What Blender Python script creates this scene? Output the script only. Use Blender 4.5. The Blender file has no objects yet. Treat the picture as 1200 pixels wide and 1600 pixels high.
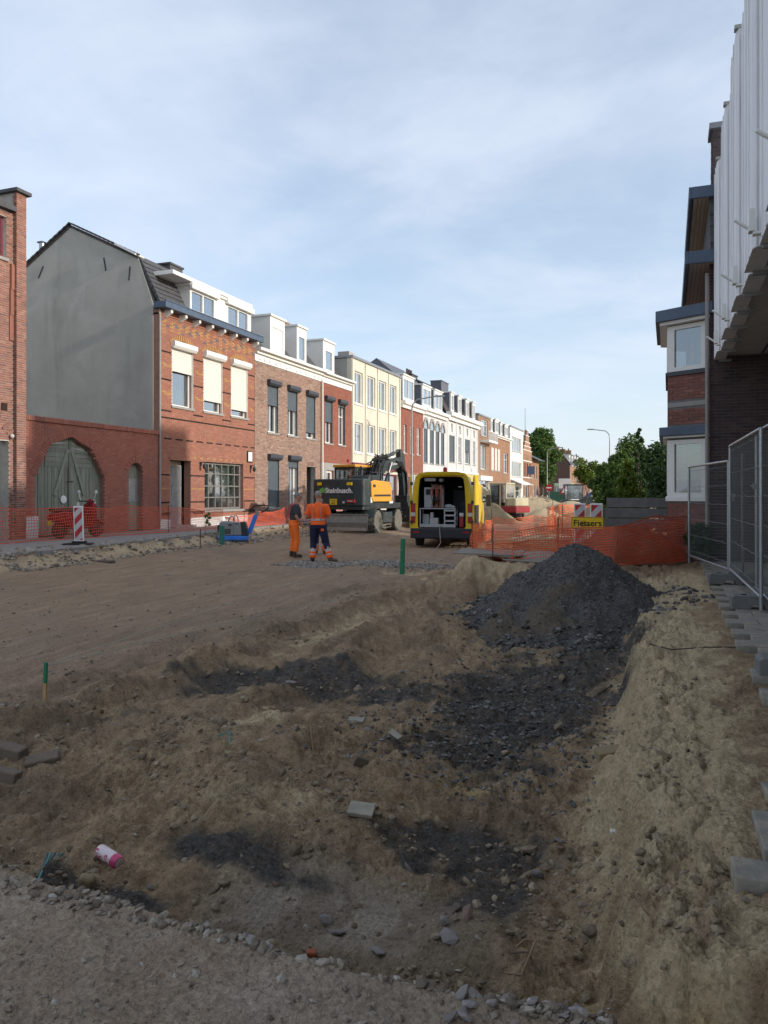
import bpy, bmesh, math, random
import numpy as np
from mathutils import Vector, Matrix
R = math.radians
random.seed(11)
scene = bpy.context.scene
COL = scene.collection

# ---------------------------------------------------------------- camera
CAMZ = 1.3                      # above the pavement level z = 0; street direction is +Y
YAW = R(20.3)
cd = bpy.data.cameras.new('camera')
cam = bpy.data.objects.new('camera', cd); COL.objects.link(cam)
cam.location = (0, 0, CAMZ); cam.rotation_euler = (R(90), 0, YAW)
cd.sensor_fit = 'VERTICAL'; cd.sensor_height = 36; cd.lens = 27.0
cd.shift_y = -0.01875; cd.clip_start = 0.05; cd.clip_end = 6000
scene.camera = cam

# ---------------------------------------------------------------- sky and sun
SUN_EL, SUN_AZ = R(18), R(92.5)   # azimuth clockwise from +Y
world = bpy.data.worlds.new('World'); scene.world = world; world.use_nodes = True
wn, wl = world.node_tree.nodes, world.node_tree.links
wn.clear()
def wnode(t, **k):
    n = wn.new(t)
    for a, b in k.items(): setattr(n, a, b)
    return n
def wmath(op, a, b=None):
    n = wnode('ShaderNodeMath', operation=op)
    for i, x in enumerate((a, b)):
        if x is None: continue
        if isinstance(x, (int, float)): n.inputs[i].default_value = x
        else: wl.new(x, n.inputs[i])
    return n.outputs[0]
sky = wnode('ShaderNodeTexSky', sky_type='NISHITA', sun_disc=False)
sky.sun_elevation = SUN_EL; sky.sun_rotation = SUN_AZ; sky.dust_density = 1.2; sky.air_density = 1.0; sky.ozone_density = 1.6
tc = wnode('ShaderNodeTexCoord'); sep = wnode('ShaderNodeSeparateXYZ'); wl.new(tc.outputs['Generated'], sep.inputs[0])
zz = wmath('ADD', wmath('MAXIMUM', sep.outputs[2], 0.0), 0.16)
cmb = wnode('ShaderNodeCombineXYZ')
wl.new(wmath('DIVIDE', sep.outputs[0], zz), cmb.inputs[0]); wl.new(wmath('DIVIDE', sep.outputs[1], zz), cmb.inputs[1])
def wnoise(scale, detail, rough, dist, rot, sc):
    mp = wnode('ShaderNodeMapping'); wl.new(cmb.outputs[0], mp.inputs[0])
    mp.inputs['Rotation'].default_value = (0, 0, rot); mp.inputs['Scale'].default_value = sc
    n = wnode('ShaderNodeTexNoise'); wl.new(mp.outputs[0], n.inputs['Vector'])
    n.inputs['Scale'].default_value = scale; n.inputs['Detail'].default_value = detail
    n.inputs['Roughness'].default_value = rough; n.inputs['Distortion'].default_value = dist
    return n.outputs[0]
def wramp(x, a, b):
    n = wnode('ShaderNodeMapRange', interpolation_type='SMOOTHSTEP'); wl.new(x, n.inputs[0])
    n.inputs[1].default_value = a; n.inputs[2].default_value = b
    return n.outputs[0]
c1 = wramp(wnoise(0.75, 9, .58, .4, R(20), (1, 1.15, 1)), .34, .66)          # broad veil
c2 = wramp(wnoise(2.0, 7, .55, .4, R(-35), (.9, 1.15, 1)), .34, .76)         # mottled patches
cf = wmath('ADD', wmath('MULTIPLY', c1, .55), wmath('MULTIPLY', c2, .45))
cf = wmath('ADD', wmath('MULTIPLY', cf, .60), .32)
mix = wnode('ShaderNodeMixRGB'); wl.new(cf, mix.inputs[0]); wl.new(sky.outputs[0], mix.inputs[1])
mix.inputs[2].default_value = (3.6, 3.98, 4.6, 1)
bg = wnode('ShaderNodeBackground'); bg.inputs[1].default_value = 0.106
wl.new(mix.outputs[0], bg.inputs[0])
wo = wnode('ShaderNodeOutputWorld'); wl.new(bg.outputs[0], wo.inputs[0])

sl = bpy.data.lights.new('sun', 'SUN'); sl.energy = 1.75; sl.angle = R(1.2); sl.color = (1.0, .925, .83)
sun = bpy.data.objects.new('sun', sl); COL.objects.link(sun)
sd = Vector((math.sin(SUN_AZ)*math.cos(SUN_EL), math.cos(SUN_AZ)*math.cos(SUN_EL), math.sin(SUN_EL)))
sun.rotation_euler = (-sd).to_track_quat('-Z', 'Y').to_euler(); sun.location = (20, 0, 30)
vs = scene.view_settings
scene.display_settings.display_device = 'sRGB'
vs.view_transform = 'Standard'; vs.look = 'None'; vs.exposure = 1.1; vs.gamma = 1; vs.use_curve_mapping = False
scene.cycles.use_denoising = True
scene.cycles.max_bounces = 6; scene.cycles.transparent_max_bounces = 12

# ---------------------------------------------------------------- helpers
def gp(u, v, z=0.0):
    """place on the ground of height z that the photograph shows at (u, v)"""
    d = (CAMZ - z)*1200.0/(v - 770.0); t = (u - 600)/1200.0
    return (d*(-.347 + .938*t), d*(.938 + .347*t), z)
def fy(u, X=-17.0):
    t = (u - 600)/1200.0
    return X*(.938 + .347*t)/(-.347 + .938*t)

def tag(o, label=None, cat=None, group=None, kind=None):
    if label: o['label'] = label
    if cat: o['category'] = cat
    if group: o['group'] = group
    if kind: o['kind'] = kind
    return o
def thing(name, label, cat, loc=(0, 0, 0), rz=0, group=None):
    o = bpy.data.objects.new(name, None); COL.objects.link(o)
    o.location = loc; o.rotation_euler = (0, 0, rz); o.empty_display_size = .2
    return tag(o, label, cat, group)
def wloc(o):
    v = Vector((0, 0, 0))
    while o is not None:
        v += Vector(o.location); o = o.parent
    return v
def copy_tree(o, parent=None):
    c = o.copy(); COL.objects.link(c)
    if parent: c.parent = parent
    for ch in list(o.children): copy_tree(ch, c)
    return c

class Fr:
    """a wall plane: s runs along d, z up, depth along the outward normal n"""
    def __init__(s, o, d, n): s.o = Vector(o); s.d = Vector(d).normalized(); s.n = Vector(n).normalized()
    def p(s, a, z, dep=0): 
        q = s.o + s.d*a + s.n*dep
        return (q.x, q.y, q.z + z)

BOXF = [(0, 3, 2, 1), (4, 5, 6, 7), (0, 1, 5, 4), (1, 2, 6, 5), (2, 3, 7, 6), (3, 0, 4, 7)]
class MB:
    def __init__(s, xf=None): s.v = []; s.f = []; s.t = []; s.xf = xf
    def add(s, vs, fs, tint=0.5):
        b = len(s.v); s.v.extend(tuple(q) for q in vs); s.f.extend(tuple(i + b for i in f) for f in fs); s.t.extend([tint]*len(vs))
        return s
    def hexa(s, c, tint=.5): return s.add(c, BOXF, tint)
    def box(s, x0, x1, y0, y1, z0, z1, tint=.5):
        return s.hexa([(x0, y0, z0), (x1, y0, z0), (x1, y1, z0), (x0, y1, z0), (x0, y0, z1), (x1, y0, z1), (x1, y1, z1), (x0, y1, z1)], tint)
    def obox(s, c, size, m, tint=.5):
        c = Vector(c); hx, hy, hz = [k/2 for k in size]
        return s.hexa([c + m @ Vector(q) for q in ((-hx, -hy, -hz), (hx, -hy, -hz), (hx, hy, -hz), (-hx, hy, -hz), (-hx, -hy, hz), (hx, -hy, hz), (hx, hy, hz), (-hx, hy, hz))], tint)
    def bar(s, p, q, w, h, up=(0, 0, 1)):
        p = Vector(p); q = Vector(q); y = (q - p); L = y.length; y = y.normalized(); up = Vector(up)
        if abs(y.dot(up)) > .98: up = Vector((1, 0, 0))
        x = y.cross(up).normalized(); z = x.cross(y)
        return s.obox((p + q)/2, (w, L, h), Matrix((x, y, z)).transposed())
    def fbox(s, F, s0, s1, z0, z1, d0, d1, tint=.5):
        return s.hexa([F.p(s0, z0, d0), F.p(s1, z0, d0), F.p(s1, z0, d1), F.p(s0, z0, d1), F.p(s0, z1, d0), F.p(s1, z1, d0), F.p(s1, z1, d1), F.p(s0, z1, d1)], tint)
    def prism(s, poly, ext, tint=.5):
        n = len(poly); e = Vector(ext); a = [Vector(p) for p in poly]
        return s.add(a + [p + e for p in a], [tuple(range(n))[::-1], tuple(range(n, 2*n))] + [(i, (i+1) % n, n + (i+1) % n, n + i) for i in range(n)], tint)
    def tube(s, pts, r, n=8, caps=True, flat=1.0):
        pts = [Vector(p) for p in pts]; k = len(pts)
        rr = r if isinstance(r, (list, tuple)) else [r]*k
        vs = []; prev = None
        for i, p in enumerate(pts):
            t = (pts[min(i+1, k-1)] - pts[max(i-1, 0)])
            t = t.normalized() if t.length > 1e-9 else Vector((0, 0, 1))
            if prev is None:
                x = t.cross(Vector((0, 0, 1)) if abs(t.z) < .9 else Vector((1, 0, 0))).normalized()
            else:
                x = (prev - t*prev.dot(t)).normalized()
            prev = x; y = t.cross(x)
            for j in range(n):
                a = 2*math.pi*j/n
                vs.append(p + (x*math.cos(a) + y*math.sin(a)*flat)*rr[i])
        fs = [(i*n + j, i*n + (j+1) % n, (i+1)*n + (j+1) % n, (i+1)*n + j) for i in range(k-1) for j in range(n)]
        if caps: fs += [tuple(range(n))[::-1], tuple(range((k-1)*n, k*n))]
        return s.add(vs, fs)
    def cyl(s, p, q, r0, r1=None, n=12): return s.tube([p, q], [r0, r0 if r1 is None else r1], n)
    def lathe(s, prof, c, axis='z', n=16):
        c = Vector(c); vs = []
        for r, h in prof:
            for j in range(n):
                a = 2*math.pi*j/n; x, y = r*math.cos(a), r*math.sin(a)
                vs.append(c + (Vector((x, y, h)) if axis == 'z' else Vector((h, x, y)) if axis == 'x' else Vector((y, h, x))))
        k = len(prof)
        fs = [(i*n + j, i*n + (j+1) % n, (i+1)*n + (j+1) % n, (i+1)*n + j) for i in range(k-1) for j in range(n)]
        fs += [tuple(range(n))[::-1], tuple(range((k-1)*n, k*n))]
        return s.add(vs, fs)
    def ell(s, c, r, n=10, m=None, k=7):
        c = Vector(c); vs = []; m = m or Matrix.Identity(3)
        for i in range(1, k):
            ph = math.pi*i/k
            for j in range(n):
                a = 2*math.pi*j/n
                vs.append(c + m @ Vector((r[0]*math.sin(ph)*math.cos(a), r[1]*math.sin(ph)*math.sin(a), r[2]*math.cos(ph))))
        vs += [c + m @ Vector((0, 0, r[2])), c + m @ Vector((0, 0, -r[2]))]
        T = (k-1)*n
        fs = [(i*n + j, (i+1)*n + j, (i+1)*n + (j+1) % n, i*n + (j+1) % n) for i in range(k-2) for j in range(n)]
        fs += [(T, j, (j+1) % n) for j in range(n)] + [(T+1, (k-2)*n + (j+1) % n, (k-2)*n + j) for j in range(n)]
        return s.add(vs, fs)
    def build(s, name, mat, parent=None, smooth=False, bevel=0, local=False, tint=False, remesh=0, fix=True, seg=2):
        me = bpy.data.meshes.new(name)
        vs = s.v
        if s.xf is not None: vs = [tuple(s.xf @ Vector(q)) for q in vs]
        if parent is not None and not local:
            w = wloc(parent); vs = [(a - w.x, b - w.y, c - w.z) for a, b, c in vs]
        me.from_pydata(vs, [], s.f)
        if fix and len(s.f) < 12000:
            bm = bmesh.new(); bm.from_mesh(me); bmesh.ops.recalc_face_normals(bm, faces=bm.faces); bm.to_mesh(me); bm.free()
        if tint:
            at = me.attributes.new('tint', 'FLOAT', 'POINT'); at.data.foreach_set('value', s.t)
        me.materials.append(M[mat] if isinstance(mat, str) else mat)
        if smooth:
            me.polygons.foreach_set('use_smooth', [True]*len(me.polygons)); me.set_sharp_from_angle(angle=R(42))
        o = bpy.data.objects.new(name, me); COL.objects.link(o)
        if parent is not None: o.parent = parent
        if remesh:
            m = o.modifiers.new('remesh', 'REMESH'); m.mode = 'VOXEL'; m.voxel_size = remesh; m.use_smooth_shade = True
            m2 = o.modifiers.new('smooth', 'SMOOTH'); m2.iterations = 3; m2.factor = .5
        if bevel:
            m = o.modifiers.new('bevel', 'BEVEL'); m.width = bevel; m.segments = seg; m.limit_method = 'ANGLE'; m.angle_limit = R(40)
        return o

# ---------------------------------------------------------------- materials
M = {}
class NT:
    def __init__(s, name):
        s.m = bpy.data.materials.new(name); s.m.use_nodes = True
        s.n = s.m.node_tree.nodes; s.l = s.m.node_tree.links
        s.b = s.n['Principled BSDF']; s.out = s.n['Material Output']
    def new(s, t, **k):
        x = s.n.new(t)
        for a, b in k.items(): setattr(x, a, b)
        return x
    def put(s, v, sock):
        if isinstance(v, (int, float)): sock.default_value = v
        elif isinstance(v, tuple): sock.default_value = v if len(v) == 4 or sock.type == 'VECTOR' else (*v, 1)
        else: s.l.new(v, sock)
    def coord(s, scale=(1, 1, 1)):
        if not hasattr(s, '_tc'): s._tc = s.new('ShaderNodeTexCoord')
        m = s.new('ShaderNodeMapping'); s.l.new(s._tc.outputs['Object'], m.inputs[0]); m.inputs['Scale'].default_value = scale
        return m.outputs[0]
    def noise(s, sc, det=4, ro=.55, dist=0, scale=(1, 1, 1)):
        x = s.new('ShaderNodeTexNoise'); s.l.new(s.coord(scale), x.inputs['Vector'])
        x.inputs['Scale'].default_value = sc; x.inputs['Detail'].default_value = det; x.inputs['Roughness'].default_value = ro; x.inputs['Distortion'].default_value = dist
        return x.outputs[0]
    def ramp(s, f, *stops):
        x = s.new('ShaderNodeValToRGB'); s.put(f, x.inputs[0]); e = x.color_ramp.elements
        while len(e) < len(stops): e.new(.5)
        for q, (p, c) in zip(e, stops):
            q.position = p; q.color = (*c, 1) if len(c) == 3 else c
        return x.outputs[0]
    def rng(s, f, a, b, c=0, d=1):
        x = s.new('ShaderNodeMapRange', interpolation_type='SMOOTHSTEP'); s.put(f, x.inputs[0])
        for i, q in enumerate((a, b, c, d)): x.inputs[i+1].default_value = q
        return x.outputs[0]
    def mix(s, f, a, b, blend='MIX'):
        x = s.new('ShaderNodeMixRGB', blend_type=blend); s.put(f, x.inputs[0]); s.put(a, x.inputs[1]); s.put(b, x.inputs[2]); return x.outputs[0]
    def math(s, op, a, b=0):
        x = s.new('ShaderNodeMath', operation=op); s.put(a, x.inputs[0]); s.put(b, x.inputs[1]); return x.outputs[0]
    def attr(s, name):
        x = s.new('ShaderNodeAttribute'); x.attribute_name = name; return x.outputs['Fac']
    def bump(s, h, st, dist=.02):
        x = s.new('ShaderNodeBump'); s.put(h, x.inputs['Height']); x.inputs['Strength'].default_value = st; x.inputs['Distance'].default_value = dist
        s.l.new(x.outputs[0], s.b.inputs['Normal'])
    def done(s, col=None, rough=None, metal=None, key=None):
        if col is not None: s.put(col, s.b.inputs['Base Color'])
        if rough is not None: s.put(rough, s.b.inputs['Roughness'])
        if metal is not None: s.put(metal, s.b.inputs['Metallic'])
        M[s.m.name] = s.m
        return s.m
def mul(c, k): return tuple(min(1, x*k) for x in c)
def simple(name, c, rough=.6, metal=0, var=.14, sc=6, bump=0, dirt=None, dk=.5, spec=.4, bsc=40):
    t = NT(name); n1 = t.noise(sc, 5)
    col = t.ramp(n1, (.3, mul(c, 1 - var)), (.7, mul(c, 1 + var)))
    if dirt is not None:
        col = t.mix(t.rng(t.noise(sc*.35 + .6, 7, .65, .6), .48, .72, 0, dk), col, dirt)
    t.b.inputs['Specular IOR Level'].default_value = spec
    if bump: t.bump(t.noise(bsc, 4), bump, .01)
    r = t.rng(t.noise(sc*1.7, 4), .3, .7, max(0, rough - .08), min(1, rough + .08))
    return t.done(col, r, metal)
def brickmat(name, cols, dirt=(.10, .08, .075), dk=.45, glow=1.0):
    t = NT(name); oi = t.new('ShaderNodeObjectInfo')
    f = t.math('FRACT', t.math('ADD', t.attr('tint'), oi.outputs['Random']))
    n = len(cols)
    col = t.ramp(f, *[(i/(n-1), c) for i, c in enumerate(cols)])
    col = t.mix(t.rng(t.noise(.5, 6, .6, .4), .42, .75, 0, dk), col, dirt)
    col = t.mix(.25, col, t.ramp(t.noise(60, 3), (.3, (.25, .25, .25)), (.7, (.75, .75, .75))), 'OVERLAY')
    t.bump(t.noise(90, 3), .35, .006)
    t.b.inputs['Specular IOR Level'].default_value = .25
    return t.done(col, .85)

simple('mortar', (.42, .385, .34), .95, bump=.3)
simple('mortar_dark', (.17, .155, .145), .95, bump=.3)
simple('mortar_red', (.30, .16, .12), .95, bump=.3)
brickmat('brick_tower', [(.16, .08, .065), (.30, .13, .09), (.24, .105, .08), (.34, .17, .12), (.2, .105, .09)])
brickmat('brick_gate', [(.30, .105, .075), (.37, .135, .095), (.33, .12, .085), (.40, .165, .12)], dk=.5)
brickmat('brick_red', [(.29, .12, .08), (.35, .15, .10), (.31, .135, .09), (.37, .175, .12)], dk=.25)
brickmat('brick_brown', [(.17, .105, .085), (.30, .185, .14), (.26, .15, .11), (.36, .25, .19), (.24, .125, .09)], dk=.25)
brickmat('brick_deep', [(.25, .085, .058), (.31, .115, .078), (.22, .08, .058)], dk=.25)
brickmat('brick_dark', [(.05, .037, .04), (.085, .058, .056), (.065, .048, .052), (.11, .07, .064)], dirt=(.07, .06, .06), dk=.3)
brickmat('brick_bay', [(.17, .075, .06), (.25, .105, .08), (.20, .085, .068), (.30, .135, .105)], dk=.35)
brickmat('brick_ochre', [(.30, .17, .10), (.36, .21, .13), (.27, .15, .095)], dk=.25)
brickmat('glazed_dark', [(.02, .012, .010), (.035, .02, .016)], dk=.1)
brickmat('glazed_yellow', [(.40, .22, .08), (.45, .26, .10)], dk=.3)
brickmat('glazed_blue', [(.10, .10, .13), (.16, .15, .18)], dk=.25)
t = NT('render_grey')
n1 = t.noise(.7, 6, .6); c = t.ramp(n1, (.3, (.36, .343, .30)), (.7, (.455, .438, .388)))
c = t.mix(t.rng(t.noise(1.2, 6, .65, .3, (1, 2.2, .18)), .50, .72, 0, .5), c, (.26, .246, .208))
c = t.mix(t.rng(t.noise(.45, 5, .6, .6), .53, .66, 0, .55), c, (.50, .48, .43))
c = t.mix(t.rng(t.noise(30, 3, .7), .66, .76, 0, .5), c, (.13, .125, .11))
t.bump(t.noise(14, 6, .7), .35, .02); t.done(c, .92)
simple('render_cream', (.60, .57, .47), .85, var=.05, sc=1.5, bump=.1, dirt=(.42, .38, .29), dk=.35)
simple('render_white', (.70, .70, .67), .85, var=.05, sc=1.5, bump=.1, dirt=(.5, .5, .47), dk=.35)
simple('render_pale', (.55, .56, .56), .85, var=.05, sc=1.5, bump=.1, dirt=(.4, .4, .4), dk=.35)
simple('render_side', (.36, .35, .33), .9, var=.08, sc=1, dirt=(.26, .25, .23), dk=.4)
simple('white_paint', (.74, .73, .69), .55, var=.03, sc=3, dirt=(.5, .48, .43), dk=.25)
simple('white_trim', (.76, .75, .71), .5, var=.03, sc=3, dirt=(.55, .53, .48), dk=.3)
simple('plinth_white', (.66, .65, .62), .8, var=.05, sc=3, dirt=(.3, .25, .21), dk=.5)
simple('stone_pale', (.30, .27, .215), .9, var=.2, sc=14, bump=.5, dirt=(.28, .22, .14), dk=.8)
simple('stone_grey', (.30, .29, .27), .85, var=.1, sc=5, bump=.2)
simple('shutter_cream', (.66, .635, .58), .6, var=.03, sc=2)
simple('shutter_grey', (.085, .105, .12), .5, var=.08, sc=2)
simple('box_grey', (.045, .05, .062), .45, var=.08)
simple('blue_fascia', (.075, .105, .155), .5, var=.12, sc=3)
simple('slate', (.075, .075, .08), .75, var=.3, sc=9, bump=.2)
simple('slate_blue', (.12, .13, .155), .75, var=.15, sc=4, bump=.2)
simple('tile_dark', (.06, .052, .05), .8, var=.3, sc=7, bump=.3)
simple('tile_brown', (.17, .10, .075), .8, var=.3, sc=7, bump=.3)
simple('lead', (.20, .21, .225), .5, var=.1, sc=4)
simple('zinc', (.30, .31, .32), .4, .6, var=.1, sc=4)
simple('galvanised', (.36, .38, .40), .38, .8, var=.14, sc=14)
simple('unlit_interior', (.045, .045, .05), .9, var=.3, sc=.8)  # near-black: the shade of unlit interiors put into the colour
simple('curtain', (.42, .42, .40), .9, var=.1, sc=8)
simple('concrete', (.27, .265, .25), .9, var=.15, sc=9, bump=.4, dirt=(.16, .15, .14), dk=.4)
simple('concrete_foot', (.155, .155, .15), .9, var=.15, sc=9, bump=.4, dirt=(.22, .20, .17), dk=.5)
simple('paver', (.235, .218, .185), .92, var=.2, sc=11, bump=.6, dirt=(.38, .31, .21), dk=.9)
simple('pavement', (.25, .235, .215), .92, var=.1, sc=6, bump=.3, dirt=(.22, .175, .13), dk=.6)
simple('black_rubber', (.022, .022, .023), .85, var=.25, sc=10, bump=.2)
simple('tyre', (.035, .033, .03), .9, var=.3, sc=8, bump=.3, dirt=(.22, .20, .16), dk=.6)
simple('tyre_dusty', (.15, .142, .118), .95, var=.25, sc=6, bump=.3, dirt=(.07, .065, .06), dk=.5)
simple('dark_metal', (.035, .04, .042), .5, .3, var=.2, sc=8, dirt=(.15, .13, .11), dk=.3)
simple('machine_dark', (.030, .042, .045), .42, var=.12, sc=4, dirt=(.15, .14, .115), dk=.5)
simple('machine_orange', (.68, .32, .035), .45, var=.08, sc=4, dirt=(.36, .23, .09), dk=.45)
simple('blade_steel', (.22, .205, .18), .5, .5, var=.15, sc=5, dirt=(.28, .25, .2), dk=.5)
simple('steel_bare', (.42, .40, .37), .35, .8, var=.15, sc=6)
simple('van_yellow', (.74, .51, .015), .35, var=.06, sc=2, dirt=(.42, .33, .12), dk=.5)
simple('root_brown', (.24, .165, .10), .9, var=.2)
simple('van_inner', (.028, .032, .045), .7, var=.2)
simple('van_bumper', (.022, .026, .033), .6, var=.15)
simple('equip_grey', (.40, .41, .41), .5, var=.08)
simple('equip_alu', (.38, .39, .41), .4, .5, var=.1)
simple('red_plastic', (.35, .025, .03), .4, var=.1)
simple('lamp_red', (.33, .02, .025), .2, var=.1)
simple('lamp_clear', (.55, .53, .5), .2, var=.1)
simple('plate_yellow', (.70, .47, .03), .5, var=.05)
simple('sign_yellow', (.80, .52, .01), .5, var=.04, dirt=(.5, .36, .06), dk=.25)
simple('sign_red', (.42, .02, .03), .5, var=.06, dirt=(.3, .1, .08), dk=.2)
simple('sign_white', (.74, .74, .73), .5, var=.03, dirt=(.5, .48, .43), dk=.35)
simple('sign_blue', (.09, .13, .22), .5, var=.05)
simple('sign_black', (.012, .012, .012), .6, var=.1)
simple('blue_paint', (.03, .20, .72), .42, var=.06, sc=4, dirt=(.16, .17, .2), dk=.3)
simple('grey_plastic', (.24, .25, .26), .5, var=.06, sc=5, dirt=(.3, .26, .2), dk=.4)
simple('wire_dark', (.16, .17, .175), .5, .4, var=.1)
simple('cable_grey', (.25, .235, .2), .7)
simple('green_pipe', (.025, .17, .12), .5, var=.12, sc=5, dirt=(.2, .2, .14), dk=.4)
simple('green_stake', (.01, .16, .075), .55, var=.15, sc=6)
simple('wood_raw', (.42, .27, .13), .8, var=.2, sc=12)
simple('mini_cream', (.50, .45, .30), .45, var=.08, dirt=(.3, .25, .17), dk=.4)
simple('mini_red', (.30, .02, .03), .4, var=.1, dirt=(.25, .12, .09), dk=.3)
simple('net_orange', (.78, .16, .055), .6, var=.1, sc=3)
simple('net_red', (.58, .10, .045), .65, var=.12, sc=3)
simple('string', (.46, .42, .34), .8, var=.1)
simple('wire_green', (.06, .21, .20), .5, var=.2)
simple('skin', (.44, .23, .155), .55, var=.08, sc=9)
simple('hair_grey', (.20, .19, .18), .8, var=.2, sc=40)
simple('hair_short', (.30, .24, .21), .7, var=.1, sc=40)
simple('hi_vis', (1.0, .135, .015), .7, var=.05, sc=7, bump=.2, bsc=25)
simple('hi_vis_trousers', (.95, .18, .02), .75, var=.10, sc=6, bump=.35, bsc=18, dirt=(.45, .17, .06), dk=.4)
simple('shirt_dark', (.045, .05, .055), .85, var=.15, sc=8, bump=.2, bsc=25)
simple('navy', (.012, .016, .05), .8, var=.2, sc=8, bump=.2, bsc=20)
simple('reflective', (.48, .47, .47), .4, var=.1)
simple('boot', (.05, .035, .028), .8, var=.3, sc=9, dirt=(.25, .2, .14), dk=.5)
simple('strap_red', (.50, .13, .12), .7, var=.1)
simple('bark', (.10, .075, .055), .95, var=.3, sc=12, bump=.5)
simple('plywood', (.21, .195, .165), .85, var=.15, sc=5, dirt=(.3, .24, .17), dk=.5)
simple('plank_grey', (.155, .15, .15), .85, var=.2, sc=4, bump=.2)
t = NT('panel_white'); c = t.ramp(t.noise(1.2, 5), (.3, (.72, .725, .74)), (.7, (.80, .80, .81)))
c = t.mix(t.rng(t.noise(2.2, 6, .65, .3, (6, 6, .22)), .50, .72, 0, .55), c, (.47, .465, .46)); c = t.mix(t.rng(t.noise(9, 4, .7), .68, .76, 0, .6), c, (.33, .31, .29)); t.done(c, .55)
simple('frame_grey', (.17, .165, .15), .7)
simple('curtain_grey', (.17, .17, .165), .9, var=.15, sc=8)
simple('soffit', (.50, .49, .46), .8, var=.1, sc=2, dirt=(.4, .39, .36), dk=.4)
simple('can_white', (.68, .58, .58), .35, .2, var=.06, sc=25)
simple('can_pink', (.55, .07, .17), .35, .2, var=.12, sc=40)
simple('green_bin', (.03, .11, .075), .5, var=.1)
simple('lorry_green', (.30, .40, .30), .5, var=.1)
simple('far_white', (.62, .62, .62), .6, var=.05)
simple('scooter_red', (.30, .012, .02), .25, var=.05)
simple('blockwork', (.25, .255, .255), .9, var=.12, sc=5, bump=.3)
simple('metal_sheet', (.34, .345, .34), .45, .5, var=.12, sc=5, dirt=(.3, .25, .2), dk=.3)
simple('brick_bits', (.34, .11, .06), .9, var=.2, sc=20, bump=.4)
simple('maroon', (.16, .03, .045), .5, var=.1)
simple('dusk_blue', (.26, .33, .40), .7, var=.08)

t = NT('wood_green')                                    # weathered green gate boards
g = t.noise(3, 7, .7, .5, (9, 9, .6))
oi = t.new('ShaderNodeObjectInfo')
c = t.ramp(g, (.25, (.10, .115, .085)), (.5, (.235, .25, .195)), (.75, (.36, .36, .29)))
c = t.mix(t.math('MULTIPLY', oi.outputs['Random'], .45), c, (.115, .12, .10))
sp = t.new('ShaderNodeSeparateXYZ'); t.l.new(t._tc.outputs['Object'], sp.inputs[0])
t.bump(g, .4, .01); t.done(c, .85)
t = NT('wood_cladding')
g = t.noise(3, 6, .6, .4, (8, 8, 1)); g2 = t.noise(4, 5, .6, .4, (12, .5, 12))
t.done(t.ramp(g2, (.3, (.36, .29, .22)), (.7, (.52, .44, .35))), .75)
t = NT('glass')                                          # pane: clear with a sky reflection
tr = t.new('ShaderNodeBsdfTransparent'); tr.inputs[0].default_value = (.62, .66, .68, 1)
gl = t.new('ShaderNodeBsdfGlossy'); gl.inputs[0].default_value = (.95, .97, 1, 1); gl.inputs[1].default_value = .03
fn = t.new('ShaderNodeLayerWeight'); fn.inputs[0].default_value = .42
nb = t.new('ShaderNodeBump'); t.l.new(t.noise(1.2, 2), nb.inputs['Height']); nb.inputs['Strength'].default_value = .06; nb.inputs['Distance'].default_value = .05
t.l.new(nb.outputs[0], gl.inputs['Normal'])
ms = t.new('ShaderNodeMixShader'); t.l.new(t.rng(fn.outputs['Facing'], 0, 1, .16, .95), ms.inputs[0]); t.l.new(tr.outputs[0], ms.inputs[1]); t.l.new(gl.outputs[0], ms.inputs[2])
t.l.new(ms.outputs[0], t.out.inputs[0]); M['glass'] = t.m
def leafmat(name, a, b, c):
    t = NT(name); col = t.ramp(t.attr('tint'), (0, a), (.5, b), (1, c))
    t.b.inputs['Specular IOR Level'].default_value = .25
    t.put(col, t.b.inputs['Base Color']); t.b.inputs['Roughness'].default_value = .6
    tl = t.new('ShaderNodeBsdfTranslucent'); t.l.new(t.mix(1, col, (.9, 1, .5), 'MULTIPLY'), tl.inputs[0])
    ms = t.new('ShaderNodeMixShader'); ms.inputs[0].default_value = .25
    t.l.new(t.b.outputs[0], ms.inputs[1]); t.l.new(tl.outputs[0], ms.inputs[2]); t.l.new(ms.outputs[0], t.out.inputs[0])
    M[name] = t.m
leafmat('leaf', (.05, .095, .026), (.09, .16, .042), (.15, .23, .06))
leafmat('leaf_dark', (.03, .062, .028), (.06, .108, .042), (.10, .15, .055))
leafmat('leaf_lime', (.08, .13, .022), (.13, .19, .03), (.19, .25, .045))
# ---------------------------------------------------------------- terrain
_perm = np.random.default_rng(5).permutation(4096)
_grad = np.random.default_rng(6).uniform(0, 2*np.pi, 4096)
def gnoise(x, y):
    xi = np.floor(x).astype(np.int64); yi = np.floor(y).astype(np.int64); xf = x - xi; yf = y - yi
    u = xf*xf*xf*(xf*(xf*6 - 15) + 10); w = yf*yf*yf*(yf*(yf*6 - 15) + 10)
    def g(ix, iy, dx, dy):
        a = _grad[_perm[(_perm[ix & 4095] + iy) & 4095]]
        return np.cos(a)*dx + np.sin(a)*dy
    n00 = g(xi, yi, xf, yf); n10 = g(xi+1, yi, xf-1, yf); n01 = g(xi, yi+1, xf, yf-1); n11 = g(xi+1, yi+1, xf-1, yf-1)
    return ((n00*(1-u) + n10*u)*(1-w) + (n01*(1-u) + n11*u)*w)*1.5
def fbm(x, y, oct=4, gain=.5, billow=False):
    s = 0; a = 1; f = 1
    for i in range(oct):
        n = gnoise(x*f + 17.3*i, y*f - 9.1*i)
        s = s + a*((np.abs(n)*2 - .5) if billow else n); a *= gain; f *= 2.03
    return s
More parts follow.
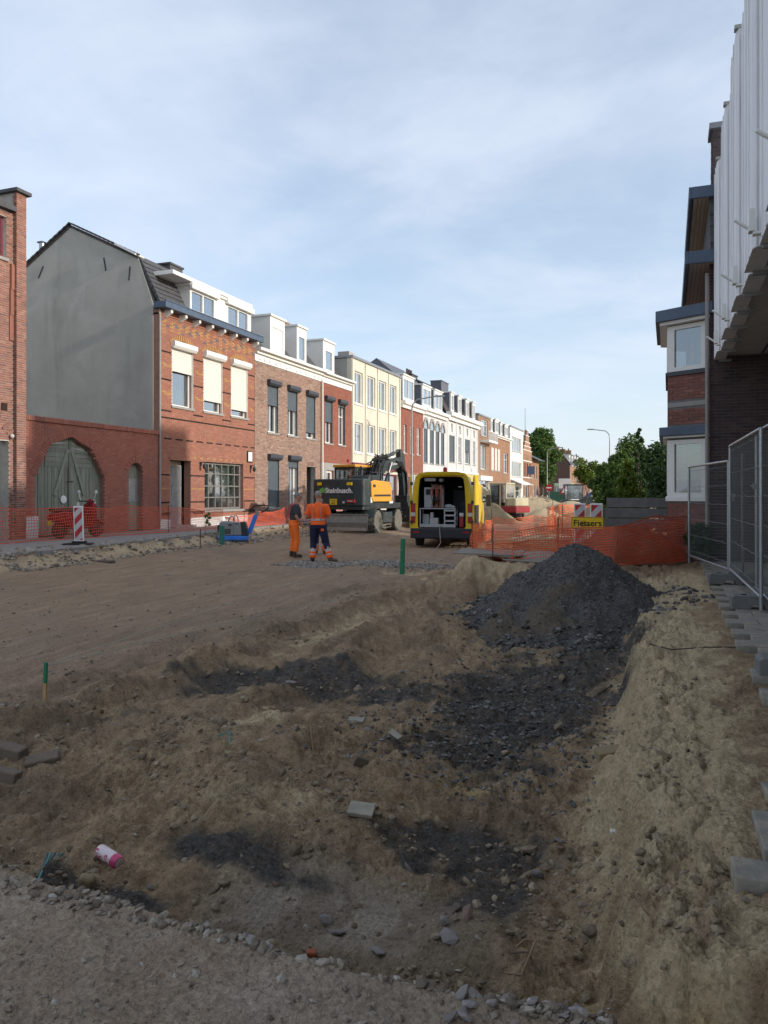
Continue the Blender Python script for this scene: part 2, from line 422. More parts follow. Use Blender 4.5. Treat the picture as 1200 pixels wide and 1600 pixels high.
def sstep(a, b, x):
    t = np.clip((x - a)/(b - a), 0, 1); return t*t*(3 - 2*t)
def blob(X, Y, cx, cy, rx, ry, rot=0):
    c, s = math.cos(rot), math.sin(rot); dx, dy = X - cx, Y - cy
    return np.exp(-(((dx*c + dy*s)/rx)**2 + ((-dx*s + dy*c)/ry)**2))
def kerb_x(Y): return -13.2 - 1.25*sstep(14, 27, Y)
HEAP = (-1.27, 11.45)
BUMPS = [(-2.75, 5.0, .55, 1.1, .20, .2), (-2.1, 3.75, .75, .5, .17, .4), (-3.3, 4.3, .8, .5, .12, .3), (-4.7, 4.3, .7, .5, .16, 0),
         (-3.7, 8.8, .55, 1.7, .17, -.2), (-2.75, 9.6, .5, .9, .22, .2), (-3.1, 11.4, .8, 1.2, .16, 0), (-3.9, 5.3, .5, .6, .10, .5),
         (-1.25, 7.0, .75, 1.5, -.16, 0), (-1.0, 4.1, .5, .55, -.10, 0), (-5.6, 16.5, .8, .5, -.18, .2), (-3.3, 14.2, 1.3, .5, .12, .1),
         (-3.3, 6.7, .55, .35, -.10, .5), (-4.4, 7.0, .5, .3, .10, .5), (-5.0, 12.5, .35, 2.2, .10, 0), (-2.0, 6.6, .3, .6, .10, .1),
         (-.75, 3.05, .25, .25, .12, 0), (-.5, 2.75, .3, .25, .10, 0), (-.95, 9.0, .8, .7, .10, 0), (.05, 2.25, .28, .25, .10, 0), (-.02, 2.95, .10, .12, .09, .3), (-.16, 3.35, .09, .13, .10, 0), (.0, 3.8, .12, .1, .07, 0), (-.22, 4.4, .1, .16, .10, .2), (-.3, 5.3, .13, .2, .09, 0), (-.12, 2.62, .12, .10, .10, 0), (-1.7, 4.75, .4, .5, .10, .3),
         (-9.5, 58, 3.2, 2.5, 1.5, 0), (-6.2, 55, 1.6, 1.6, 1.1, 0), (-11.8, 44, 1.0, 1.3, .95, 0), (-7.6, 50.5, 1.2, 1.5, .75, 0), (-11.9, 40.5, 1.3, 2.2, 1.2, 0),
         (-3.5, 40, 1.0, 4, .8, 0)]
def terrain(X, Y, fine=True):
    w1 = fbm(X*.5, Y*.5, 3); w2 = fbm(X*1.7 + 31, Y*1.7, 3)
    road = -.47 + .035*w1 + .20*sstep(-9.5, -13.3, X)
    track = gnoise(X*2.6 + .15*w1, Y*.09)*.022 + gnoise(X*6.5, Y*.22)*.010
    z = road + track
    for x0 in (-5.95, -7.75):
        tyre = np.exp(-((X - x0 - .15*w1)/.17)**4)*(1 - sstep(8.5, 11, Y)); z = z + tyre*(-.018 + .011*np.cos(Y*2*np.pi/.15 + np.abs(X - x0 - .15*w1)*22))*sstep(-.5, .3, w1 + .5*w2)
    # trench along the right side of the street
    tr = sstep(-4.75, -4.2, X + .25*w2)*sstep(2.38, 2.60, Y + .05*w2)*(1 - sstep(13.2, 14.0, Y + .3*w2))
    z = z*(1 - tr) + (-.565 + .05*w1)*tr
    # crossing on the right, where the boards lie
    cr = sstep(-4.4, -3.5, X + .3*w2)*sstep(13.0, 13.9, Y + .2*w2)
    z = z*(1 - cr) + (-.10 + .02*w2)*cr
    for x0, hh, w in ((-5.5, .045, .14), (-5.1, -.05, .16), (-4.5, .075, .19), (-4.05, -.05, .2), (-6.5, .03, .3), (-3.4, .09, .22), (-7.6, -.02, .3), (-2.9, -.06, .2)):
        z = z + hh*np.exp(-((X - x0 - .12*w1 - .08*w2)/w)**2)*sstep(3.5, 6, Y)*(1 - sstep(15, 18, Y))
    for cx, cy, rx, ry, h, ro in BUMPS: z = z + h*blob(X, Y, cx, cy, rx, ry, ro)
    # sandy bank under the right pavement: steep eroded face, then a shelf
    gul = gnoise(Y*2.4, X*.6 + 3)*.10 + gnoise(Y*5.1, X*1.2)*.06 + .08*w2 + .13*gnoise(Y*1.15 + 5, X*.3 + 2)*sstep(6, 3.2, Y) + .045*gnoise(Y*11, X*4) + .028*gnoise(Y*24, X*9 + 4)
    foot = -.27 + .05*sstep(4.5, 3, Y) - .13*sstep(5, 9, Y); b = sstep(foot - .05, foot + .18, X + gul)*.72 + .28*sstep(foot - .25, foot + .25, X + gul*.6)
    shelf = -.135 + .085*sstep(-.2, .55, X) + .02*w2
    bk = b*sstep(2.30, 2.55, Y + .08*w2)
    z = z*(1 - bk) + shelf*bk
    # near platform in front of the camera: a broken edge of the old surface
    pl = (1 - sstep(2.36, 2.48, Y + .05*w2 + .03*gnoise(X*5, Y*5) - .05*np.sin(X*1.7)))
    zp = -.265 + .012*w1 + .006*w2
    pl = pl*(1 - sstep(-.55, -.25, X + .12*w2 - .2))
    pl2 = (1 - sstep(2.2, 2.5, Y))*(1 - pl)*sstep(-.7, -.1, X)
    z = z*(1 - pl) + zp*pl; z = z*(1 - pl2) + (-.20 + .05*w2)*pl2
    # rim of crumbled stones at the break
    z = z + .035*np.exp(-((Y + .05*w2 - 2.42)/.07)**2)*sstep(-.2, -.5, X)*(1 + w2)
    # left bank up to the far pavement
    e = kerb_x(Y) + .22*w2
    lb = 1 - sstep(e - .05, e + .55, X); lb = lb*(1 - sstep(110, 125, Y))
    z = z*(1 - lb) + (-.04)*lb
    zf = sstep(.5, 1.0, X)*(Y > 2.2)
    z = z*(1 - zf) + (-.075)*zf
    if fine:
        flat = np.clip(pl*.9 + sstep(-4.6, -5.6, X)*.78 + lb*.5 + zf + sstep(-.02, .35, X)*.5 + np.exp(-((Y - 3.12)/.40)**4)*sstep(-2.2, -1.7, X)*sstep(-.5, -.85, X)*.93, 0, 1)
        k = (1 - flat)
        c1 = fbm(X*2.3 + 5, Y*2.3, 3, .55, True)
        c2 = fbm(X*7 + 2.1*w2, Y*7 + 1.7*w1, 3, .55, True)
        c3 = fbm(X*21, Y*21, 3, .6, True)
        rough = .22 + .78*sstep(-.15, .45, fbm(X*.9 + 9, Y*.9, 3)); z = z + k*(.047*c1 + .018*c2*rough + .0085*c3*rough) + (1 - k)*(.0035*c3 + .004*c2)
        # horizontal erosion terraces on the bank
        stp = np.exp(-((Y - 3.12)/.36)**4)*sstep(-2.2, -1.7, X)*sstep(-.45, -.9, X); z = z + stp*(.008*gnoise(Y*20 + X*3, X*1.3) + .005*gnoise(X*16 + Y*9, Y*2))
        z = z + bk*(1 - sstep(.0, .5, X))*(.022*gnoise(X*13 + w2, Y*5) + .02*fbm(X*5, Y*5 + 7, 3, .6, True) + .010*fbm(X*18, Y*18 + 3, 3, .65, True))
    return z
def hz(x, y): return float(terrain(np.array([x]), np.array([y]))[0])

def build_ground():
    # polar grid about the standing point: fine rows near by, coarse rows far away
    na, nr = 980, 830
    ang = R(90) + YAW + np.linspace(R(44), R(-40), na)       # measured from +X
    inv = np.linspace(1/1.55, 1/19.0, nr - 90); r1 = 1/inv
    r2 = np.geomspace(19.0, 150, 91)[1:]
    r = np.concatenate([r1, r2]); nr = len(r)
    A, RR = np.meshgrid(ang, r)
    X = (RR*np.cos(A)).ravel(); Y = (RR*np.sin(A)).ravel()
    Z = terrain(X, Y)
    i = np.arange(nr - 1)[:, None]*na + np.arange(na - 1)[None, :]
    q = np.stack([i, i + 1, i + na + 1, i + na], -1).reshape(-1, 4)[:, ::-1]
    me = bpy.data.meshes.new('ground'); n = len(X)
    # a coarse ring outside the fine wedge, joined into the same sheet
    me.vertices.add(n); me.vertices.foreach_set('co', np.stack([X, Y, Z], -1).ravel())
    me.loops.add(len(q)*4); me.loops.foreach_set('vertex_index', q.ravel().astype(np.int32))
    me.polygons.add(len(q)); me.polygons.foreach_set('loop_start', np.arange(len(q), dtype=np.int32)*4)
    me.polygons.foreach_set('use_smooth', np.ones(len(q), bool))
    me.update(); me.validate()
    w2 = fbm(X*1.7 + 31, Y*1.7, 4); w3 = fbm(X*5, Y*5, 4); w1 = fbm(X*.5, Y*.5, 3)
    def ring(lst):
        m = np.zeros(n)
        for cx, cy, rx, ry, s, ro in lst: m = np.maximum(m, s*blob(X, Y, cx, cy, rx, ry, ro))
        return sstep(.30, .62, m + .16*w2 + .22*w3)*np.clip(m*3, 0, 1)
    dark = ring([(-1.25, 7.2, .85, 1.6, 1, 0), (-1.35, 5.6, .65, .8, .8, 0), (-3.45, 6.75, 1.05, .55, 1.25, .45), (-2.35, 6.6, .6, .45, .8, 0),
                 (-1.05, 4.05, .6, .34, .95, .2), (-.75, 3.55, .3, .5, .6, 0), (-.7, 8.7, .6, .9, .9, 0), (-2.0, 2.75, .5, .14, .55, 0),
                 (-2.45, 2.82, .45, .2, 1.0, 0), (-1.6, 10.2, 1.5, 1.0, .65, 0), (-4.0, 5.2, .5, .3, .45, .4), (-1.7, 3.3, .5, .13, .5, 0),(-1.95,3.3,.5,.17,.8,0)])
    sand = ring([(-.05, 7, .55, 5.5, .95, 0), (0, 3.6, .5, 1.2, .7, 0), (-1.55, 7.9, .35, .35, .6, 0), (-2.9, 5.0, .6, 1.2, .45, .2), (-4.0, 10, .5, 3.5, .55, 0),
                 (-2.2, 3.8, .8, .5, .4, .4), (-5.5, 16.6, .9, .5, .8, .2), (-9.5, 58, 5, 4, 1, 0), (-6.2, 55, 2.4, 2.4, 1, 0), (-7.6, 50.5, 2, 2, 1, 0),
                 (-3.3, 14, 1.6, .8, .6, 0), (.1, 12, .7, 2.5, .8, 0)])
    ochre = ring([(.0, 2.17, .25, .22, 1.15, 0), (-.25, 2.62, .25, .2, .5, 0), (-1.15, 4.75, .35, .12, .6, 0), (-1.3, 6.9, .3, .15, .5, 0)])
    e = kerb_x(Y)
    edge = np.exp(-((X - e - .35)/.35)**2)*(Y < 110)
    sand = np.maximum(sand, sstep(.35, .75, edge + .3*w2)*.85)
    tz = sstep(-6.2, -5.0, X)*(1 - sstep(-.55, -.25, X))*sstep(2.4, 2.6, Y)*(1 - sstep(14, 16, Y))
    bands = sstep(.02, .42, gnoise(X*2.3 + .5*w2 + 3, Y*.42 + .6*w1) + .45*w3 - .05)*tz
    bands = np.maximum(bands, ring([(-1.6, 2.78, 1.0, .13, .9, 0), (-2.5, 2.75, .5, .25, 1, 0), (-.75, 3.2, .3, .8, .8, 0), (-2.1, 3.35, .7, .15, .9, 0), (-3.6, 3.5, .8, .35, .7, .2), (-1.0, 4.4, .6, .5, .6, 0), (-3.0, 6.2, 1.0, .5, .7, .4)])*.9)
    for nm, a in (('wet', bands), ('dark', dark), ('sand', sand), ('ochre', ochre), ('road', sstep(-4.4, -5.4, X + .4*w2)*(1 - sstep(110, 130, Y))), ('strip', np.exp(-((Y + .06*w2 - 3.12)/.36)**4)*sstep(-2.2, -1.7, X)*sstep(-.45, -.9, X)), ('plat', (1 - sstep(2.36, 2.46, Y + .05*w2))*(1 - sstep(-.5, -.2, X + .1*w2))),
                  ('damp', sstep(-.1, .5, w1*.7 + w2*.35))):
        at = me.attributes.new(nm, 'FLOAT', 'POINT'); at.data.foreach_set('value', a.astype(np.float32))
    o = bpy.data.objects.new('ground', me); COL.objects.link(o); o['kind'] = 'structure'
    t = NT('earth')
    n1 = t.noise(1.1, 8, .65, .6); n2 = t.noise(9, 7, .7); n3 = t.noise(70, 5, .7); n4 = t.noise(28, 4, .6, .8)
    col = t.ramp(n2, (.25, (0.191, 0.130, 0.077)), (.5, (0.343, 0.244, 0.147)), (.78, (0.495, 0.369, 0.228)))
    col = t.mix(t.rng(n1, .35, .7, 0, .45), col, (0.241, 0.178, 0.122))
    rd = t.ramp(t.noise(3.5, 7, .65, .3, (3, .35, 1)), (.3, (0.254, 0.178, 0.119)), (.55, (0.349, 0.250, 0.167)), (.8, (0.457, 0.338, 0.230)))
    rd = t.mix(t.rng(t.noise(.35, 6, .6, .6), .42, .68, 0, .5), rd, (0.235, 0.187, 0.146))
    col = t.mix(t.attr('road'), col, rd)
    pf = t.ramp(t.noise(5, 8, .7, .4), (.3, (.31, .23, .165)), (.55, (.43, .33, .245)), (.8, (.54, .43, .33)))
    pf = t.mix(t.rng(t.noise(1.6, 5, .6, .5), .45, .7, 0, .6), pf, (0.444, 0.375, 0.304))
    col = t.mix(t.attr('plat'), col, pf)
    col = t.mix(t.math('MULTIPLY', t.attr('strip'), .85), col, t.ramp(t.noise(2.5, 6, .6, .3, (.6, 4, 1)), (.3, (.27, .225, .17)), (.7, (.40, .34, .265))))
    col = t.mix(t.math('MULTIPLY', t.math('SUBTRACT', t.attr('damp'), t.attr('strip')), .16), col, (0.18, 0.128, 0.082))
    col = t.mix(t.math('MULTIPLY', t.attr('wet'), .52), col, t.ramp(n2, (.25, (.085, .060, .040)), (.75, (.19, .138, .09))))
    sd_ = t.ramp(n2, (.25, (0.406, 0.307, 0.187)), (.75, (0.620, 0.486, 0.307)))
    col = t.mix(t.math('MULTIPLY', t.attr('sand'), .9), col, sd_)
    oc = t.ramp(n2, (.3, (.42, .285, .125)), (.75, (.60, .45, .22)))
    col = t.mix(t.math('MULTIPLY', t.attr('ochre'), t.rng(n2, .2, .65, .25, .85)), col, oc)
    dk = t.ramp(n4, (.3, (.042, .038, .035)), (.7, (.125, .113, .102)))
    col = t.mix(t.math('MULTIPLY', t.attr('dark'), t.rng(n2, .28, .6, .62, 1.0)), col, dk)
    col = t.mix(.55, col, t.ramp(t.noise(48, 7, .75), (.34, (.26, .26, .26)), (.5, (.64, .64, .64)), (.68, (.96, .96, .96))), 'OVERLAY')
    sp = t.rng(n3, .66, .74, 0, .55)
    col = t.mix(sp, col, (0.508, 0.430, 0.339))
    sp2 = t.rng(t.noise(55, 3, .6), .27, .34, .45, 0)
    col = t.mix(sp2, col, (.05, .042, .034))
    t.bump(t.math('ADD', t.math('MULTIPLY', n3, .8), n4), 1.0, .035)
    t.b.inputs['Specular IOR Level'].default_value = .12
    t.done(col, .95)
    me.materials.append(M['earth'])
    # coarse outer sheet, to the horizon and behind the camera, a little lower than the fine sheet
    g = MB(); g.add([(-1500, -1500, -1.3), (1500, -1500, -1.3), (1500, 1500, -1.3), (-1500, 1500, -1.3)], [(0, 1, 2, 3)])
    g.build('terrain', simple('far_ground', (.29, .25, .20), .95, var=.15, sc=.2))['kind'] = 'structure'
    far = MB(); far.add([(-14.5, 128, -.38), (1.5, 128, -.38), (1.5, 900, -.38), (-14.5, 900, -.38)], [(0, 1, 2, 3)])
    far.build('road', simple('asphalt', (.10, .095, .09), .9, var=.12, sc=2))['kind'] = 'structure'
    lot = MB(); lot.box(2.6, 60, 2, 200, -.6, -.082); lot.build('yard', simple('yard_soil', (.24, .20, .145), .95, var=.2, sc=1, bump=.3))['kind'] = 'structure'
    fl = MB(); fl.box(-300, -14.5, 115, 900, -.6, -.10); fl.box(1.5, 300, 200, 900, -.6, -.10); fl.build('verge', 'far_ground')['kind'] = 'structure'
    beh = MB(); beh.box(-60, 60, -60, 2.1, -.6, -.31); beh.build('side_road', 'far_ground')['kind'] = 'structure'
build_ground()
# left pavement slab (broken outer edge)
pv = MB()
ys = [5 + .5*i for i in range(230)]
for a, b in zip(ys[:-1], ys[1:]):
    xa = float(kerb_x(np.array(a)))- .05 + .06*math.sin(a*5.3) + random.uniform(-.06, .06)
    pv.hexa([(-17.0, a, -.14), (xa, a, -.14), (xa, b, -.14), (-17.0, b, -.14), (-17.0, a, 0), (xa, a, 0), (xa, b, 0), (-17.0, b, 0)])
pv.build('pavement', 'pavement')['kind'] = 'structure'

# right pavement of concrete tiles with a toothed edge
rp = MB(); rp.box(.95, 2.6, 2.2, 15.9, -.4, -.066); rpo = rp.build('footway', 'yard_soil'); rpo['kind'] = 'structure'
def paver_mesh(nm, w, l, h):
    b = MB(); b.box(-w/2, w/2, -l/2, l/2, -h, 0)
    o = b.build(nm, 'paver', bevel=.006); return o
pm = paver_mesh('paver', .296, .296, .075); first = True
for row in range(36):
    y = 5.55 + .30*row
    if y > 15.8: break
    x0 = .56 + (.15 if row % 2 else 0)
    if row in (3, 4): x0 += .25
    for k in range(7):
        x = x0 + .3*k + .148
        if x > 2.5: break
        if first: o = pm; first = False
        else: o = pm.copy(); COL.objects.link(o)
        o.parent = rpo; o.location = (x + random.uniform(-.008, .008), y + random.uniform(-.006, .006), random.uniform(-.006, .004))
        o.rotation_euler = (random.uniform(-.012, .012), random.uniform(-.015, .015), random.uniform(-.015, .015))
# blocks lying close by at the right edge of the picture
for (x, y, w, l, h, rz, lab) in ((.345, 2.98, .26, .16, .11, .03, 'grey concrete block with a clean cut face at the right picture edge, middle of three'), (.46, 3.36, .26, .40, .09, .02, 'sandy concrete tile behind the cut block at the right picture edge'), (.45, 2.66, .25, .42, .10, .02, 'sandy concrete tile in front of the cut block at the right picture edge'), (.53, 3.76, .24, .30, .12, .1, 'grey block farthest back of those lying at the right picture edge')):
    m = MB(); m.box(-w/2, w/2, -l/2, l/2, -h, 0); o = m.build('concrete_block', 'paver', bevel=.007); o.location = (x, y, -.02 if y > 2.8 else -.045); o.rotation_euler = (random.uniform(-.03, .03), random.uniform(-.03, .03), rz); tag(o, lab, 'block')

# ---------------------------------------------------------------- heap of crushed asphalt
def heap():
    cx, cy = HEAP
    na, nr = 200, 110
    a = np.linspace(0, 2*np.pi, na, endpoint=False); r = np.linspace(0, 1.12, nr)
    A, Q = np.meshgrid(a, r)
    ry = np.where(np.sin(A) < 0, 2.6, 1.6); rx = np.where(np.cos(A) > 0, 1.78, 1.68)
    X = cx + rx*Q*np.cos(A); Y = cy + ry*Q*np.sin(A)
    w = fbm(X*1.6, Y*1.6, 3)
    prof = np.clip(1 - Q, 0, 1)
    top = 1.14*(np.where(Q < .12, 1 - Q*Q/.24 - .06, prof)) - .55
    top = np.where(Q < .12, 1.14*(1 - .06 - Q*Q*4.0) - .55, 1.14*prof - .55)
    b = terrain(X, Y, False)
    Z = np.maximum(top + .10*w*np.clip(Q*3, .3, 1), b - .12*np.clip((Q - .9)*8, 0, 1) - .01)
    Z = Z + .022*fbm(X*6, Y*6, 3, .6, True) + .014*fbm(X*19, Y*19, 3, .6, True)
    Z = Z - .25*np.clip((Q - 1.0)*8, 0, 1)
    v = np.stack([X.ravel(), Y.ravel(), Z.ravel()], -1)
    mb = MB(); mb.v = [tuple(p) for p in v]
    earth = sstep(.15, .5, blob(X, Y, cx - .3, cy - 1.9, .7, .55)*.85 + .5*w - .12).ravel()
    mb.t = list(earth)
    mb.f = [(i*na + j, i*na + (j+1) % na, (i+1)*na + (j+1) % na, (i+1)*na + j) for i in range(nr-1) for j in range(na)]
    root = mb.build('asphalt_heap', 'mortar', smooth=True, tint=True, fix=False)
    tag(root, 'dark grey conical heap of crushed asphalt rising out of the dug trench', 'heap')
    t = NT('coal'); n4 = t.noise(34, 5, .7); n5 = t.noise(90, 4, .6)
    d = t.ramp(n4, (.28, (.052, .05, .048)), (.5, (.120, .115, .110)), (.75, (.245, .233, .223)))
    e = t.ramp(n4, (.3, (.09, .073, .055)), (.75, (.24, .195, .14)))
    c = t.mix(t.attr('tint'), d, e); t.bump(t.math('ADD', n4, n5), 1.0, .03); t.b.inputs['Specular IOR Level'].default_value = .2
    t.done(c, .92); root.data.materials.clear(); root.data.materials.append(M['coal'])
    # loose chunks over the heap
    ch = MB(); rs = random.Random(3)
    for i in range(5200):
        q = math.sqrt(rs.random())*1.06; al = rs.random()*2*math.pi
        j = int(al/(2*math.pi)*na) % na; k = min(nr - 1, int(q/1.12*(nr - 1)))
        p = v[k*na + j]
        if earth[k*na + j] > .45 and rs.random() < .8: continue
        s = rs.uniform(.006, .02)*(1 + 1.0*(q > .75)*rs.random()); chunk(ch, p[0] + rs.uniform(-.02, .02), p[1] + rs.uniform(-.02, .02), p[2] + s*.2, s, rs)
    for i in range(170):
        al = rs.uniform(math.pi*.95, 2.05*math.pi); q = rs.uniform(.78, 1.08); j = int(al/(2*math.pi)*na) % na; k = min(nr - 1, int(q/1.12*(nr - 1))); p = v[k*na + j]; s = rs.uniform(.02, .048); chunk(ch, p[0], p[1], max(p[2], hz(p[0], p[1])) + s*.3, s, rs, True)
    c = ch.build('loose_chunks', 'chunk', root, tint=True, fix=False); c['kind'] = 'stuff'
ICO_V = []
_bm = bmesh.new(); bmesh.ops.create_icosphere(_bm, subdivisions=1, radius=1); ICO_V = [tuple(v.co) for v in _bm.verts]; ICO_F = [tuple(v.index for v in f.verts) for f in _bm.faces]; _bm.free()
OCT_V = [(1, 0, 0), (-1, 0, 0), (0, 1, 0), (0, -1, 0), (0, 0, 1), (0, 0, -1)]
OCT_F = [(0, 2, 4), (2, 1, 4), (1, 3, 4), (3, 0, 4), (2, 0, 5), (1, 2, 5), (3, 1, 5), (0, 3, 5)]
def chunk(mb, x, y, z, s, rs, ico=False):
    a = rs.random()*6.28; c, sn = math.cos(a), math.sin(a); sx, sy, sz = s*rs.uniform(.8, 1.5), s*rs.uniform(.7, 1.2), s*rs.uniform(.45, .95)
    tx, ty = rs.uniform(-.4, .4), rs.uniform(-.4, .4); vs = []
    for (p, q, r) in (ICO_V if ico else OCT_V):
        k = rs.uniform(.75, 1.2); p, q, r = p*sx*k, q*sy*k, r*sz*k
        vs.append((x + p*c - q*sn, y + p*sn + q*c, z + r + p*tx + q*ty))
    mb.add(vs, ICO_F if ico else OCT_F, rs.random())
def tintmat(name, stops, rough=.9):
    t = NT(name); oi = t.new('ShaderNodeObjectInfo')
    c = t.ramp(t.math('FRACT', t.math('ADD', t.attr('tint'), oi.outputs['Random'])), *stops)
    c = t.mix(.35, c, t.ramp(t.noise(35, 5, .65), (.3, (.25, .25, .25)), (.7, (.8, .8, .8))), 'OVERLAY')
    t.bump(t.noise(60, 4), .5, .008); t.b.inputs['Specular IOR Level'].default_value = .25
    return t.done(c, rough)
tintmat('chunk', ((0, (.052, .05, .047)), (.6, (.115, .109, .103)), (1, (.22, .208, .197))))
tintmat('pebble', ((0, (.13, .105, .08)), (.5, (.22, .18, .14)), (.85, (.29, .25, .205)), (1, (.36, .33, .29))))
tintmat('clod', ((0, (.13, .097, .066)), (.5, (.20, .152, .103)), (1, (.29, .23, .16))))
tintmat('stone', ((0, (.17, .15, .14)), (.5, (.25, .225, .21)), (.85, (.33, .30, .285)), (1, (.26, .18, .145))))
tintmat('gravel_mix', ((0, (.13, .12, .11)), (.5, (.25, .225, .195)), (1, (.42, .38, .33))))
tintmat('rubble', ((0, (.16, .13, .10)), (.5, (.26, .22, .17)), (1, (.38, .34, .28))))
heap()

def scatter(name, mat, n, region, smin, smax, pw=2.2, seed=1, ico=False, keep=None, parent=None):
    rs = random.Random(seed); P = []
    x0, x1, y0, y1 = region
    while len(P) < n:
        # more of them near the camera, as a constant number per picture area
        y = 1/(rs.uniform(1/y1, 1/y0)) if y0 > 0 else rs.uniform(y0, y1); x = rs.uniform(x0, x1)
        if keep and rs.random() > keep(x, y): continue
        P.append((x, y))
    A = np.array(P); Z = terrain(A[:, 0], A[:, 1]); mb = MB()
    for (x, y), z in zip(P, Z):
        s = smin + (smax - smin)*rs.random()**pw
        chunk(mb, x, y, float(z) + s*.25, s, rs, ico)
    o = mb.build(name, mat, parent, tint=True, fix=False, smooth=False); o['kind'] = 'stuff'; return o
def CL(x, y): return sstep(-.1, .5, fbm(np.array([x*1.1 + 4]), np.array([y*1.1]), 2))[0]
scatter('gravel', 'pebble', 5200, (-6.5, .4, 1.7, 22), .003, .016, 3.2, 1, keep=lambda x, y: 1 if x < -.5 else .35)
scatter('earth_clods', 'clod', 5000, (-5.6, .2, 2.5, 13), .003, .024, 3.4, 2, ico=True, keep=lambda x, y: .12 if (2.8 < y < 3.5 and -2.1 < x < -.6) else max(.06, float(CL(x, y))))
scatter('large_clods', 'clod', 60, (-4.6, -.3, 3.4, 10), .02, .05, 1.6, 12, ico=True, keep=lambda x, y: max(.05, float(CL(x, y))))
scatter('road_stones', 'pebble', 1800, (-13, -4.5, 4, 30), .008, .03, 3.0, 3)
scatter('edge_rubble', 'pebble', 1500, (-2.9, -.15, 2.30, 2.62), .005, .022, 1.8, 4, ico=True, keep=lambda x, y: .35 + .65*max(0, min(1, (x + 2.2)/1.4)))
scatter('dark_chunks', 'chunk', 2600, (-2.6, -.4, 4.6, 9.5), .006, .028, 2.2, 5, keep=lambda x, y: math.exp(-((x + 1.3)/.8)**2 - ((y - 7)/2)**2))
scatter('crushed_gravel', 'gravel_mix', 5200, (-9.2, -3.8, 16.2, 19.6), .012, .035, 1.4, 6, keep=lambda x, y: (1 if abs((y - 17.6 - .12*(x + 6.5)) + .25*math.sin(x*3)) < .75 else .02)*(.1 if (x + 5.6)**2/.6 + (y - 16.7)**2/.35 < 1 else 1))
scatter('kerb_rubble', 'rubble', 2600, (-14.4, -12.4, 12, 40), .015, .07, 2.4, 7, ico=True)

# larger loose stones: one object each
def stone_protos():
    rs = random.Random(21); out = []
    for i in range(6):
        b = MB(); chunk(b, 0, 0, 0, 1.0, rs, True)
        me = b.build('loose_stone', 'stone', tint=True, bevel=.12, seg=2); out.append(me)
    return out
protos = stone_protos(); used = [False]*6; rs = random.Random(5)
spots = []
for i in range(74):
    x = -2.35 + 2.15*(rs.random()**.55); y = 2.42 - .05*0 + rs.gauss(.05, .055) + .05*math.sin(x*1.7) + max(0, x + 1.0)*rs.uniform(-.02, .22)
    spots.append((x, y, rs.uniform(.011, .030)))
for i in range(24): spots.append((rs.uniform(-.62, -.22), rs.uniform(2.12, 2.45), rs.uniform(.015, .032)))
for (x, y, s) in spots:
    k = rs.randrange(6)
    if used[k]: o = protos[k].copy(); COL.objects.link(o)
    else: o = protos[k]; used[k] = True
    o.location = (x, y, hz(x, y) + s*.35); o.scale = (s, s*rs.uniform(.8, 1.1), s*rs.uniform(.7, 1)); o.rotation_euler = (rs.uniform(-.4, .4), rs.uniform(-.4, .4), rs.random()*6.28)
    tag(o, 'grey loose stone lying along the crumbled edge of the old surface in front', 'stone', 'loose stones along the broken edge')
for k in range(6):
    if not used[k]: bpy.data.objects.remove(protos[k])
# ---------------------------------------------------------------- building kit
def LF(y0): return Fr((-17, y0, 0), (0, 1, 0), (1, 0, 0))       # facades on the far side of the street
def wall_cells(mb, F, s0, s1, z0, z1, ops, d0=-.28, d1=0):
    ss = sorted({s0, s1, *[max(s0, min(s1, k)) for o in ops for k in o[:2]]})
    for a, b in zip(ss[:-1], ss[1:]):
        if b - a < 1e-4: continue
        m = (a + b)/2; cur = z0
        for o in sorted([o for o in ops if o[0] < m < o[1]], key=lambda o: o[2]):
            if o[2] > cur + 1e-4: mb.fbox(F, a, b, cur, min(o[2], z1), d0, d1)
            cur = max(cur, o[3])
        if cur < z1 - 1e-4: mb.fbox(F, a, b, cur, z1, d0, d1)
def brick_rects(s0, s1, z0, z1, ops, L=.215, hc=.0625, j=.011, inside=None, rs=None):
    n = int(round((z1 - z0)/hc)); hc = (z1 - z0)/n
    for i in range(n):
        a0 = z0 + i*hc; b0 = a0 + hc - j
        x = s0 - (L + j)/2*(i % 2)
        bl = [(o[0], o[1]) for o in ops if o[2] < b0 - .01 and o[3] > a0 + .01]
        while x < s1 - .02:
            segs = [(max(x, s0), min(x + L, s1))]
            for p, q in bl:
                ns = []
                for u, v in segs:
                    if q <= u or p >= v: ns.append((u, v)); continue
                    if p - u > .03: ns.append((u, p))
                    if v - q > .03: ns.append((q, v))
                segs = ns
            for u, v in segs:
                if v - u < .03: continue
                if inside and not inside((u + v)/2, (a0 + b0)/2): continue
                yield u, v, a0, b0
            x += L + j
def add_brick(mb, F, u, v, a, b, dep, tint):
    c = [F.p(u, a, dep), F.p(v, a, dep), F.p(v, b, dep), F.p(u, b, dep), F.p(u, a, -.01), F.p(v, a, -.01), F.p(v, b, -.01), F.p(u, b, -.01)]
    mb.add(c, [(0, 1, 2, 3), (0, 4, 5, 1), (1, 5, 6, 2), (2, 6, 7, 3), (3, 7, 4, 0)], tint)
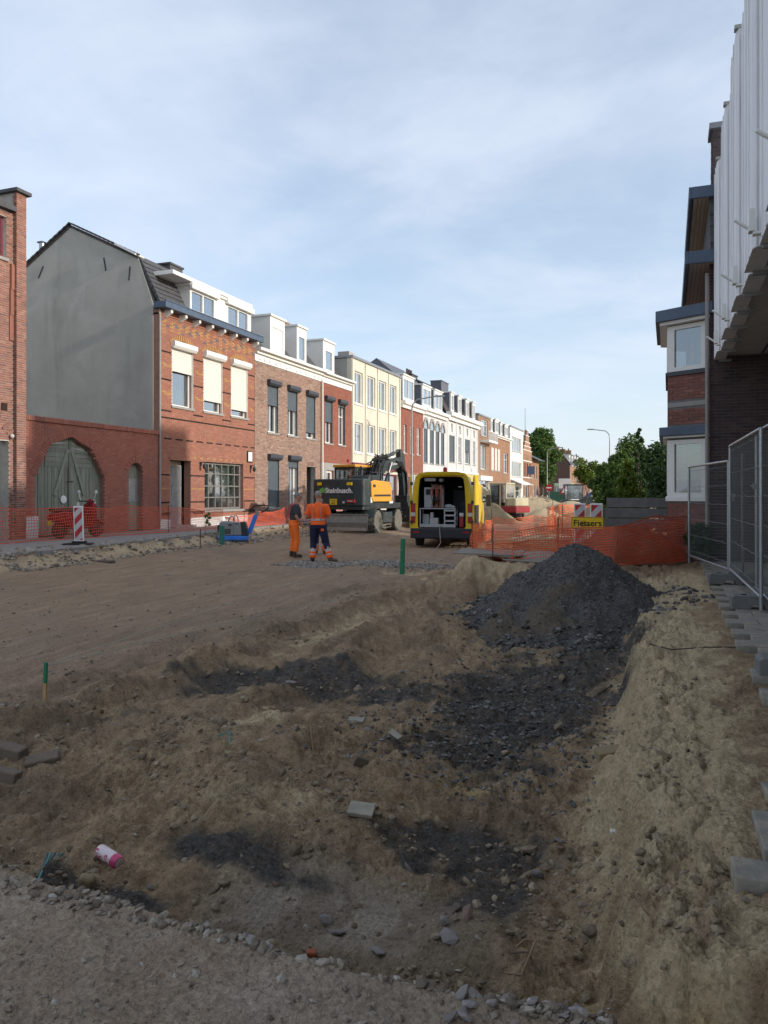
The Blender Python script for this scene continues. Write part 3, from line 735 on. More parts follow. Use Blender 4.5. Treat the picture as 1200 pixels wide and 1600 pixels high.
def brickwork(root, F, s0, s1, z0, z1, ops, mat, cls=None, extra=None, dep=.008, single=0, inside=None, hc=.0625, name='brickwork', L=.215, near=None):
    rs = random.Random(int((s0 + s1*7 + z1*3)*100)); sets = {}; lst = []
    for u, v, a, b in brick_rects(s0, s1, z0, z1, ops, L=L, hc=hc, inside=inside):
        k = cls((u + v)/2, (a + b)/2) if cls else None
        if single and k is None and v - u > L - .02: lst.append((u, v, a, b)); continue
        add_brick(sets.setdefault(k, MB()), F, u, v, a, b, dep + rs.uniform(-.003, .003) + (.004 if k else 0), rs.random())
    if single:
        if near: lst.sort(key=lambda q: near(F.p((q[0] + q[1])/2, (q[2] + q[3])/2)))
        for q in lst[single:]: add_brick(sets.setdefault(None, MB()), F, *q, dep, rs.random())
        proto = None; w = wloc(root)
        for u, v, a, b in lst[:single]:
            p = Vector(F.p((u + v)/2, (a + b)/2, 0)) - w
            if proto is None:
                F0 = Fr((0, 0, 0), F.d, F.n); m = MB(); h = (b - a)/2
                add_brick(m, F0, -L/2, L/2, -h, h, dep, 0.0); proto = m.build('brick', mat, root, local=True, tint=True); o = proto
            else:
                o = proto.copy(); COL.objects.link(o); o.parent = root
            o.location = p + F.n*rs.uniform(-.003, .003)
    for k, mb in sets.items():
        o = mb.build(name if k is None else 'brick_band', mat if k is None else extra[k], root, tint=True, fix=False); o['kind'] = 'stuff'
def window(root, F, s0, s1, z0, z1, frame='white_trim', mull=(), trans=(), rec=.12, sill='stone_grey', shut=None, shmat='shutter_grey', box=None, fw=.07, curtain=0, pane=True, sp=.06, name='window', bars=.045):
    fr = MB(); d0, d1 = -rec - .07, -rec
    fr.fbox(F, s0, s0 + fw, z0, z1, d0, d1); fr.fbox(F, s1 - fw, s1, z0, z1, d0, d1)
    fr.fbox(F, s0 + fw, s1 - fw, z0, z0 + fw, d0, d1); fr.fbox(F, s0 + fw, s1 - fw, z1 - fw, z1, d0, d1)
    W, Hh = s1 - s0, z1 - z0
    for m in mull: fr.fbox(F, s0 + m*W - bars/2, s0 + m*W + bars/2, z0 + fw, z1 - fw, d0 + .005, d1 + .006)
    for m in trans: fr.fbox(F, s0 + fw, s1 - fw, z0 + m*Hh - bars/2, z0 + m*Hh + bars/2, d0 + .008, d1 + .003)
    w = fr.build(name, frame, root)
    if pane:
        xs = [0, *mull, 1]; yz = [0, *trans, 1]
        for a, b in zip(xs[:-1], xs[1:]):
            for c, d in zip(yz[:-1], yz[1:]):
                q = MB(); q.fbox(F, s0 + max(a*W, fw) - .005, s0 + min(b*W, W - fw) + .005, z0 + max(c*Hh, fw) - .005, z0 + min(d*Hh, Hh - fw) + .005, d0 + .022, d0 + .034)
                q.build('pane', 'glass', w)
    if sill:
        q = MB(); q.fbox(F, s0 - .06, s1 + .06, z0 - .09, z0 - .002, -rec - .02, sp); q.build('sill', sill, w, bevel=.008)
    if shut:
        q = MB(); zb = z1 - shut*Hh; k = max(1, int((z1 - zb)/.05)); hh = (z1 - zb)/k
        for i in range(k): q.fbox(F, s0 + .015, s1 - .015, zb + i*hh + .004, zb + (i+1)*hh - .004, -.075, -.045)
        q.fbox(F, s0 + .018, s1 - .018, zb, z1, -.07, -.052)
        q.fbox(F, s0 - .012, s0 + .018, z0, z1, -.08, .004); q.fbox(F, s1 - .018, s1 + .012, z0, z1, -.08, .004)
        q.build('roller_shutter', shmat, w)
    if box:
        q = MB(); q.prism([F.p(s0 - .06, z1 - .02, -.05), F.p(s0 - .06, z1 - .02, .12), F.p(s0 - .06, z1 + .07, .20), F.p(s0 - .06, z1 + .21, .20), F.p(s0 - .06, z1 + .24, .16), F.p(s0 - .06, z1 + .24, -.005)], F.d*(W + .12))
        q.build('shutter_box', box, w, bevel=.01)
    if curtain:
        q = MB(); n = 24; zb = z1 - Hh*curtain
        vs = [F.p(s0 + fw + (W - 2*fw)*i/n, zz, -rec - .16 - .022*math.sin(i*2.1 + s0)) for zz in (zb, z1) for i in range(n + 1)]
        q.add(vs, [(i, i+1, n + 2 + i, n + 1 + i) for i in range(n)]); q.build('curtain', 'curtain', w)
    return w
def body(root, F, S, zc, mat, ops, depth=9.0, side=None, roof=None, hide=False):
    """front wall with openings, party walls, back, a dark sheet standing for the unlit room behind the windows"""
    m = MB(); wall_cells(m, F, 0, S, -.1, zc, ops); m.build('wall', mat, root)
    b = MB(); b.fbox(F, 0, .25, -.1, zc - .02, -depth, -.285); b.fbox(F, S - .25, S, -.1, zc - .02, -depth, -.285); b.fbox(F, .25, S - .25, -.1, zc - .02, -depth, -depth + .25)
    b.build('side_wall', side or mat, root)
    i = MB(); i.fbox(F, .26, S - .26, -.1, zc - .05, -1.35, -1.30); i.build('dark_backing', 'unlit_interior', root)
def slab_roof(root, F, S, prof, mat, th=.09, name='roof', over=.0, courses=0):
    m = MB()
    for (d0, z0), (d1, z1) in zip(prof[:-1], prof[1:]):
        n = Vector((-(z1 - z0), 0, 0)); L = math.hypot(d1 - d0, z1 - z0); nd, nz = (z1 - z0)/L, -(d1 - d0)/L
        if nz < 0: nd, nz = -nd, -nz
        k = courses if courses else 1
        for i in range(k):
            a, b = i/k, min(1, (i + 1.08)/k) if courses else 1
            lo, hi = (.035, .0) if courses else (0, 0)
            p = [(d0 + (d1 - d0)*a, z0 + (z1 - z0)*a), (d0 + (d1 - d0)*b, z0 + (z1 - z0)*b)]
            q = [F.p(-over, p[0][1] - nz*th, p[0][0] - nd*th), F.p(-over, p[1][1] - nz*th, p[1][0] - nd*th), F.p(-over, p[1][1] + nz*hi, p[1][0] + nd*hi), F.p(-over, p[0][1] + nz*lo, p[0][0] + nd*lo)]
            m.prism(q, F.d*(S + 2*over))
    return m.build(name, mat, root)
def box_dormer(root, F, s0, s1, z0, z1, front, back, mat='white_paint', win=(), side=None, cap='lead', frame='white_trim', mull=(), wz=None, shut=None, trans=()):
    m = MB(); Fd = Fr(F.p(0, 0, front), F.d, F.n)
    ops = [(a, b, *(wz or (z0 + .25, z1 - .3))) for a, b in win]
    wall_cells(m, Fd, s0, s1, z0, z1, ops, -.12, 0); d = m.build('dormer', mat, root)
    
    for q0 in (s0, s1 - .08): c = MB(); c.fbox(Fd, q0, q0 + .08, z0, z1, back - front, -.122); c.build('cheek', side or mat, d)
    c = MB(); c.fbox(Fd, s0 - .07, s1 + .07, z1 + .002, z1 + .10, back - front, .09); c.build('cap', cap, d, bevel=.01)
    i = MB(); i.fbox(Fd, s0 + .1, s1 - .1, z0, z1 - .02, -.75, -.7); i.build('dark_backing', 'unlit_interior', d)  # dark sheet in place of the shaded attic room
    for a, b, c0, c1 in ops:
        w = MB(); fw = .055; W = b - a
        w.fbox(Fd, a, a + fw, c0, c1, -.08, .012); w.fbox(Fd, b - fw, b, c0, c1, -.08, .012); w.fbox(Fd, a + fw, b - fw, c0, c0 + fw, -.08, .012); w.fbox(Fd, a + fw, b - fw, c1 - fw, c1, -.08, .012)
        for q in mull: w.fbox(Fd, a + q*W - .035, a + q*W + .035, c0 + fw, c1 - fw, -.078, .01)
        for q in trans: w.fbox(Fd, a + fw, b - fw, c0 + q*(c1 - c0) - .03, c0 + q*(c1 - c0) + .03, -.076, .008)
        w.fbox(Fd, a + fw - .004, b - fw + .004, c0 + fw - .004, c1 - fw + .004, -.05, -.04) if shut else None
        w.build('dormer_window', frame, d)
        if not shut:
            p = MB(); p.fbox(Fd, a + fw - .004, b - fw + .004, c0 + fw - .004, c1 - fw + .004, -.05, -.04); p.build('dormer_pane', 'glass', d)
    return d
def chimney(root, F, s0, s1, d0, d1, z0, z1, mat='brick_brown', pots=0):
    m = MB(); m.fbox(F, s0, s1, z0, z1, d0, d1); m.fbox(F, s0 - .05, s1 + .05, z1 + .001, z1 + .08, d0 - .05, d1 + .05); c = m.build('chimney', mat, root, tint=True)
    for i in range(pots):
        s = s0 + (s1 - s0)*(i + .5)/pots
        p = MB(); p.cyl(F.p(s, z1 + .08, (d0 + d1)/2), F.p(s, z1 + .55, (d0 + d1)/2), .11, .09, 8); p.build('chimney_pot', 'tile_dark', c)
def cornice(root, F, s0, s1, z0, z1, dep, mat='white_trim', steps=2):
    m = MB(); h = (z1 - z0)/steps
    for i in range(steps): m.fbox(F, s0, s1, z0 + i*h + .001*i, z0 + (i+1)*h, -.02, dep*(i + 1)/steps)
    return m.build('cornice', mat, root, bevel=.012)
def downpipe(root, F, s, z0, z1, mat='white_trim', off=.09):
    m = MB(); m.tube([F.p(s, z1, .02), F.p(s, z1 - .25, off), F.p(s, z0, off)], .036, 8); m.build('downpipe', mat, root, smooth=True)

# ---- left edge: tall brick house -----------------------------------------------------------
root = thing('brick_house', 'tall orange brown brick house with capped pier and shadowed arch at the left edge', 'house', (-17, 12, 0))
F = LF(8.0); S = 8.70; PS = 8.36
ops = [(5.6, 8.22, -.1, 2.72), (6.6, 8.13, 7.72, 8.85)]
m = MB(); wall_cells(m, F, 0, PS, -.1, 9.02, ops, -.3); m.fbox(F, S - .25, S, -.1, 8.9, -7, -.3); m.build('wall', 'mortar', root)
def arch_z(s): return 2.72 + .62*math.sqrt(max(0, 1 - ((s - 6.91)/1.31)**2))
brickwork(root, F, 5.0, PS - .005, -.05, 9.0, ops, 'brick_tower', single=150, near=lambda p: -p[1], L=.205)
m = MB(); m.fbox(F, PS, S - .01, -.1, 9.60, -.9, .14); m.build('pier', 'mortar', root)
brickwork(root, Fr((-16.86, 8, 0), (0, 1, 0), (1, 0, 0)), PS, S - .01, -.05, 9.58, [], 'brick_tower', single=150, near=lambda p: -p[2], L=.165)
brickwork(root, Fr((-16.86, 8 + PS, 0), (-1, 0, 0), (0, -1, 0)), 0, .14, -.05, 9.58, [], 'brick_tower')
m = MB(); m.fbox(F, PS - .10, S + .10, 9.602, 9.70, -1.0, .25); m.build('cap_slab', 'slate', root, bevel=.01)
m = MB(); m.prism([F.p(6.5, 8.98, .16), F.p(PS - .005, 9.05, .16), F.p(PS - .005, 9.17, .16), F.p(6.5, 9.42, .16)], F.n*-1.2); m.build('coping', 'slate', root)
for a_, b_, k_ in ((6.9, 7.6, .02), (6.2, 6.95, .05), (5.5, 6.25, .08)):
    m = MB(); m.fbox(F, PS - .10 - k_*.5, PS - .004, a_, b_, .0, .09 - k_*.6); m.build('stepped_course', 'brick_tower', root, tint=True)
for i in range(13):
    a_ = math.pi*(i + .5)/13
    m = MB(); m.obox(F.p(6.91 + 1.45*math.cos(a_), 2.72 + .72*math.sin(a_), .010), (.05, .075, .26), Matrix.Rotation(a_ - math.pi/2, 3, 'X'), random.random()); m.build('arch_brick', 'brick_tower', root, tint=True)
m = MB(); m.fbox(F, 7.95, 8.15, 3.55, 3.75, .0, .03); m.build('relief_tile', 'glazed_dark', root)
m = MB(); m.fbox(F, 5.6, 8.22, -.1, 2.72, -.95, -.9); m.build('porch_door', 'unlit_interior', root)
m = MB(); m.ell(F.p(8.26, 2.86, .08), (.06, .06, .06)); m.build('wall_lamp', 'lamp_clear', root)
window(root, F, 6.6, 8.13, 7.72, 8.85, frame='maroon', mull=(.5,), sill='stone_grey')
m = MB(); m.fbox(F, 5.5, 8.3, 7.4, 8.9, -1.3, -1.25); m.build('dark_backing', 'unlit_interior', root)  # dark sheet behind the upper window, painted as an unlit room

# ---- brick wall with the green gate -----------------------------------------------------------
root = thing('garden_wall', 'red brick yard wall with a large weathered green gate and a narrow arched door', 'wall', (-17, 19.8, 0))
F = LF(16.72); S = 6.18
gs0, gs1 = fy(55) - 16.72, fy(164) - 16.72
gz = 1.75; gt = 3.02; gm = (gs0 + gs1)/2 + .05
gate_poly = [(gs0, -.1), (gs1, -.1), (gs1, gz), (gs0 + (gs1 - gs0)*.79, 2.66), (gs0 + (gs1 - gs0)*.49, 3.0), (gs0 + (gs1 - gs0)*.19, 2.7), (gs0, gz)]
ds0, ds1 = fy(201) - 16.72, fy(224) - 16.72
dm, dr = (ds0 + ds1)/2, (ds1 - ds0)/2
def gate_top(s):
    pts = [gate_poly[6], gate_poly[5], gate_poly[4], gate_poly[3], gate_poly[2]]
    for (a, za), (b, zb) in zip(pts[:-1], pts[1:]):
        if a <= s <= b: return za + (zb - za)*(s - a)/(b - a)
    return -1
def door_top(s): return 2.02 + .30*math.sqrt(max(0, 1 - ((s - dm)/dr)**2)) if abs(s - dm) < dr else -1
m = MB()
cuts = sorted({0, S, *[p[0] for p in gate_poly], *[ds0 + (ds1 - ds0)*i/8 for i in range(9)]})
for a, b in zip(cuts[:-1], cuts[1:]):
    c = (a + b)/2; za, zb = (max(-.1, gate_top(a + 1e-5), door_top(a + 1e-4)), max(-.1, gate_top(b - 1e-5), door_top(b - 1e-4)))
    m.hexa([F.p(a, za, -.30), F.p(b, zb, -.30), F.p(b, zb, 0), F.p(a, za, 0), F.p(a, 3.36, -.30), F.p(b, 3.36, -.30), F.p(b, 3.36, 0), F.p(a, 3.36, 0)])
m.build('wall', 'mortar_red', root)
brickwork(root, F, 0, S, -.06, 3.36, [], 'brick_gate', single=120, inside=lambda s, z: z > max(gate_top(s) + .02, door_top(s) + .02), near=lambda p: p[1])
m = MB(); n = int(S/.075)
for i in range(n): m.fbox(F, i*S/n, (i + 1)*S/n - .01, 3.362, 3.50 + random.uniform(-.004, .004), -.34, .06, random.random())
m.build('coping_bricks', 'brick_gate', root, tint=True)
m = MB()                                                           # soldier courses along the gate head and the door arch
pts = [gate_poly[6], gate_poly[5], gate_poly[4], gate_poly[3], gate_poly[2]]
for (a, za), (b, zb) in zip(pts[:-1], pts[1:]):
    L = math.hypot(b - a, zb - za); k = int(L/.075); an = math.atan2(zb - za, b - a)
    for i in range(k):
        q = (i + .5)/k; s, z = a + (b - a)*q - math.sin(an)*.12, za + (zb - za)*q + math.cos(an)*.12
        m.obox(F.p(s, z, .006), (.03, .062, .22), Matrix.Rotation(an, 3, 'X'), random.random())
for i in range(9):
    a = math.pi*(i + .5)/9; m.obox(F.p(dm - (dr + .1)*math.cos(a), 2.02 + .40*math.sin(a), .006), (.03, .06, .2), Matrix.Rotation(math.pi/2 - a if False else (a - math.pi/2)*-1, 3, 'X'), random.random())
m.build('arch_bricks', 'brick_gate', root, tint=True)
m = MB(); m.fbox(F, .02, .5, -.08, .62, .002, .07); m.build('plinth_block', 'plinth_white', root, bevel=.01)
# gate: upright boards at the sides, slanting boards in the middle
g = MB(); g.fbox(F, gs0 - .02, gs1 + .02, -.05, gz, -.26, -.21); gate = g.build('gate', 'wood_green', root)
nb = 22
for i in range(nb):
    a, b = gs0 + (gs1 - gs0)*i/nb, gs0 + (gs1 - gs0)*(i + 1)/nb - .012
    za, zb = gate_top(max(a, gs0 + .001)) - .0, gate_top(min(b, gs1 - .001))
    p = MB(); d1 = -.165 + random.uniform(-.01, .01); zc = 1.75 if 5 <= i <= 16 else None
    z0 = .03 + random.uniform(0, .04)
    ta, tb = (min(za, 2.55), min(zb, 2.55)) if zc else (za, zb)
    p.hexa([F.p(a, z0, -.208), F.p(b, z0, -.208), F.p(b, z0, d1), F.p(a, z0, d1), F.p(a, ta, -.208), F.p(b, tb, -.208), F.p(b, tb, d1), F.p(a, ta, d1)])
    p.build('board', 'wood_green', gate)
for sgn in (-1, 1):
    for k in range(6):                                             # boards across the head and rays from the middle
        z = 2.08 + .15*k; x1 = gm + sgn*min(1.02 - .03*k, .98)
        zt = lambda s, z=z: min(z + .138, gate_top(s) - .005)
        if z > 2.95: continue
        x1c = x1
        while abs(x1c - gm) > .1 and gate_top(x1c) < z + .03: x1c -= sgn*.04
        a, b = sorted((gm + sgn*.03, x1c))
        if b - a < .12: continue
        p = MB(); p.hexa([F.p(a, z, -.165), F.p(b, z - .0, -.165), F.p(b, z, -.148), F.p(a, z, -.148), F.p(a, zt(a), -.165), F.p(b, zt(b), -.165), F.p(b, zt(b), -.148), F.p(a, zt(a), -.148)]); p.build('board', 'wood_green', gate)
    for k in range(1):
        p = MB(); p.bar(F.p(gm + sgn*.08, 2.62, -.135), F.p(gm + sgn*.62, 1.22, -.135), .11, .03, up=(1, 0, 0)); p.build('board', 'wood_green', gate)
p = MB(); p.fbox(F, gm - .04, gm + .04, .05, 2.95, -.15, -.118); p.build('middle_post', 'wood_green', gate)
p = MB(); p.lathe([(.001, .0), (.12, 0), (.12, .02), (.001, .03)], F.p(gm - .28, 1.10, -.125), 'x', 12); p.build('round_badge', 'sign_white', gate)
p = MB(); p.fbox(F, gm - .12, gm + .12, 1.62, 1.66, -.12, -.105); p.build('bolt', 'dark_metal', gate)
d = MB(); d.fbox(F, ds0, ds1, .05, 1.02, -.25, -.2); d.fbox(F, ds0, ds1, 1.75, 2.30, -.25, -.2); door = d.build('narrow_door', 'wood_green', root)
p = MB(); p.fbox(F, ds0 + .02, ds1 - .02, 1.0, 1.78, -.22, -.185); p.build('metal_sheet', 'metal_sheet', door)
for i in range(5):
    p = MB(); p.fbox(F, ds0 + (ds1 - ds0)*i/5, ds0 + (ds1 - ds0)*(i + 1)/5 - .012, .05, .99, -.2, -.18); p.build('board', 'wood_green', door)

# ---- red brick house with the grey gable -------------------------------------------------------
Y0, Y1 = 22.92, 29.6; S = Y1 - Y0; F = LF(Y0)
root = thing('row_house', 'red brick row house with grey gable, yellow and black brick bands, wide white dormer', 'house', (-17, Y0, 0))
wins = [(fy(268.5) - Y0, fy(301.5) - Y0, 4.50, 6.62), (fy(318) - Y0, fy(347.3) - Y0, 4.50, 6.62), (fy(360.8) - Y0, fy(387) - Y0, 4.50, 6.62)]
dr0, dr1 = fy(265.5) - Y0, fy(297.5) - Y0
bw = (fy(319.5) - Y0, fy(380) - Y0, .62, 2.52)
ops = wins + [(dr0, dr1, -.1, 2.50), bw]
body(root, F, S, 7.75, 'mortar_red', ops, side='render_grey')
def red_cls(s, z):
    if 7.02 < z < 7.55:
        q = (s*2.15) % 1.0; k = (z - 7.02)/.53
        if abs(q - .5) < .27*(k) and (int(s/.113) + int(z/.0625)) % 2 == 0: return 'y'
        if abs(q - .5) > .5 - .30*k and (int(s/.113) + int(z/.0625)) % 3 == 0: return 'b'
    inb = any(a - .05 < s < b + .05 for a, b, _, _ in wins)
    c = int(s/.1135)
    for zz in (4.02,):
        if abs(z - zz) < .033: return 'd'
    if abs(z - 3.28) < .033: return 'd' if c % 3 else None
    for zz in (5.42, 6.40):
        if abs(z - zz) < .033 and not inb: return 'd'
    for zz in (4.93, 5.92):
        if abs(z - zz) < .05 and not inb and c % 3: return 'y'
    if abs(z - 2.62) < .04 and s > 1.9 and c % 4: return 'y'
    low = s < dr0 or dr1 < s < bw[0] or s > bw[1]
    for zz in (.95, 1.95):
        if abs(z - zz) < .033 and low: return 'd'
    if abs(z - 1.45) < .033 and low: return 'y'
    for zz in (4.28, 4.37, .50, .59):
        if abs(z - zz) < .033 and (c + int(round(z*10.5))) % 2: return 'd' if (zz > 1 and not inb) or (zz < 1 and low) else None
    return None
brickwork(root, F, 0, S, .36, 7.68, ops, 'brick_red', red_cls, {'y': 'glazed_yellow', 'd': 'glazed_dark', 'b': 'glazed_blue'})
m = MB(); wall_cells(m, F, 0, S, -.1, .345, [(dr0, dr1, -.1, .35)], 0, .02); m.build('plinth', 'plinth_white', root)
for (a, b, z0, z1), sh in zip(wins, (.40, .80, .87)):
    window(root, F, a, b, z0, z1, mull=(), trans=(), shut=sh, shmat='shutter_cream', box='white_trim', curtain=.0, rec=.16)
    q = MB()                                                       # segmental arch of upright bricks above the box
    for i in range(15):
        an = R(38)*(i - 7)/7; mid = (a + b)/2; rr = (b - a)/2/math.sin(R(38)) + .1
        q.obox(F.p(mid + rr*math.sin(an), z1 + .42 + rr*(math.cos(an) - 1), .010), (.03, .065, .19), Matrix.Rotation(-an, 3, 'X'), random.random())
    q.build('arch_bricks', 'glazed_yellow' , root, tint=True)
# blocked doorway
m = MB(); m.fbox(F, dr0, dr1, 0, 2.5, -.46, -.42); wdoor = m.build('blocked_door', 'mortar', root)
zz_ = .1; r_ = 0
while zz_ < 2.1:
    for a, b in (((0, .5), (.5, 1)) if r_ % 2 else ((0, 1),)):
        p = MB(); W = dr1 - dr0; p.fbox(F, dr0 + a*W + .012, dr0 + b*W - .012, zz_, min(zz_ + .37, 2.48) - .012, -.418, -.395); p.build('block', 'blockwork', wdoor)
    zz_ += .37; r_ += 1
m = MB(); m.fbox(F, dr0 - .05, dr1 + .05, 2.502, 2.6, -.02, .05); m.build('lintel', 'brick_red', root, tint=True)
m = MB(); m.fbox(F, dr0, dr1, -.1, .09, -.38, .28); m.build('doorstep', 'stone_grey', root, bevel=.01)
w = window(root, F, *bw, frame='frame_grey', mull=(1/6, 2/6, 3/6, 4/6, 5/6), trans=(.26, .5, .76), rec=.14, curtain=1, fw=.09, sill='stone_grey', bars=.05)
m = MB(); m.fbox(F, fy(385.5) - Y0, fy(393) - Y0, 2.62, 3.10, .01, .05); q = m.build('wall_plaque', 'sign_black', root)
m = MB(); m.fbox(F, fy(386.3) - Y0, fy(392.3) - Y0, 2.66, 3.06, .051, .06); m.build('plaque_face', 'sign_white', q)
for u in (312.5, 391):
    m = MB(); s = fy(u) - Y0; m.fbox(F, s - .05, s + .05, 2.35, 2.5, .01, .06); m.tube([F.p(s, 2.45, .05), F.p(s, 2.5, .18), F.p(s, 2.42, .2)], .02, 6); m.ell(F.p(s, 2.32, .2), (.07, .07, .11)); m.build('wall_lamp', 'dark_metal', root)
# box gutter on white brackets
m = MB(); m.fbox(F, -.22, S + .08, 7.86, 8.08, -.1, .42); m.fbox(F, -.22, S + .08, 8.08, 8.12, .38, .44); m.build('gutter', 'blue_fascia', root, bevel=.012)
for i in range(8):
    s = .25 + i*(S - .5)/7
    m = MB(); m.prism([F.p(s - .06, 7.86, .0), F.p(s - .06, 7.86, .34), F.p(s - .06, 7.74, .34), F.p(s - .06, 7.62, .10), F.p(s - .06, 7.60, .0)], F.d*.12); m.build('bracket', 'white_trim', root, bevel=.01)
m = MB(); m.fbox(F, 0, S, 7.69, 7.855, -.28, .03); m.build('eaves_board', 'brick_red', root, tint=True)
downpipe(root, F, -.07, .3, 7.85, 'stone_grey', .06)
prof = [(.02, 8.1), (-.9, 9.83), (-4.0, 11.34), (-6.15, 10.02), (-7.6, 9.96)]
slab_roof(root, F, S, prof[:2], 'slate', courses=9, over=.0); slab_roof(root, F, S, prof[1:], 'tile_dark', over=.04)
g = MB(); poly = [(-.28, -.1), (-.28, 8.05), (-.92, 9.76), (-4.0, 11.26), (-6.12, 9.96), (-7.6, 9.9), (-7.6, -.1)]
g.prism([F.p(-.015, z, d) for d, z in poly], F.d*.24); g.build('gable_wall', 'render_grey', root)
m = MB()
for i in range(26):                                                # verge tiles along the gable edge
    a = i/26
    for (p, q, n) in ((prof[1], prof[2], 16), (prof[2], prof[3], 10)):
        if i >= n: continue
        t0, t1 = i/n, (i + 1)/n
        m.bar(F.p(-.02, p[1] + (q[1] - p[1])*t0 + .07, p[0] + (q[0] - p[0])*t0), F.p(-.02, p[1] + (q[1] - p[1])*t1 + .045, p[0] + (q[0] - p[0])*t1), .14, .05)
m.build('verge_tiles', 'tile_dark', root)
m = MB(); m.bar(F.p(.10, 9.88, -.95), F.p(.10, 10.35, -1.85), .55, .06); m.build('roof_flashing', 'white_trim', root)
m = MB(); s = .55; m.cyl(F.p(s, 9.9, -5.9), F.p(s, 11.05, -5.9), .11, .11, 10); m.cyl(F.p(s, 11.05, -5.9), F.p(s, 11.12, -5.9), .20, .05, 10); m.build('flue_pipe', 'galvanised', root, smooth=True)
m = MB(); rs_ = random.Random(3); pts = [F.p(-.017, 3.4 + .14*i, -6.35 + .05*math.sin(i*.9) + rs_.uniform(-.05, .05) - .012*i) for i in range(26)]
m.tube(pts, .012, 5); m.build('wall_crack', 'dark_metal', root)
for (d, z, an) in ((-1.3, 9.25, .1), (-2.4, 9.7, -.2), (-5.4, 9.7, .5)):
    m = MB(); m.obox(F.p(-.02, z, d), (.05, .03, .5), Matrix.Rotation(an, 3, 'Y')); m.build('wall_anchor', 'dark_metal', root)
dz0, dz1 = 8.10, 9.12
d = box_dormer(root, F, fy(281, -17.35) - Y0, fy(378, -17.35) - Y0, dz0, dz1, .10, -2.6, win=[(fy(284.5, -17.28) - Y0, fy(322.5, -17.28) - Y0), (fy(342.5, -17.28) - Y0, fy(375.5, -17.28) - Y0)], mull=(.5,), wz=(8.2, 8.98), cap='white_trim')
m = MB(); m.fbox(F, fy(262, -17.0) - Y0, fy(387, -17.0) - Y0, 9.225, 9.375, -2.6, .24); m.build('dormer_fascia', 'white_trim', root, bevel=.015)
for a, b in ((fy(285, -17.2) - Y0, fy(329, -17.2) - Y0), (fy(342, -17.2) - Y0, fy(384, -17.2) - Y0)):
    m = MB(); m.fbox(F, a, b, 8.99, 9.22, .11, .26); m.build('shutter_box', 'white_trim', root, bevel=.03)
chimney(root, F, 4.6, 5.5, -3.6, -2.9, 9.3, 11.05, 'slate')

# ---- brown brick house ---------------------------------------------------------------------------
Y0, Y1 = 29.62, 36.45; S = Y1 - Y0; F = LF(Y0)
root = thing('row_house', 'brown brick row house with dark roller shutters and white cornice behind the two workers', 'house', (-17, Y0, 0))
up = [(fy(418) - Y0, fy(434.5) - Y0, 4.06, 6.2), (fy(449.3) - Y0, fy(464.6) - Y0, 4.06, 6.2), (fy(478.3) - Y0, fy(492.6) - Y0, 4.06, 6.2)]
lo = [(fy(418.5) - Y0, fy(436) - Y0, .62, 2.82), (fy(450.5) - Y0, fy(466) - Y0, .05, 2.85), (fy(479) - Y0, fy(493) - Y0, -.1, 2.62)]
body(root, F, S, 7.1, 'mortar', up + lo, side='render_side')
brickwork(root, F, 0, S, -.05, 7.08, up + lo, 'brick_brown')
for q, sh, mu in zip(up, (.42, .44, .87), ((.5,), (.5,), ())): window(root, F, *q, mull=mu, shut=sh, box='box_grey', rec=.16, curtain=.8)
window(root, F, *lo[0], shut=.97, box='box_grey')
q = window(root, F, *lo[1], mull=(.62,), shut=.12, box='box_grey', fw=.13, sill=None, rec=.2, trans=())
m = MB(); m.fbox(F, lo[2][0], lo[2][1], -.1, 2.6, -1.25, -1.2); m.build('passage_door', 'unlit_interior', root)
m = MB(); n = 11
for i in range(n): m.fbox(F, lo[2][0] + (lo[2][1] - lo[2][0])*i/n, lo[2][0] + (lo[2][1] - lo[2][0])*(i + 1)/n - .012, 2.63 + .03*math.sin(math.pi*(i + .5)/n), 2.82 + .03*math.sin(math.pi*(i + .5)/n), -.02, .015, random.random())
m.build('arch_bricks', 'brick_brown', root, tint=True)
cornice(root, F, -.06, S + .03, 7.10, 7.42, .06, 'white_trim', 1); cornice(root, F, -.06, S + .03, 7.422, 7.68, .36, 'white_trim', 2)
for i in range(13):
    s = .3 + i*(S - .6)/12; m = MB()
    if i % 2: m.lathe([(.001, 0), (.11, 0), (.11, .03), (.05, .05)], F.p(s, 7.27, .062), 'x', 10)
    else: m.fbox(F, s - .14, s + .14, 7.2, 7.34, .06, .095)
    m.build('ornament', 'white_trim', root)
for a in [i*S/6 for i in range(7)]: pass
slab_roof(root, F, S, [(-.35, 7.7), (-1.9, 9.4), (-4.5, 10.1), (-9, 7.6)], 'slate', courses=0)
for (ua, ub, zt) in ((415.7, 438.5, 9.55), (457.7, 472.7, 9.62)):
    a, b = fy(ua, -17.6) - Y0, fy(ub, -17.6) - Y0
    box_dormer(root, F, a, b, 7.75, zt, -.38, -3.2, win=[(a + .16, b - .16)], wz=(7.95, zt - .42), cap='white_trim', shut=(ua < 420), side='white_paint')
chimney(root, F, .15, .85, -3.4, -2.6, 9.5, 10.55, 'slate')
downpipe(root, F, S - .02, .2, 7.4, 'white_trim', .12)

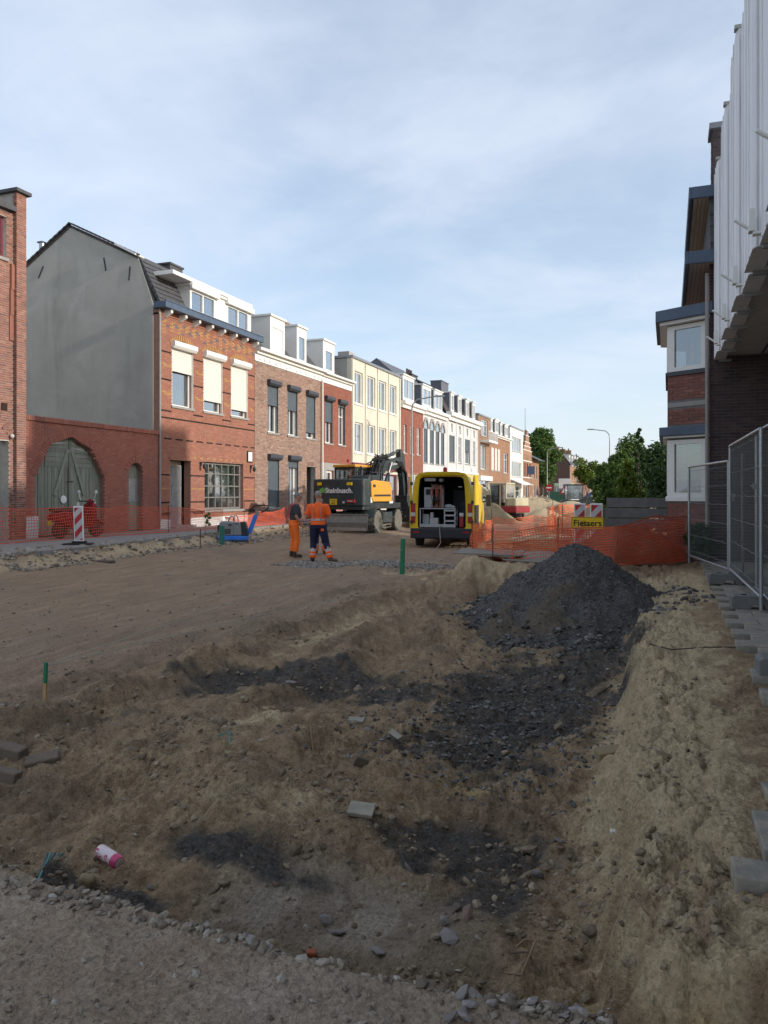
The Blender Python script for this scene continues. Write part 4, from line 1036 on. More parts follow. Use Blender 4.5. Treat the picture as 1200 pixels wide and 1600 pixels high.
# ---- small red house ------------------------------------------------------------------------------
Y0, Y1 = 36.47, 40.55; S = Y1 - Y0; F = LF(Y0)
root = thing('row_house', 'narrow red brick row house with two shuttered windows between brown house and cream block', 'house', (-17, Y0, 0))
up = [(fy(507.5) - Y0, fy(519.5) - Y0, 3.95, 6.2), (fy(528.5) - Y0, fy(539.3) - Y0, 3.95, 6.2)]
lo = [(.6, 1.6, .1, 2.5), (2.2, 3.6, .7, 2.4)]
body(root, F, S, 7.1, 'mortar_red', up + lo, side='render_side')
brickwork(root, F, 0, S, 2.9, 7.08, up, 'brick_deep')
m = MB(); wall_cells(m, F, 0, S, -.1, 2.89, lo, 0, .03); m.build('plinth', 'stone_grey', root)
window(root, F, *up[0], mull=(.5,), shut=.5, box='box_grey', rec=.16); window(root, F, *up[1], mull=(.5,), trans=(.7,), shut=.06, box='box_grey', rec=.16)
window(root, F, *lo[0], fw=.12, sill=None); window(root, F, *lo[1], mull=(.5,))
cornice(root, F, 0, S - .02, 7.10, 7.40, .06, 'white_trim', 1); cornice(root, F, 0, S - .02, 7.402, 7.62, .36, 'white_trim', 2)
slab_roof(root, F, S, [(-.35, 7.65), (-1.9, 9.4), (-4.5, 10.1), (-9, 7.6)], 'slate')
a, b = fy(499, -17.6) - Y0, fy(516.7, -17.6) - Y0
box_dormer(root, F, a, b, 7.75, 9.5, -.38, -3.2, win=[(a + .25, b - .25)], wz=(7.95, 9.05), cap='white_trim')
m = MB(); chimney(root, F, 2.1, 3.4, -4.2, -3.3, 9.5, 10.9, 'brick_brown')

# ---- cream block ------------------------------------------------------------------------------------
Y0, Y1 = 40.6, 49.25; S = Y1 - Y0; F = LF(Y0)
root = thing('apartment_block', 'cream rendered three storey flat roofed block with tall windows and thin ribs', 'building', (-17, Y0, 0))
cols = [(554, 567), (574, 586.5), (592, 603.5), (609, 619.5)]
ops = []
for a, b in cols:
    for z0, z1 in ((3.66, 5.42), (6.5, 8.38)): ops.append((fy(a) - Y0, fy(b) - Y0, z0, z1))
lo = [(.5, 2.6, .3, 2.5), (3.2, 4.2, 0, 2.5), (4.8, 8.0, .3, 2.5)]
body(root, F, S, 9.05, 'render_cream', ops + lo, side='render_side', depth=8)
for q in ops: window(root, F, *q, mull=(.42,), trans=(), rec=.1, sill='white_trim', curtain=1, fw=.08)
for q in lo: window(root, F, *q, frame='maroon', mull=(.5,), sill=None, fw=.12)
m = MB(); m.fbox(F, 0, S, 2.7, 3.05, .0, .12); m.build('shop_band', 'maroon', root)
m = MB()
for u in (550, 570.5, 589.5, 606.5, 624): m.fbox(F, fy(u) - Y0 - .05, fy(u) - Y0 + .05, 3.1, 9.0, 0, .06)
m.build('wall_ribs', 'render_cream', root)
m = MB(); m.fbox(F, -.04, S + .04, 9.06, 9.2, -8, .1); m.build('roof', 'zinc', root)
m = MB(); m.fbox(F, .1, .9, 9.2, 9.45, -.9, -.2); m.build('roof_vent', 'render_side', root)

# ---- middle and far houses --------------------------------------------------------------------------
def row(name, label, cat, ya, yb, zc, wallm, wins, brick=None, corn=None, prof=None, roofm='tile_dark', dormers=(), chims=(), side=None, flat=None, z0b=0, extra=None, kw={}):
    F = LF(ya); S = yb - ya - .02
    root = thing(name, label, cat, (-17, ya, 0))
    ops = [(fy(q[0]) - ya, fy(q[1]) - ya, q[2], q[3]) for q in wins]
    body(root, F, S, zc, wallm, ops, side=side or 'render_side')
    if brick: brickwork(root, F, 0, S, z0b, zc - .02, ops, brick, hc=.075, L=.24)
    for o, q in zip(ops, wins):
        k = dict(mull=(.5,) if o[1] - o[0] > .7 else (), trans=(.68,), rec=.12, sp=.05); k.update(kw)
        if len(q) > 4: k.update(q[4])
        window(root, F, *o, **k)
    if corn: cornice(root, F, 0, S, corn[0], corn[1], corn[2], corn[3] if len(corn) > 3 else 'white_trim', 2)
    if prof: slab_roof(root, F, S, prof, roofm)
    if flat: m = MB(); m.fbox(F, -.03, S + .03, zc + .002, zc + .16, -8.9, .1); m.build('roof', flat, root)
    for dq in dormers:
        a, b = fy(dq[0], -17.05) - ya, fy(dq[1], -17.05) - ya
        box_dormer(root, F, a, b, dq[2], dq[3], -.05, -2.8, win=[(a + .1, b - .1)], wz=(dq[2] + .12, dq[3] - .2), mull=(.5,) if b - a > 1 else (), cap=dq[4] if len(dq) > 4 else 'white_trim', side='slate_blue', mat='white_trim')
    for c in chims: chimney(root, F, c[0], c[1], c[2], c[3], c[4], c[5], c[6], c[7])
    return root, F, S
GREYSH = dict(shut=.98, shmat='shutter_grey', box=None)
row('row_house', 'red brick row house with three slim white windows next to the cream block', 'house', 49.27, 54.28, 7.1, 'mortar_red',
    [(630.5, 635.3, 4.05, 6.0), (640.8, 645.8, 4.05, 6.0), (651.3, 656.5, 4.05, 6.0), (631, 640, .5, 2.4, dict(trans=())), (644, 656, .3, 2.6, dict(trans=()))],
    'brick_deep', (7.1, 7.6, .35), [(0, 7.62), (-2.6, 8.6), (-9, 8.2)], dormers=[(629.5, 647, 7.7, 9.4)], z0b=2.7)
root, F, S = row('row_house', 'white row house with four tall arched shuttered windows and bluish slate gable roof', 'house', 54.3, 60.58, 7.15, 'render_pale',
    [(662, 668, 3.55, 6.1, GREYSH), (671.7, 677.8, 3.55, 6.1, GREYSH), (680.8, 686.3, 3.55, 6.1, GREYSH), (689, 694, 3.55, 6.1, GREYSH), (663, 676, .4, 2.4), (680, 693, .4, 2.4)],
    None, (7.15, 7.62, .4), [(0, 7.64), (-1.2, 9.4), (-3.7, 11.5), (-9, 8.2)], 'slate_blue', [(660.2, 673.5, 7.75, 9.3), (679, 691, 7.75, 9.3)])
g = MB(); g.prism([F.p(0, z, d) for d, z in ((-.2, 7), (-1.2, 9.3), (-3.7, 11.4), (-9, 8.1), (-9, 4))], F.d*.2); g.build('gable_wall', 'slate_blue', root)
for a, b in ((662, 668), (671.7, 677.8), (680.8, 686.3), (689, 694)):
    a, b = fy(a) - 54.3, fy(b) - 54.3; q = MB(); mid = (a + b)/2; r = (b - a)/2
    for i in range(9):
        an = math.pi*(i + .5)/9; q.obox(F.p(mid - (r + .1)*math.cos(an), 6.12 + (r + .1)*math.sin(an)*1.2, .03), (.09, .2, .2), Matrix.Rotation(an, 3, 'X'))
    q.build('window_arch', 'stone_grey', root)
    q = MB(); q.prism([F.p(mid - r*math.cos(math.pi*i/10), 6.12 + r*math.sin(math.pi*i/10)*1.2, .004) for i in range(11)], F.n*.015); q.build('arch_panel', 'glass', root)
root, F, S = row('row_house', 'wide white row house with grey shutters, heavy white eaves and four narrow dormers', 'house', 60.6, 71.78, 7.25, 'render_pale',
    [(702, 710.2, 3.9, 6.1, GREYSH), (716, 721, 3.9, 6.1), (726.5, 734, 3.9, 6.1, dict(shut=.5)), (738.6, 742.5, 3.9, 6.1), (702, 712, .4, 2.4), (716, 722, .1, 2.4), (727, 742, .4, 2.4)],
    None, (7.3, 7.95, .5), [(0, 7.97), (-1.1, 9.9), (-3.7, 11.3), (-9, 8)], 'tile_dark', [(704.5, 709.3, 8.1, 9.7), (716.3, 721, 8.1, 9.7), (728.3, 733, 8.1, 9.7), (738.5, 742.5, 8.1, 9.7)],
    [(6.2, 8.6, -3.2, -2.2, 9.8, 11.4, 'slate_blue', 0), (1.0, 2.6, -4.3, -3.3, 10.2, 11.3, 'slate', 3)])
m = MB()
for u in (700, 713, 724, 736, 745.5): m.fbox(F, fy(u) - 60.6 - .1, fy(u) - 60.6 + .1, 3.2, 7.28, 0, .06)
m.fbox(F, 0, S, 3.0, 3.18, 0, .08); m.build('pilasters', 'render_white', root)
for u in (706, 718.5, 730, 740.5): m = MB(); m.prism([F.p(fy(u) - 60.6 - .2, 7.1, .0), F.p(fy(u) - 60.6 + .2, 7.1, 0), F.p(fy(u) - 60.6, 6.4, 0)], F.n*.06); m.build('ornament', 'stone_grey', root)
root, F, S = row('row_house', 'narrow brown row house with a white balcony under its tall top window', 'house', 71.8, 76.95, 8.75, 'render_side', [(750.5, 758.8, 3.6, 6.0, dict(mull=(.33, .66), trans=())), (752, 762, 6.9, 8.5), (748, 763, .2, 2.6)], 'brick_ochre', flat='zinc', z0b=2.9, side='render_side')
m = MB(); m.fbox(F, .8, 4.9, 6.2, 6.4, 0, .9)
for i in range(16): m.fbox(F, .82 + i*.268, .86 + i*.268, 6.4, 7.2, .84, .88)
m.fbox(F, .8, 4.9, 7.2, 7.26, .82, .9); m.build('balcony', 'white_trim', root)
m = MB(); m.fbox(F, 0, S, 2.5, 2.95, .0, .3); m.build('shop_fascia', 'white_trim', root)
row('row_house', 'orange brown brick row house with dark roof, three dormers and tan shutters', 'house', 77.0, 87.6, 7.1, 'mortar_red',
    [(768, 772, 3.6, 6.0, dict(shut=.98, shmat='shutter_cream')), (773.6, 777, 3.6, 6.0, dict(shut=.98, shmat='shutter_cream')), (778.3, 781.5, 3.6, 6.0, dict(shut=.98, shmat='shutter_cream')), (787, 793.5, 3.5, 5.7), (767, 776, .1, 2.3), (778, 782, .1, 2.3), (786, 793, .6, 2.2)],
    'brick_ochre', (7.1, 7.4, .35), [(0, 7.42), (-1.3, 9.2), (-4.5, 9.6), (-9, 7.6)], 'tile_dark', [(767, 770, 7.6, 8.9), (774, 779, 7.6, 9.0), (782, 785, 7.6, 8.9), (789, 794, 7.6, 8.9)], [(1, 2.6, -4.6, -3.8, 9.3, 9.9, 'slate', 3)])
root, F, S = row('row_house', 'white rendered flat roofed house with two bands of windows and a white awning', 'house', 87.62, 95.9, 8.9, 'render_white',
    [(799.5, 814.5, 6.2, 7.9, dict(mull=(.25, .5, .75), trans=())), (799, 815, 3.2, 5.0, dict(mull=(.25, .5, .75), trans=())), (800, 814, .3, 2.1, dict(mull=(.5,)))], flat='zinc')
m = MB(); m.prism([F.p(.2, 2.9, 0), F.p(.2, 2.3, 1.4), F.p(.2, 2.25, 1.4), F.p(.2, 2.8, 0)], F.d*7.4); m.build('awning', 'white_trim', root)
root, F, S = row('gabled_house', 'brown brick house with a tall stepped gable front and white stone bands', 'house', 95.92, 102.6, 6.2, 'mortar_red', [(819.3, 821, 3.4, 5.1, dict(frame='maroon')), (823, 825, 3.4, 5.1, dict(frame='maroon')), (827.2, 829, 3.4, 5.1, dict(frame='maroon')), (820, 826, 0, 2.3, dict(trans=()))], 'brick_ochre', prof=[(-.3, 6.1), (-4, 8.2), (-9, 6.2)], kw=dict(trans=()))
st = [(0, S, 6.2, 6.7), (.7, S - .7, 6.7, 7.2), (1.4, S - 1.4, 7.2, 7.75), (2.1, S - 2.1, 7.75, 8.6), (2.75, S - 2.75, 8.6, 9.3)]
m = MB(); b = MB()
for a, c, z0, z1 in st: m.fbox(F, a, c, z0 + .001, z1, -.3, 0); b.fbox(F, a - .05, c + .05, z1 + .001, z1 + .09, -.32, .04)
b.fbox(F, 0, S, 5.3, 5.42, 0, .04); b.fbox(F, 0, S, 3.2, 3.3, 0, .04)
m.build('stepped_gable', 'brick_ochre', root, tint=True); b.build('stone_bands', 'white_trim', root)
m = MB(); m.cyl(F.p(S/2, 9.3, -.3), F.p(S/2, 12.2, -.3), .03, .02, 5); m.build('aerial_mast', 'dark_metal', root)
row('row_house', 'small brown brick house with overhanging eaves beside the big street tree', 'house', 102.62, 108.6, 5.8, 'mortar_red', [(833.5, 835.5, 3.2, 4.9), (837, 839, 3.2, 4.9), (833, 836, .1, 2.2), (838, 840.5, .1, 2.2)], 'brick_ochre', prof=[(.9, 5.7), (-4, 8.0), (-9, 5.8)], roofm='slate_blue')
for i, (ya, yb, zc, lab, br) in enumerate([(145, 153.5, 6.4, 'brown brick end house with dark gable facing the big street tree', 'brick_ochre'), (153.6, 163, 6.6, 'far brick house with two white dormers behind the end house', 'brick_brown'), (163.1, 173, 6.6, 'far red brick house with white dormers and chimney, third from the tree', 'brick_deep'), (173.1, 184, 6.9, 'far pale house with a row of white dormers, fourth beyond the tree', 'brick_ochre'), (184.1, 200, 6.4, 'farthest brick house at the end of the street row', 'brick_brown')]):
    F = LF(ya); S = yb - ya; root = thing('far_house', lab, 'house', (-17, ya, 0))
    ops = [(S*(k + .25)/3, S*(k + .72)/3, z0, z1) for k in range(3) for z0, z1 in ((.6, 2.5), (3.6, 5.5))]
    body(root, F, S, zc, br, ops, side='mortar_red' if i == 0 else 'render_side')
    for o in ops: window(root, F, *o, mull=(.5,), trans=(.7,), fw=.12)
    slab_roof(root, F, S, [(.3, zc - .05), (-1.6, zc + 2.4), (-4.5, zc + 3.3), (-9, zc)], 'slate')
    g = MB(); g.prism([F.p(-.02, z, d) for d, z in ((-.0, -.1), (0, zc - .1), (-1.6, zc + 2.3), (-4.5, zc + 3.2), (-9, zc), (-9, -.1))], F.d*-.2); g.build('gable_wall', brickmat('brick_end', [(.10, .06, .05), (.14, .085, .065)]) if i == 0 else 'brick_brown', root, tint=True)
    cornice(root, F, 0, S, zc - .2, zc + .05, .4)
    for k in range(2):
        a = S*(k + .3)/2; box_dormer(root, F, a, a + 1.7, zc + .2, zc + 1.9, -.3, -2.5, win=[(a + .15, a + 1.55)], mull=(.5,), mat='white_trim', cap='white_trim')
    chimney(root, F, S - 1.6, S - .4, -5.4, -4.2, zc + 2.5, zc + 4.2, br, 2)
# ---------------------------------------------------------------- right side: bay house
root = thing('bay_house', 'dark brick house on the right with two blue edged bay windows and deep eaves', 'house', (.75, 16, 0))
m = MB(); m.box(.76, 13, 16.0, 16.28, -.1, 6.0); m.box(.76, 1.04, 16.28, 23.6, -.1, 5.6); m.box(1.04, 13, 23.35, 23.6, -.1, 5.6); m.build('wall', 'mortar_dark', root)
FG = Fr((.75, 16.0, 0), (1, 0, 0), (0, -1, 0))
brickwork(root, FG, 0, 2.2, -.04, 3.9, [], 'brick_dark', single=290, near=lambda p: p[0]*1.5 + abs(p[2] - 2)*.3)
brickwork(root, FG, .0, .32, 3.9, 5.7, [], 'brick_dark')
brickwork(root, Fr((.76, 23.6, 0), (0, -1, 0), (-1, 0, 0)), 0, 7.59, -.04, 5.6, [], 'brick_bay')
m = MB(); m.tube([(.70, 15.94, 5.5), (.70, 15.94, .05)], .035, 8); m.build('downpipe', 'stone_grey', root, smooth=True)
# bay
A0, A1, B0, B1 = (0.0, 16.63), (.75, 16.20), (0.0, 18.9), (.75, 19.33)
def bay_frames():
    return [(Fr((A0[0], A0[1], 0), (A1[0]-A0[0], A1[1]-A0[1], 0), (-.497, -.868, 0)), .866), (Fr((0, 18.9, 0), (0, -1, 0), (-1, 0, 0)), 2.27), (Fr((.75, 19.33, 0), (-.867, -.497, 0), (-.497, .868, 0)), .866)]
def hexa_slab(mb, z0, z1, o, back=.8):
    p = [(back, 16.2 - o*1.15 - (back - .75)*0), (.75, 16.2 - o*1.15), (0 - o, 16.63 - o*.58), (0 - o, 18.9 + o*.58), (.75, 19.33 + o*1.15), (back, 19.33 + o*1.15)]
    mb.prism([(x, y, z0) for x, y in p], (0, 0, z1 - z0))
for i, (Fb, L) in enumerate(bay_frames()):
    a, b = (.06, L - .07)
    ops = [(a, b, 1.22, 2.36), (a, b, 3.74, 4.66)]
    m = MB(); wall_cells(m, Fb, 0, L, -.1, 4.68, ops, -.14, 0); m.build('bay_wall', 'mortar_dark', root)
    brickwork(root, Fb, 0, L, -.03, 4.68, [(0, L, 1.13, 2.62), (0, L, 3.66, 4.7), (0, L, 3.02, 3.12)], 'brick_bay', dep=.010)
    m = MB(); m.fbox(Fb, .0, L - .0, 3.025, 3.115, 0, .012); m.build('stone_band', 'stone_grey', root)
    for k, (z0, z1) in enumerate(((1.22, 2.36), (3.74, 4.66))):
        m = MB(); m.fbox(Fb, .0, a, z0 - .02, z1, .0, .02); m.fbox(Fb, b, L, z0 - .02, z1, 0, .02); m.build('corner_post', 'white_trim', root)
        w = window(root, Fb, a, b, z0, z1, frame='white_trim', rec=-.02, fw=.085, sill='box_grey' if k else 'white_trim', sp=.05, mull=() if i != 1 else (.33, .66))
        q = MB()
        if k == 0:
            for j in range(14): q.fbox(Fb, a + .09, b - .09, z1 - .12 - j*.052, z1 - .075 - j*.052, -.16, -.12 - .01*(j % 2))
            q.build('blind', 'white_paint', w)
        else:
            q.fbox(Fb, a + .25, b - .1, z0 + .1, z1 - .12, -.5, -.47); q.build('blind', 'white_paint', w)
m = MB(); hexa_slab(m, 4.68, 4.74, .16); m.build('bay_soffit', 'white_trim', root)
m = MB(); hexa_slab(m, 4.742, 4.97, .24); m.build('bay_fascia', 'blue_fascia', root, bevel=.01)
m = MB(); hexa_slab(m, 2.40, 2.44, .10); m.build('bay_soffit', 'white_trim', root)
m = MB(); hexa_slab(m, 2.442, 2.62, .17); m.build('bay_fascia', 'blue_fascia', root, bevel=.01)
m = MB(); m.fbox(bay_frames()[0][0], .15, .72, .25, .5, -.02, .02); m.build('cellar_grille', 'box_grey', root)
m = MB(); m.box(1.05, 1.1, 16.3, 22.4, 0, 4.6); m.build('dark_backing', 'unlit_interior', root)  # dark sheet behind the bay glass, stands for the shade indoors
# eaves with boarded soffit, dormer roof, main roof, pier
m = MB()
for i in range(6): m.box(.38 + i*.075, .38 + i*.075 + .068, 15.72, 21.2, 5.68, 5.72)
m.build('soffit_boards', 'wood_cladding', root)
m = MB(); m.box(.36, .86, 15.66, 15.72, 5.64, 5.88); m.box(.30, .36, 15.66, 21.3, 5.64, 5.88); m.build('eaves_fascia', 'blue_fascia', root, bevel=.01)
m = MB(); m.box(.36, .86, 15.72, 21.2, 5.72, 5.80); m.build('eaves_roof', 'lead', root)
m = MB()
for i in range(4): m.box(.46 + i*.075, .46 + i*.075 + .068, 15.74, 19.8, 6.90, 6.94)
m.build('soffit_boards', 'wood_cladding', root)
m = MB(); m.box(.42, .92, 15.68, 15.74, 6.88, 7.10); m.box(.37, .42, 15.68, 19.9, 6.88, 7.10); m.box(.42, .9, 15.74, 19.8, 6.94, 7.08); m.build('dormer_fascia', 'blue_fascia', root, bevel=.01)
m = MB()
for i in range(10): z = 5.82 + i*.107; m.box(.76 - .004*i, .95, 15.78 + .02*math.sin(i*2.3), 20, z, z + .12)
m.build('tile_hung_wall', 'slate', root)
m = MB(); m.box(.80, 1.5, 15.95, 16.5, 5.9, 8.25); m.build('pier', 'mortar_dark', root)
brickwork(root, Fr((.8, 15.95, 0), (1, 0, 0), (0, -1, 0)), 0, .7, 5.9, 8.24, [], 'brick_dark')
brickwork(root, Fr((.8, 16.5, 0), (0, -1, 0), (-1, 0, 0)), 0, .55, 5.9, 8.24, [], 'brick_dark')
m = MB(); m.box(.74, 1.56, 15.9, 16.56, 8.252, 8.36); m.build('cap_slab', 'lead', root)
m = MB(); m.prism([(.95, 15.98, 5.75), (5.2, 15.98, 10.9), (9.6, 15.98, 5.75)], (0, 7.65, 0)); m.build('roof', 'tile_dark', root)
chimney(root, Fr((5, 19, 0), (0, 1, 0), (-1, 0, 0)), 0, 1, -.4, .4, 10, 11.6, 'brick_bay')

# ---------------------------------------------------------------- white clad building
root = thing('clad_building', 'white panelled upper storey of the building hanging over the fenced footway on the right', 'building', (.82, 8, 0))
m = MB(); m.box(1.05, 12, -5, 15.9, 3.98, 7.2); m.box(9.5, 9.8, -5, 15.9, -.3, 3.98); m.build('upper_storey', 'panel_white', root)
ppan = None
for i in range(20):
    y = 15.92 - 1.03*i
    if y < -3: break
    off = .0 if i % 2 == 0 else .055
    p = MB(); x0 = .82 + off
    # folded panel: outer face, turned back edge on the near side
    p.prism([(x0, y, 0), (x0 - .0, y - .93, 0), (x0 + .03, y - 1.0, 0), (x0 + .20, y - 1.0, 0), (x0 + .20, y, 0)], (0, 0, 3.42))
    for k in (.30, .62): p.box(x0 - .012, x0 + .01, y - k - .015, y - k + .015, .0, 3.42)
    p.v = [(a, b, c + 3.83) for a, b, c in p.v]
    o = p.build('panel', 'panel_white', root, bevel=.006)
    q = MB(); q.box(x0 - .02, x0 + .2, y - 1.005, y - .90, 7.25, 7.30); q.build('panel_cap', 'stone_grey', root)
m = MB(); m.box(1.03, 1.62, -5, 15.88, 3.90, 3.978); m.box(1.68, 9.4, -5, 15.88, 3.90, 3.978); m.build('soffit', 'soffit', root)
m = MB(); m.box(1.62, 1.68, -5, 15.88, 3.94, 3.976); m.build('soffit_gap', 'box_grey', root)
m = MB()
for i in range(20): y = 15.9 - 1.03*i; m.box(.90, 1.12, y - .06, y - .02, 3.78, 3.829); m.box(1.0, 1.03, y - .9, y - .1, 3.84, 3.9)
m.build('panel_rail', 'zinc', root)
for i in range(5):
    y = 14.75 - 2.06*i
    m = MB(); m.box(.76, .82, y - .06, y + .06, 3.93, 4.16); m.box(.80, 1.0, y - .05, y + .05, 3.90, 3.93)
    m.tube([(.77, y, 3.97), (.63, y - .02, 4.07)], .018, 8); m.build('flag_holder', 'white_trim', root, bevel=.008)

# ---------------------------------------------------------------- nets, fence panels, boards
def net(name, label, path, hts, mat, cell=.07, strand=.017, sag=.04, seed=1, group=None, lean=0, squash=1):
    rs = np.random.default_rng(seed)
    P = [Vector(p) for p in path]; L = [0]
    for a, b in zip(P[:-1], P[1:]): L.append(L[-1] + (b - a).length)
    def at(s):
        for i in range(len(P) - 1):
            if s <= L[i+1] or i == len(P) - 2:
                t = (s - L[i])/(L[i+1] - L[i]); return P[i].lerp(P[i+1], t), hts[i] + (hts[i+1] - hts[i])*t, (P[i+1] - P[i]).normalized()
    nu = int(L[-1]/cell); nv = max(4, int(max(hts)/cell)); g = []
    for i in range(nu + 1):
        s = L[-1]*i/nu; p, h, d = at(s); nrm = Vector((-d.y, d.x, 0)); row = []
        post = abs(((s/2.3) % 1) - .5)*2
        h2 = h - sag*(1 - post**2)*1.6
        for j in range(nv + 1):
            t = j/nv
            wv = sag*(math.sin(s*2.1 + t*3 + seed)*.8 + math.sin(s*5.3 - t*4)*.4)*(1 - abs(2*t - 1)*.6) + lean*t
            row.append(p + nrm*wv + Vector((0, 0, h2*t + .015*math.sin(s*4.2 + j))) + d*(.02*math.sin(t*9 + s)))
        g.append(row)
    m = MB(); hw = strand/2; th = .004
    for j in range(nv + 1):
        ww = hw*(1.7 if j in (0, nv) else 1)
        for i in range(nu):
            a, b = g[i][j], g[i+1][j]; m.add([a + Vector((0, 0, -ww)), b + Vector((0, 0, -ww)), b + Vector((0, 0, ww)), a + Vector((0, 0, ww))], [(0, 1, 2, 3)])
    for i in range(nu + 1):
        d = (g[min(i+1, nu)][0] - g[max(i-1, 0)][0]).normalized()*hw*.8
        for j in range(nv):
            a, b = g[i][j], g[i][j+1]; m.add([a - d, a + d, b + d, b - d], [(0, 1, 2, 3)])
    o = m.build(name, mat, fix=False)
    md = o.modifiers.new('solid', 'SOLIDIFY'); md.thickness = th
    tag(o, label, 'barrier net', group); return o
def G(u, v, z=0.0): return gp(u, v, z)
GN = 'orange barrier nets round the works'
net('barrier_net', 'long orange barrier net along the left pavement in front of the green gate', [(-15.95, 12.5, .02), (-15.7, 17, .02), (-15.3, 20.5, .02), (-15.2, 24.2, .02)], [.92, .9, .86, .66], 'net_red', .08, .0145, .04, 1, GN)
net('barrier_net', 'low sagging orange barrier net before the brown brick house beside the plate compactor', [(-15.2, 24.3, .02), (-15.0, 28.3, .02), (-15.4, 30.2, .02), (-15.5, 36, .02)], [.40, .62, .82, .8], 'net_red', .08, .019, .05, 2, GN)
n1 = G(738, 873, -.1); n2 = G(800, 884, -.1); n3 = G(872, 883, -.1)
net('barrier_net', 'orange barrier net standing on the boards beside the yellow van', [n1, n2, n3], [.74, .70, .80], 'net_orange', .055, .0105, .05, 3, GN)
net('barrier_net', 'hanging orange barrier net behind the boards, running back from the van towards the mini excavator', [n1, (-5.2, 22, -.2), (-5.9, 27, -.3), (-4.6, 30, -.3), (-2.9, 26, -.2)], [.74, .62, .72, .75, .8], 'net_orange', .075, .014, .06, 4, GN)
net('barrier_net', 'crumpled orange net lying in the open trench behind the front net', [(-3.9, 17.2, -.1), (-3.1, 18.4, -.1), (-2.2, 18.8, -.1)], [.22, .34, .25], 'net_orange', .05, .016, .05, 14, GN)
net('barrier_net', 'far orange barrier net around the soil near the tractor loader', [(-4.8, 33, -.3), (-5.1, 40, -.3), (-4.1, 44, -.3), (-2.6, 38, -.3)], [1.0, 1.05, 1.0, .9], 'net_orange', .09, .02, .06, 5, GN)
net('barrier_net', 'dark orange barrier net stretched to the wire fence before the brown mound', [G(868, 880, -.02), G(960, 884, 0), G(1073, 876, 0)], [.66, .78, .93], 'net_red', .05, .0125, .05, 6, GN)
net('barrier_net', 'second layer of orange net sagging close behind the net by the wire fence', [(-1.9, 14.75, 0), (-.8, 14.9, 0), (.30, 16.05, 0)], [.58, .74, .80], 'net_red', .055, .011, .05, 7, GN)
def rod(name, label, x, y, z0, h, r, mat, grp=None, cat='stake', lean=(0, 0)):
    m = MB(); m.cyl((x, y, z0 - .15), (x + lean[0], y + lean[1], z0 + h), r, r, 8); o = m.build(name, mat); tag(o, label, cat, grp); return o
for i, (p, h) in enumerate(((n1, .85), (n3, .92), ((-15.65, 17.2, 0), .95), ((-15.25, 21.0, 0), .9), ((-15.15, 25.6, 0), .95), (G(770, 884, -.1), .8), ((-5.9, 27, -.3), 1.05), ((-5.0, 36, -.3), 1.3), ((-3.4, 26.8, -.2), 1.1))):
    rod('net_stake', 'thin steel rod ' + ('at the van side corner of the net on the boards', 'at the right end of the net on the boards', 'in the left pavement net before the gate', 'in the left pavement net before the red house', 'in the low net beside the compactor', 'in the middle of the net on the boards', 'in the hanging net behind the van', 'in the far net near the tractor loader', 'in the hanging net left of the hazard boards')[i], p[0], p[1], p[2], h, .011, 'dark_metal', 'steel rods of the barrier nets')

def fence_panel(label, p, q, h=2.0, zb=.12, leg=.12):
    p = Vector(p); q = Vector(q); d = q - p; L = d.length; d.normalize()
    root = thing('wire_fence', label, 'fence', tuple(p), 0, 'wire fence panels on the right')
    P = lambda s, z: p + d*s + Vector((0, 0, z))
    m = MB(); m.tube([P(.02, zb - leg), P(.02, h)], .021, 10); m.tube([P(L - .02, zb - leg), P(L - .02, h)], .021, 10)
    m.tube([P(.02, h), P(L - .02, h)], .021, 10); m.tube([P(.02, zb + .02), P(L - .02, zb + .02)], .019, 10)
    m.build('frame', 'galvanised', root, smooth=True)
    w = MB(); n = int(L/.062)
    for i in range(1, n): s = L*i/n; w.bar(P(s, zb + .02), P(s, h), .003, .003)
    for j in range(6):
        z = zb + .12 + (h - zb - .2)*j/5; pts = [P(.02 + (L - .04)*k/14, z + .008*math.sin(k*2.2 + j)) for k in range(15)]
        w.tube(pts, .0034, 5)
    o = w.build('wire_mesh', 'wire_dark', root, fix=False); o['kind'] = 'stuff'
    return root
fp0 = (.36, 15.35, 0); fp1 = (.86, 12.7, 0); fp2 = (.93, 10.0, .02); fp3 = (1.02, 6.4, .0)
fence_panel('far wire fence panel standing slanted between the orange net and the dark brick wall', fp0, fp1, 1.78, .12)
fence_panel('middle wire fence panel over the toothed paving, joined to the slanted one', (.87, 12.62, 0), (.95, 9.25, 0), 2.0, .14)
fence_panel('nearest wire fence panel, cut off by the right edge of the picture', (.99, 10.15, 0), (1.06, 6.65, 0), 2.02, .14)
m = MB(); m.tube([(1.03, 12.4, 0), (.98, 11.9, 1.85)], .021, 10); tag(m.build('fence_post', 'galvanised', smooth=True), 'single leaning galvanised tube between the middle fence panel and the wall', 'post')
for x, y, z, lab in ((.97, 10.1, 1.38, 'steel clamp joining the nearest and the middle wire fence panels'), (.90, 12.7, 1.2, 'lower steel clamp on the joint of the slanted fence panel'), (.91, 12.62, 1.26, 'upper steel clamp on the joint of the slanted fence panel')):
    m = MB(); m.box(x - .03, x + .03, y - .02, y + .02, z - .03, z + .03); m.cyl((x - .05, y, z), (x + .04, y, z), .012, .012, 6); o = m.build('fence_clamp', 'zinc', bevel=.004); tag(o, lab, 'clamp', 'fence clamps')
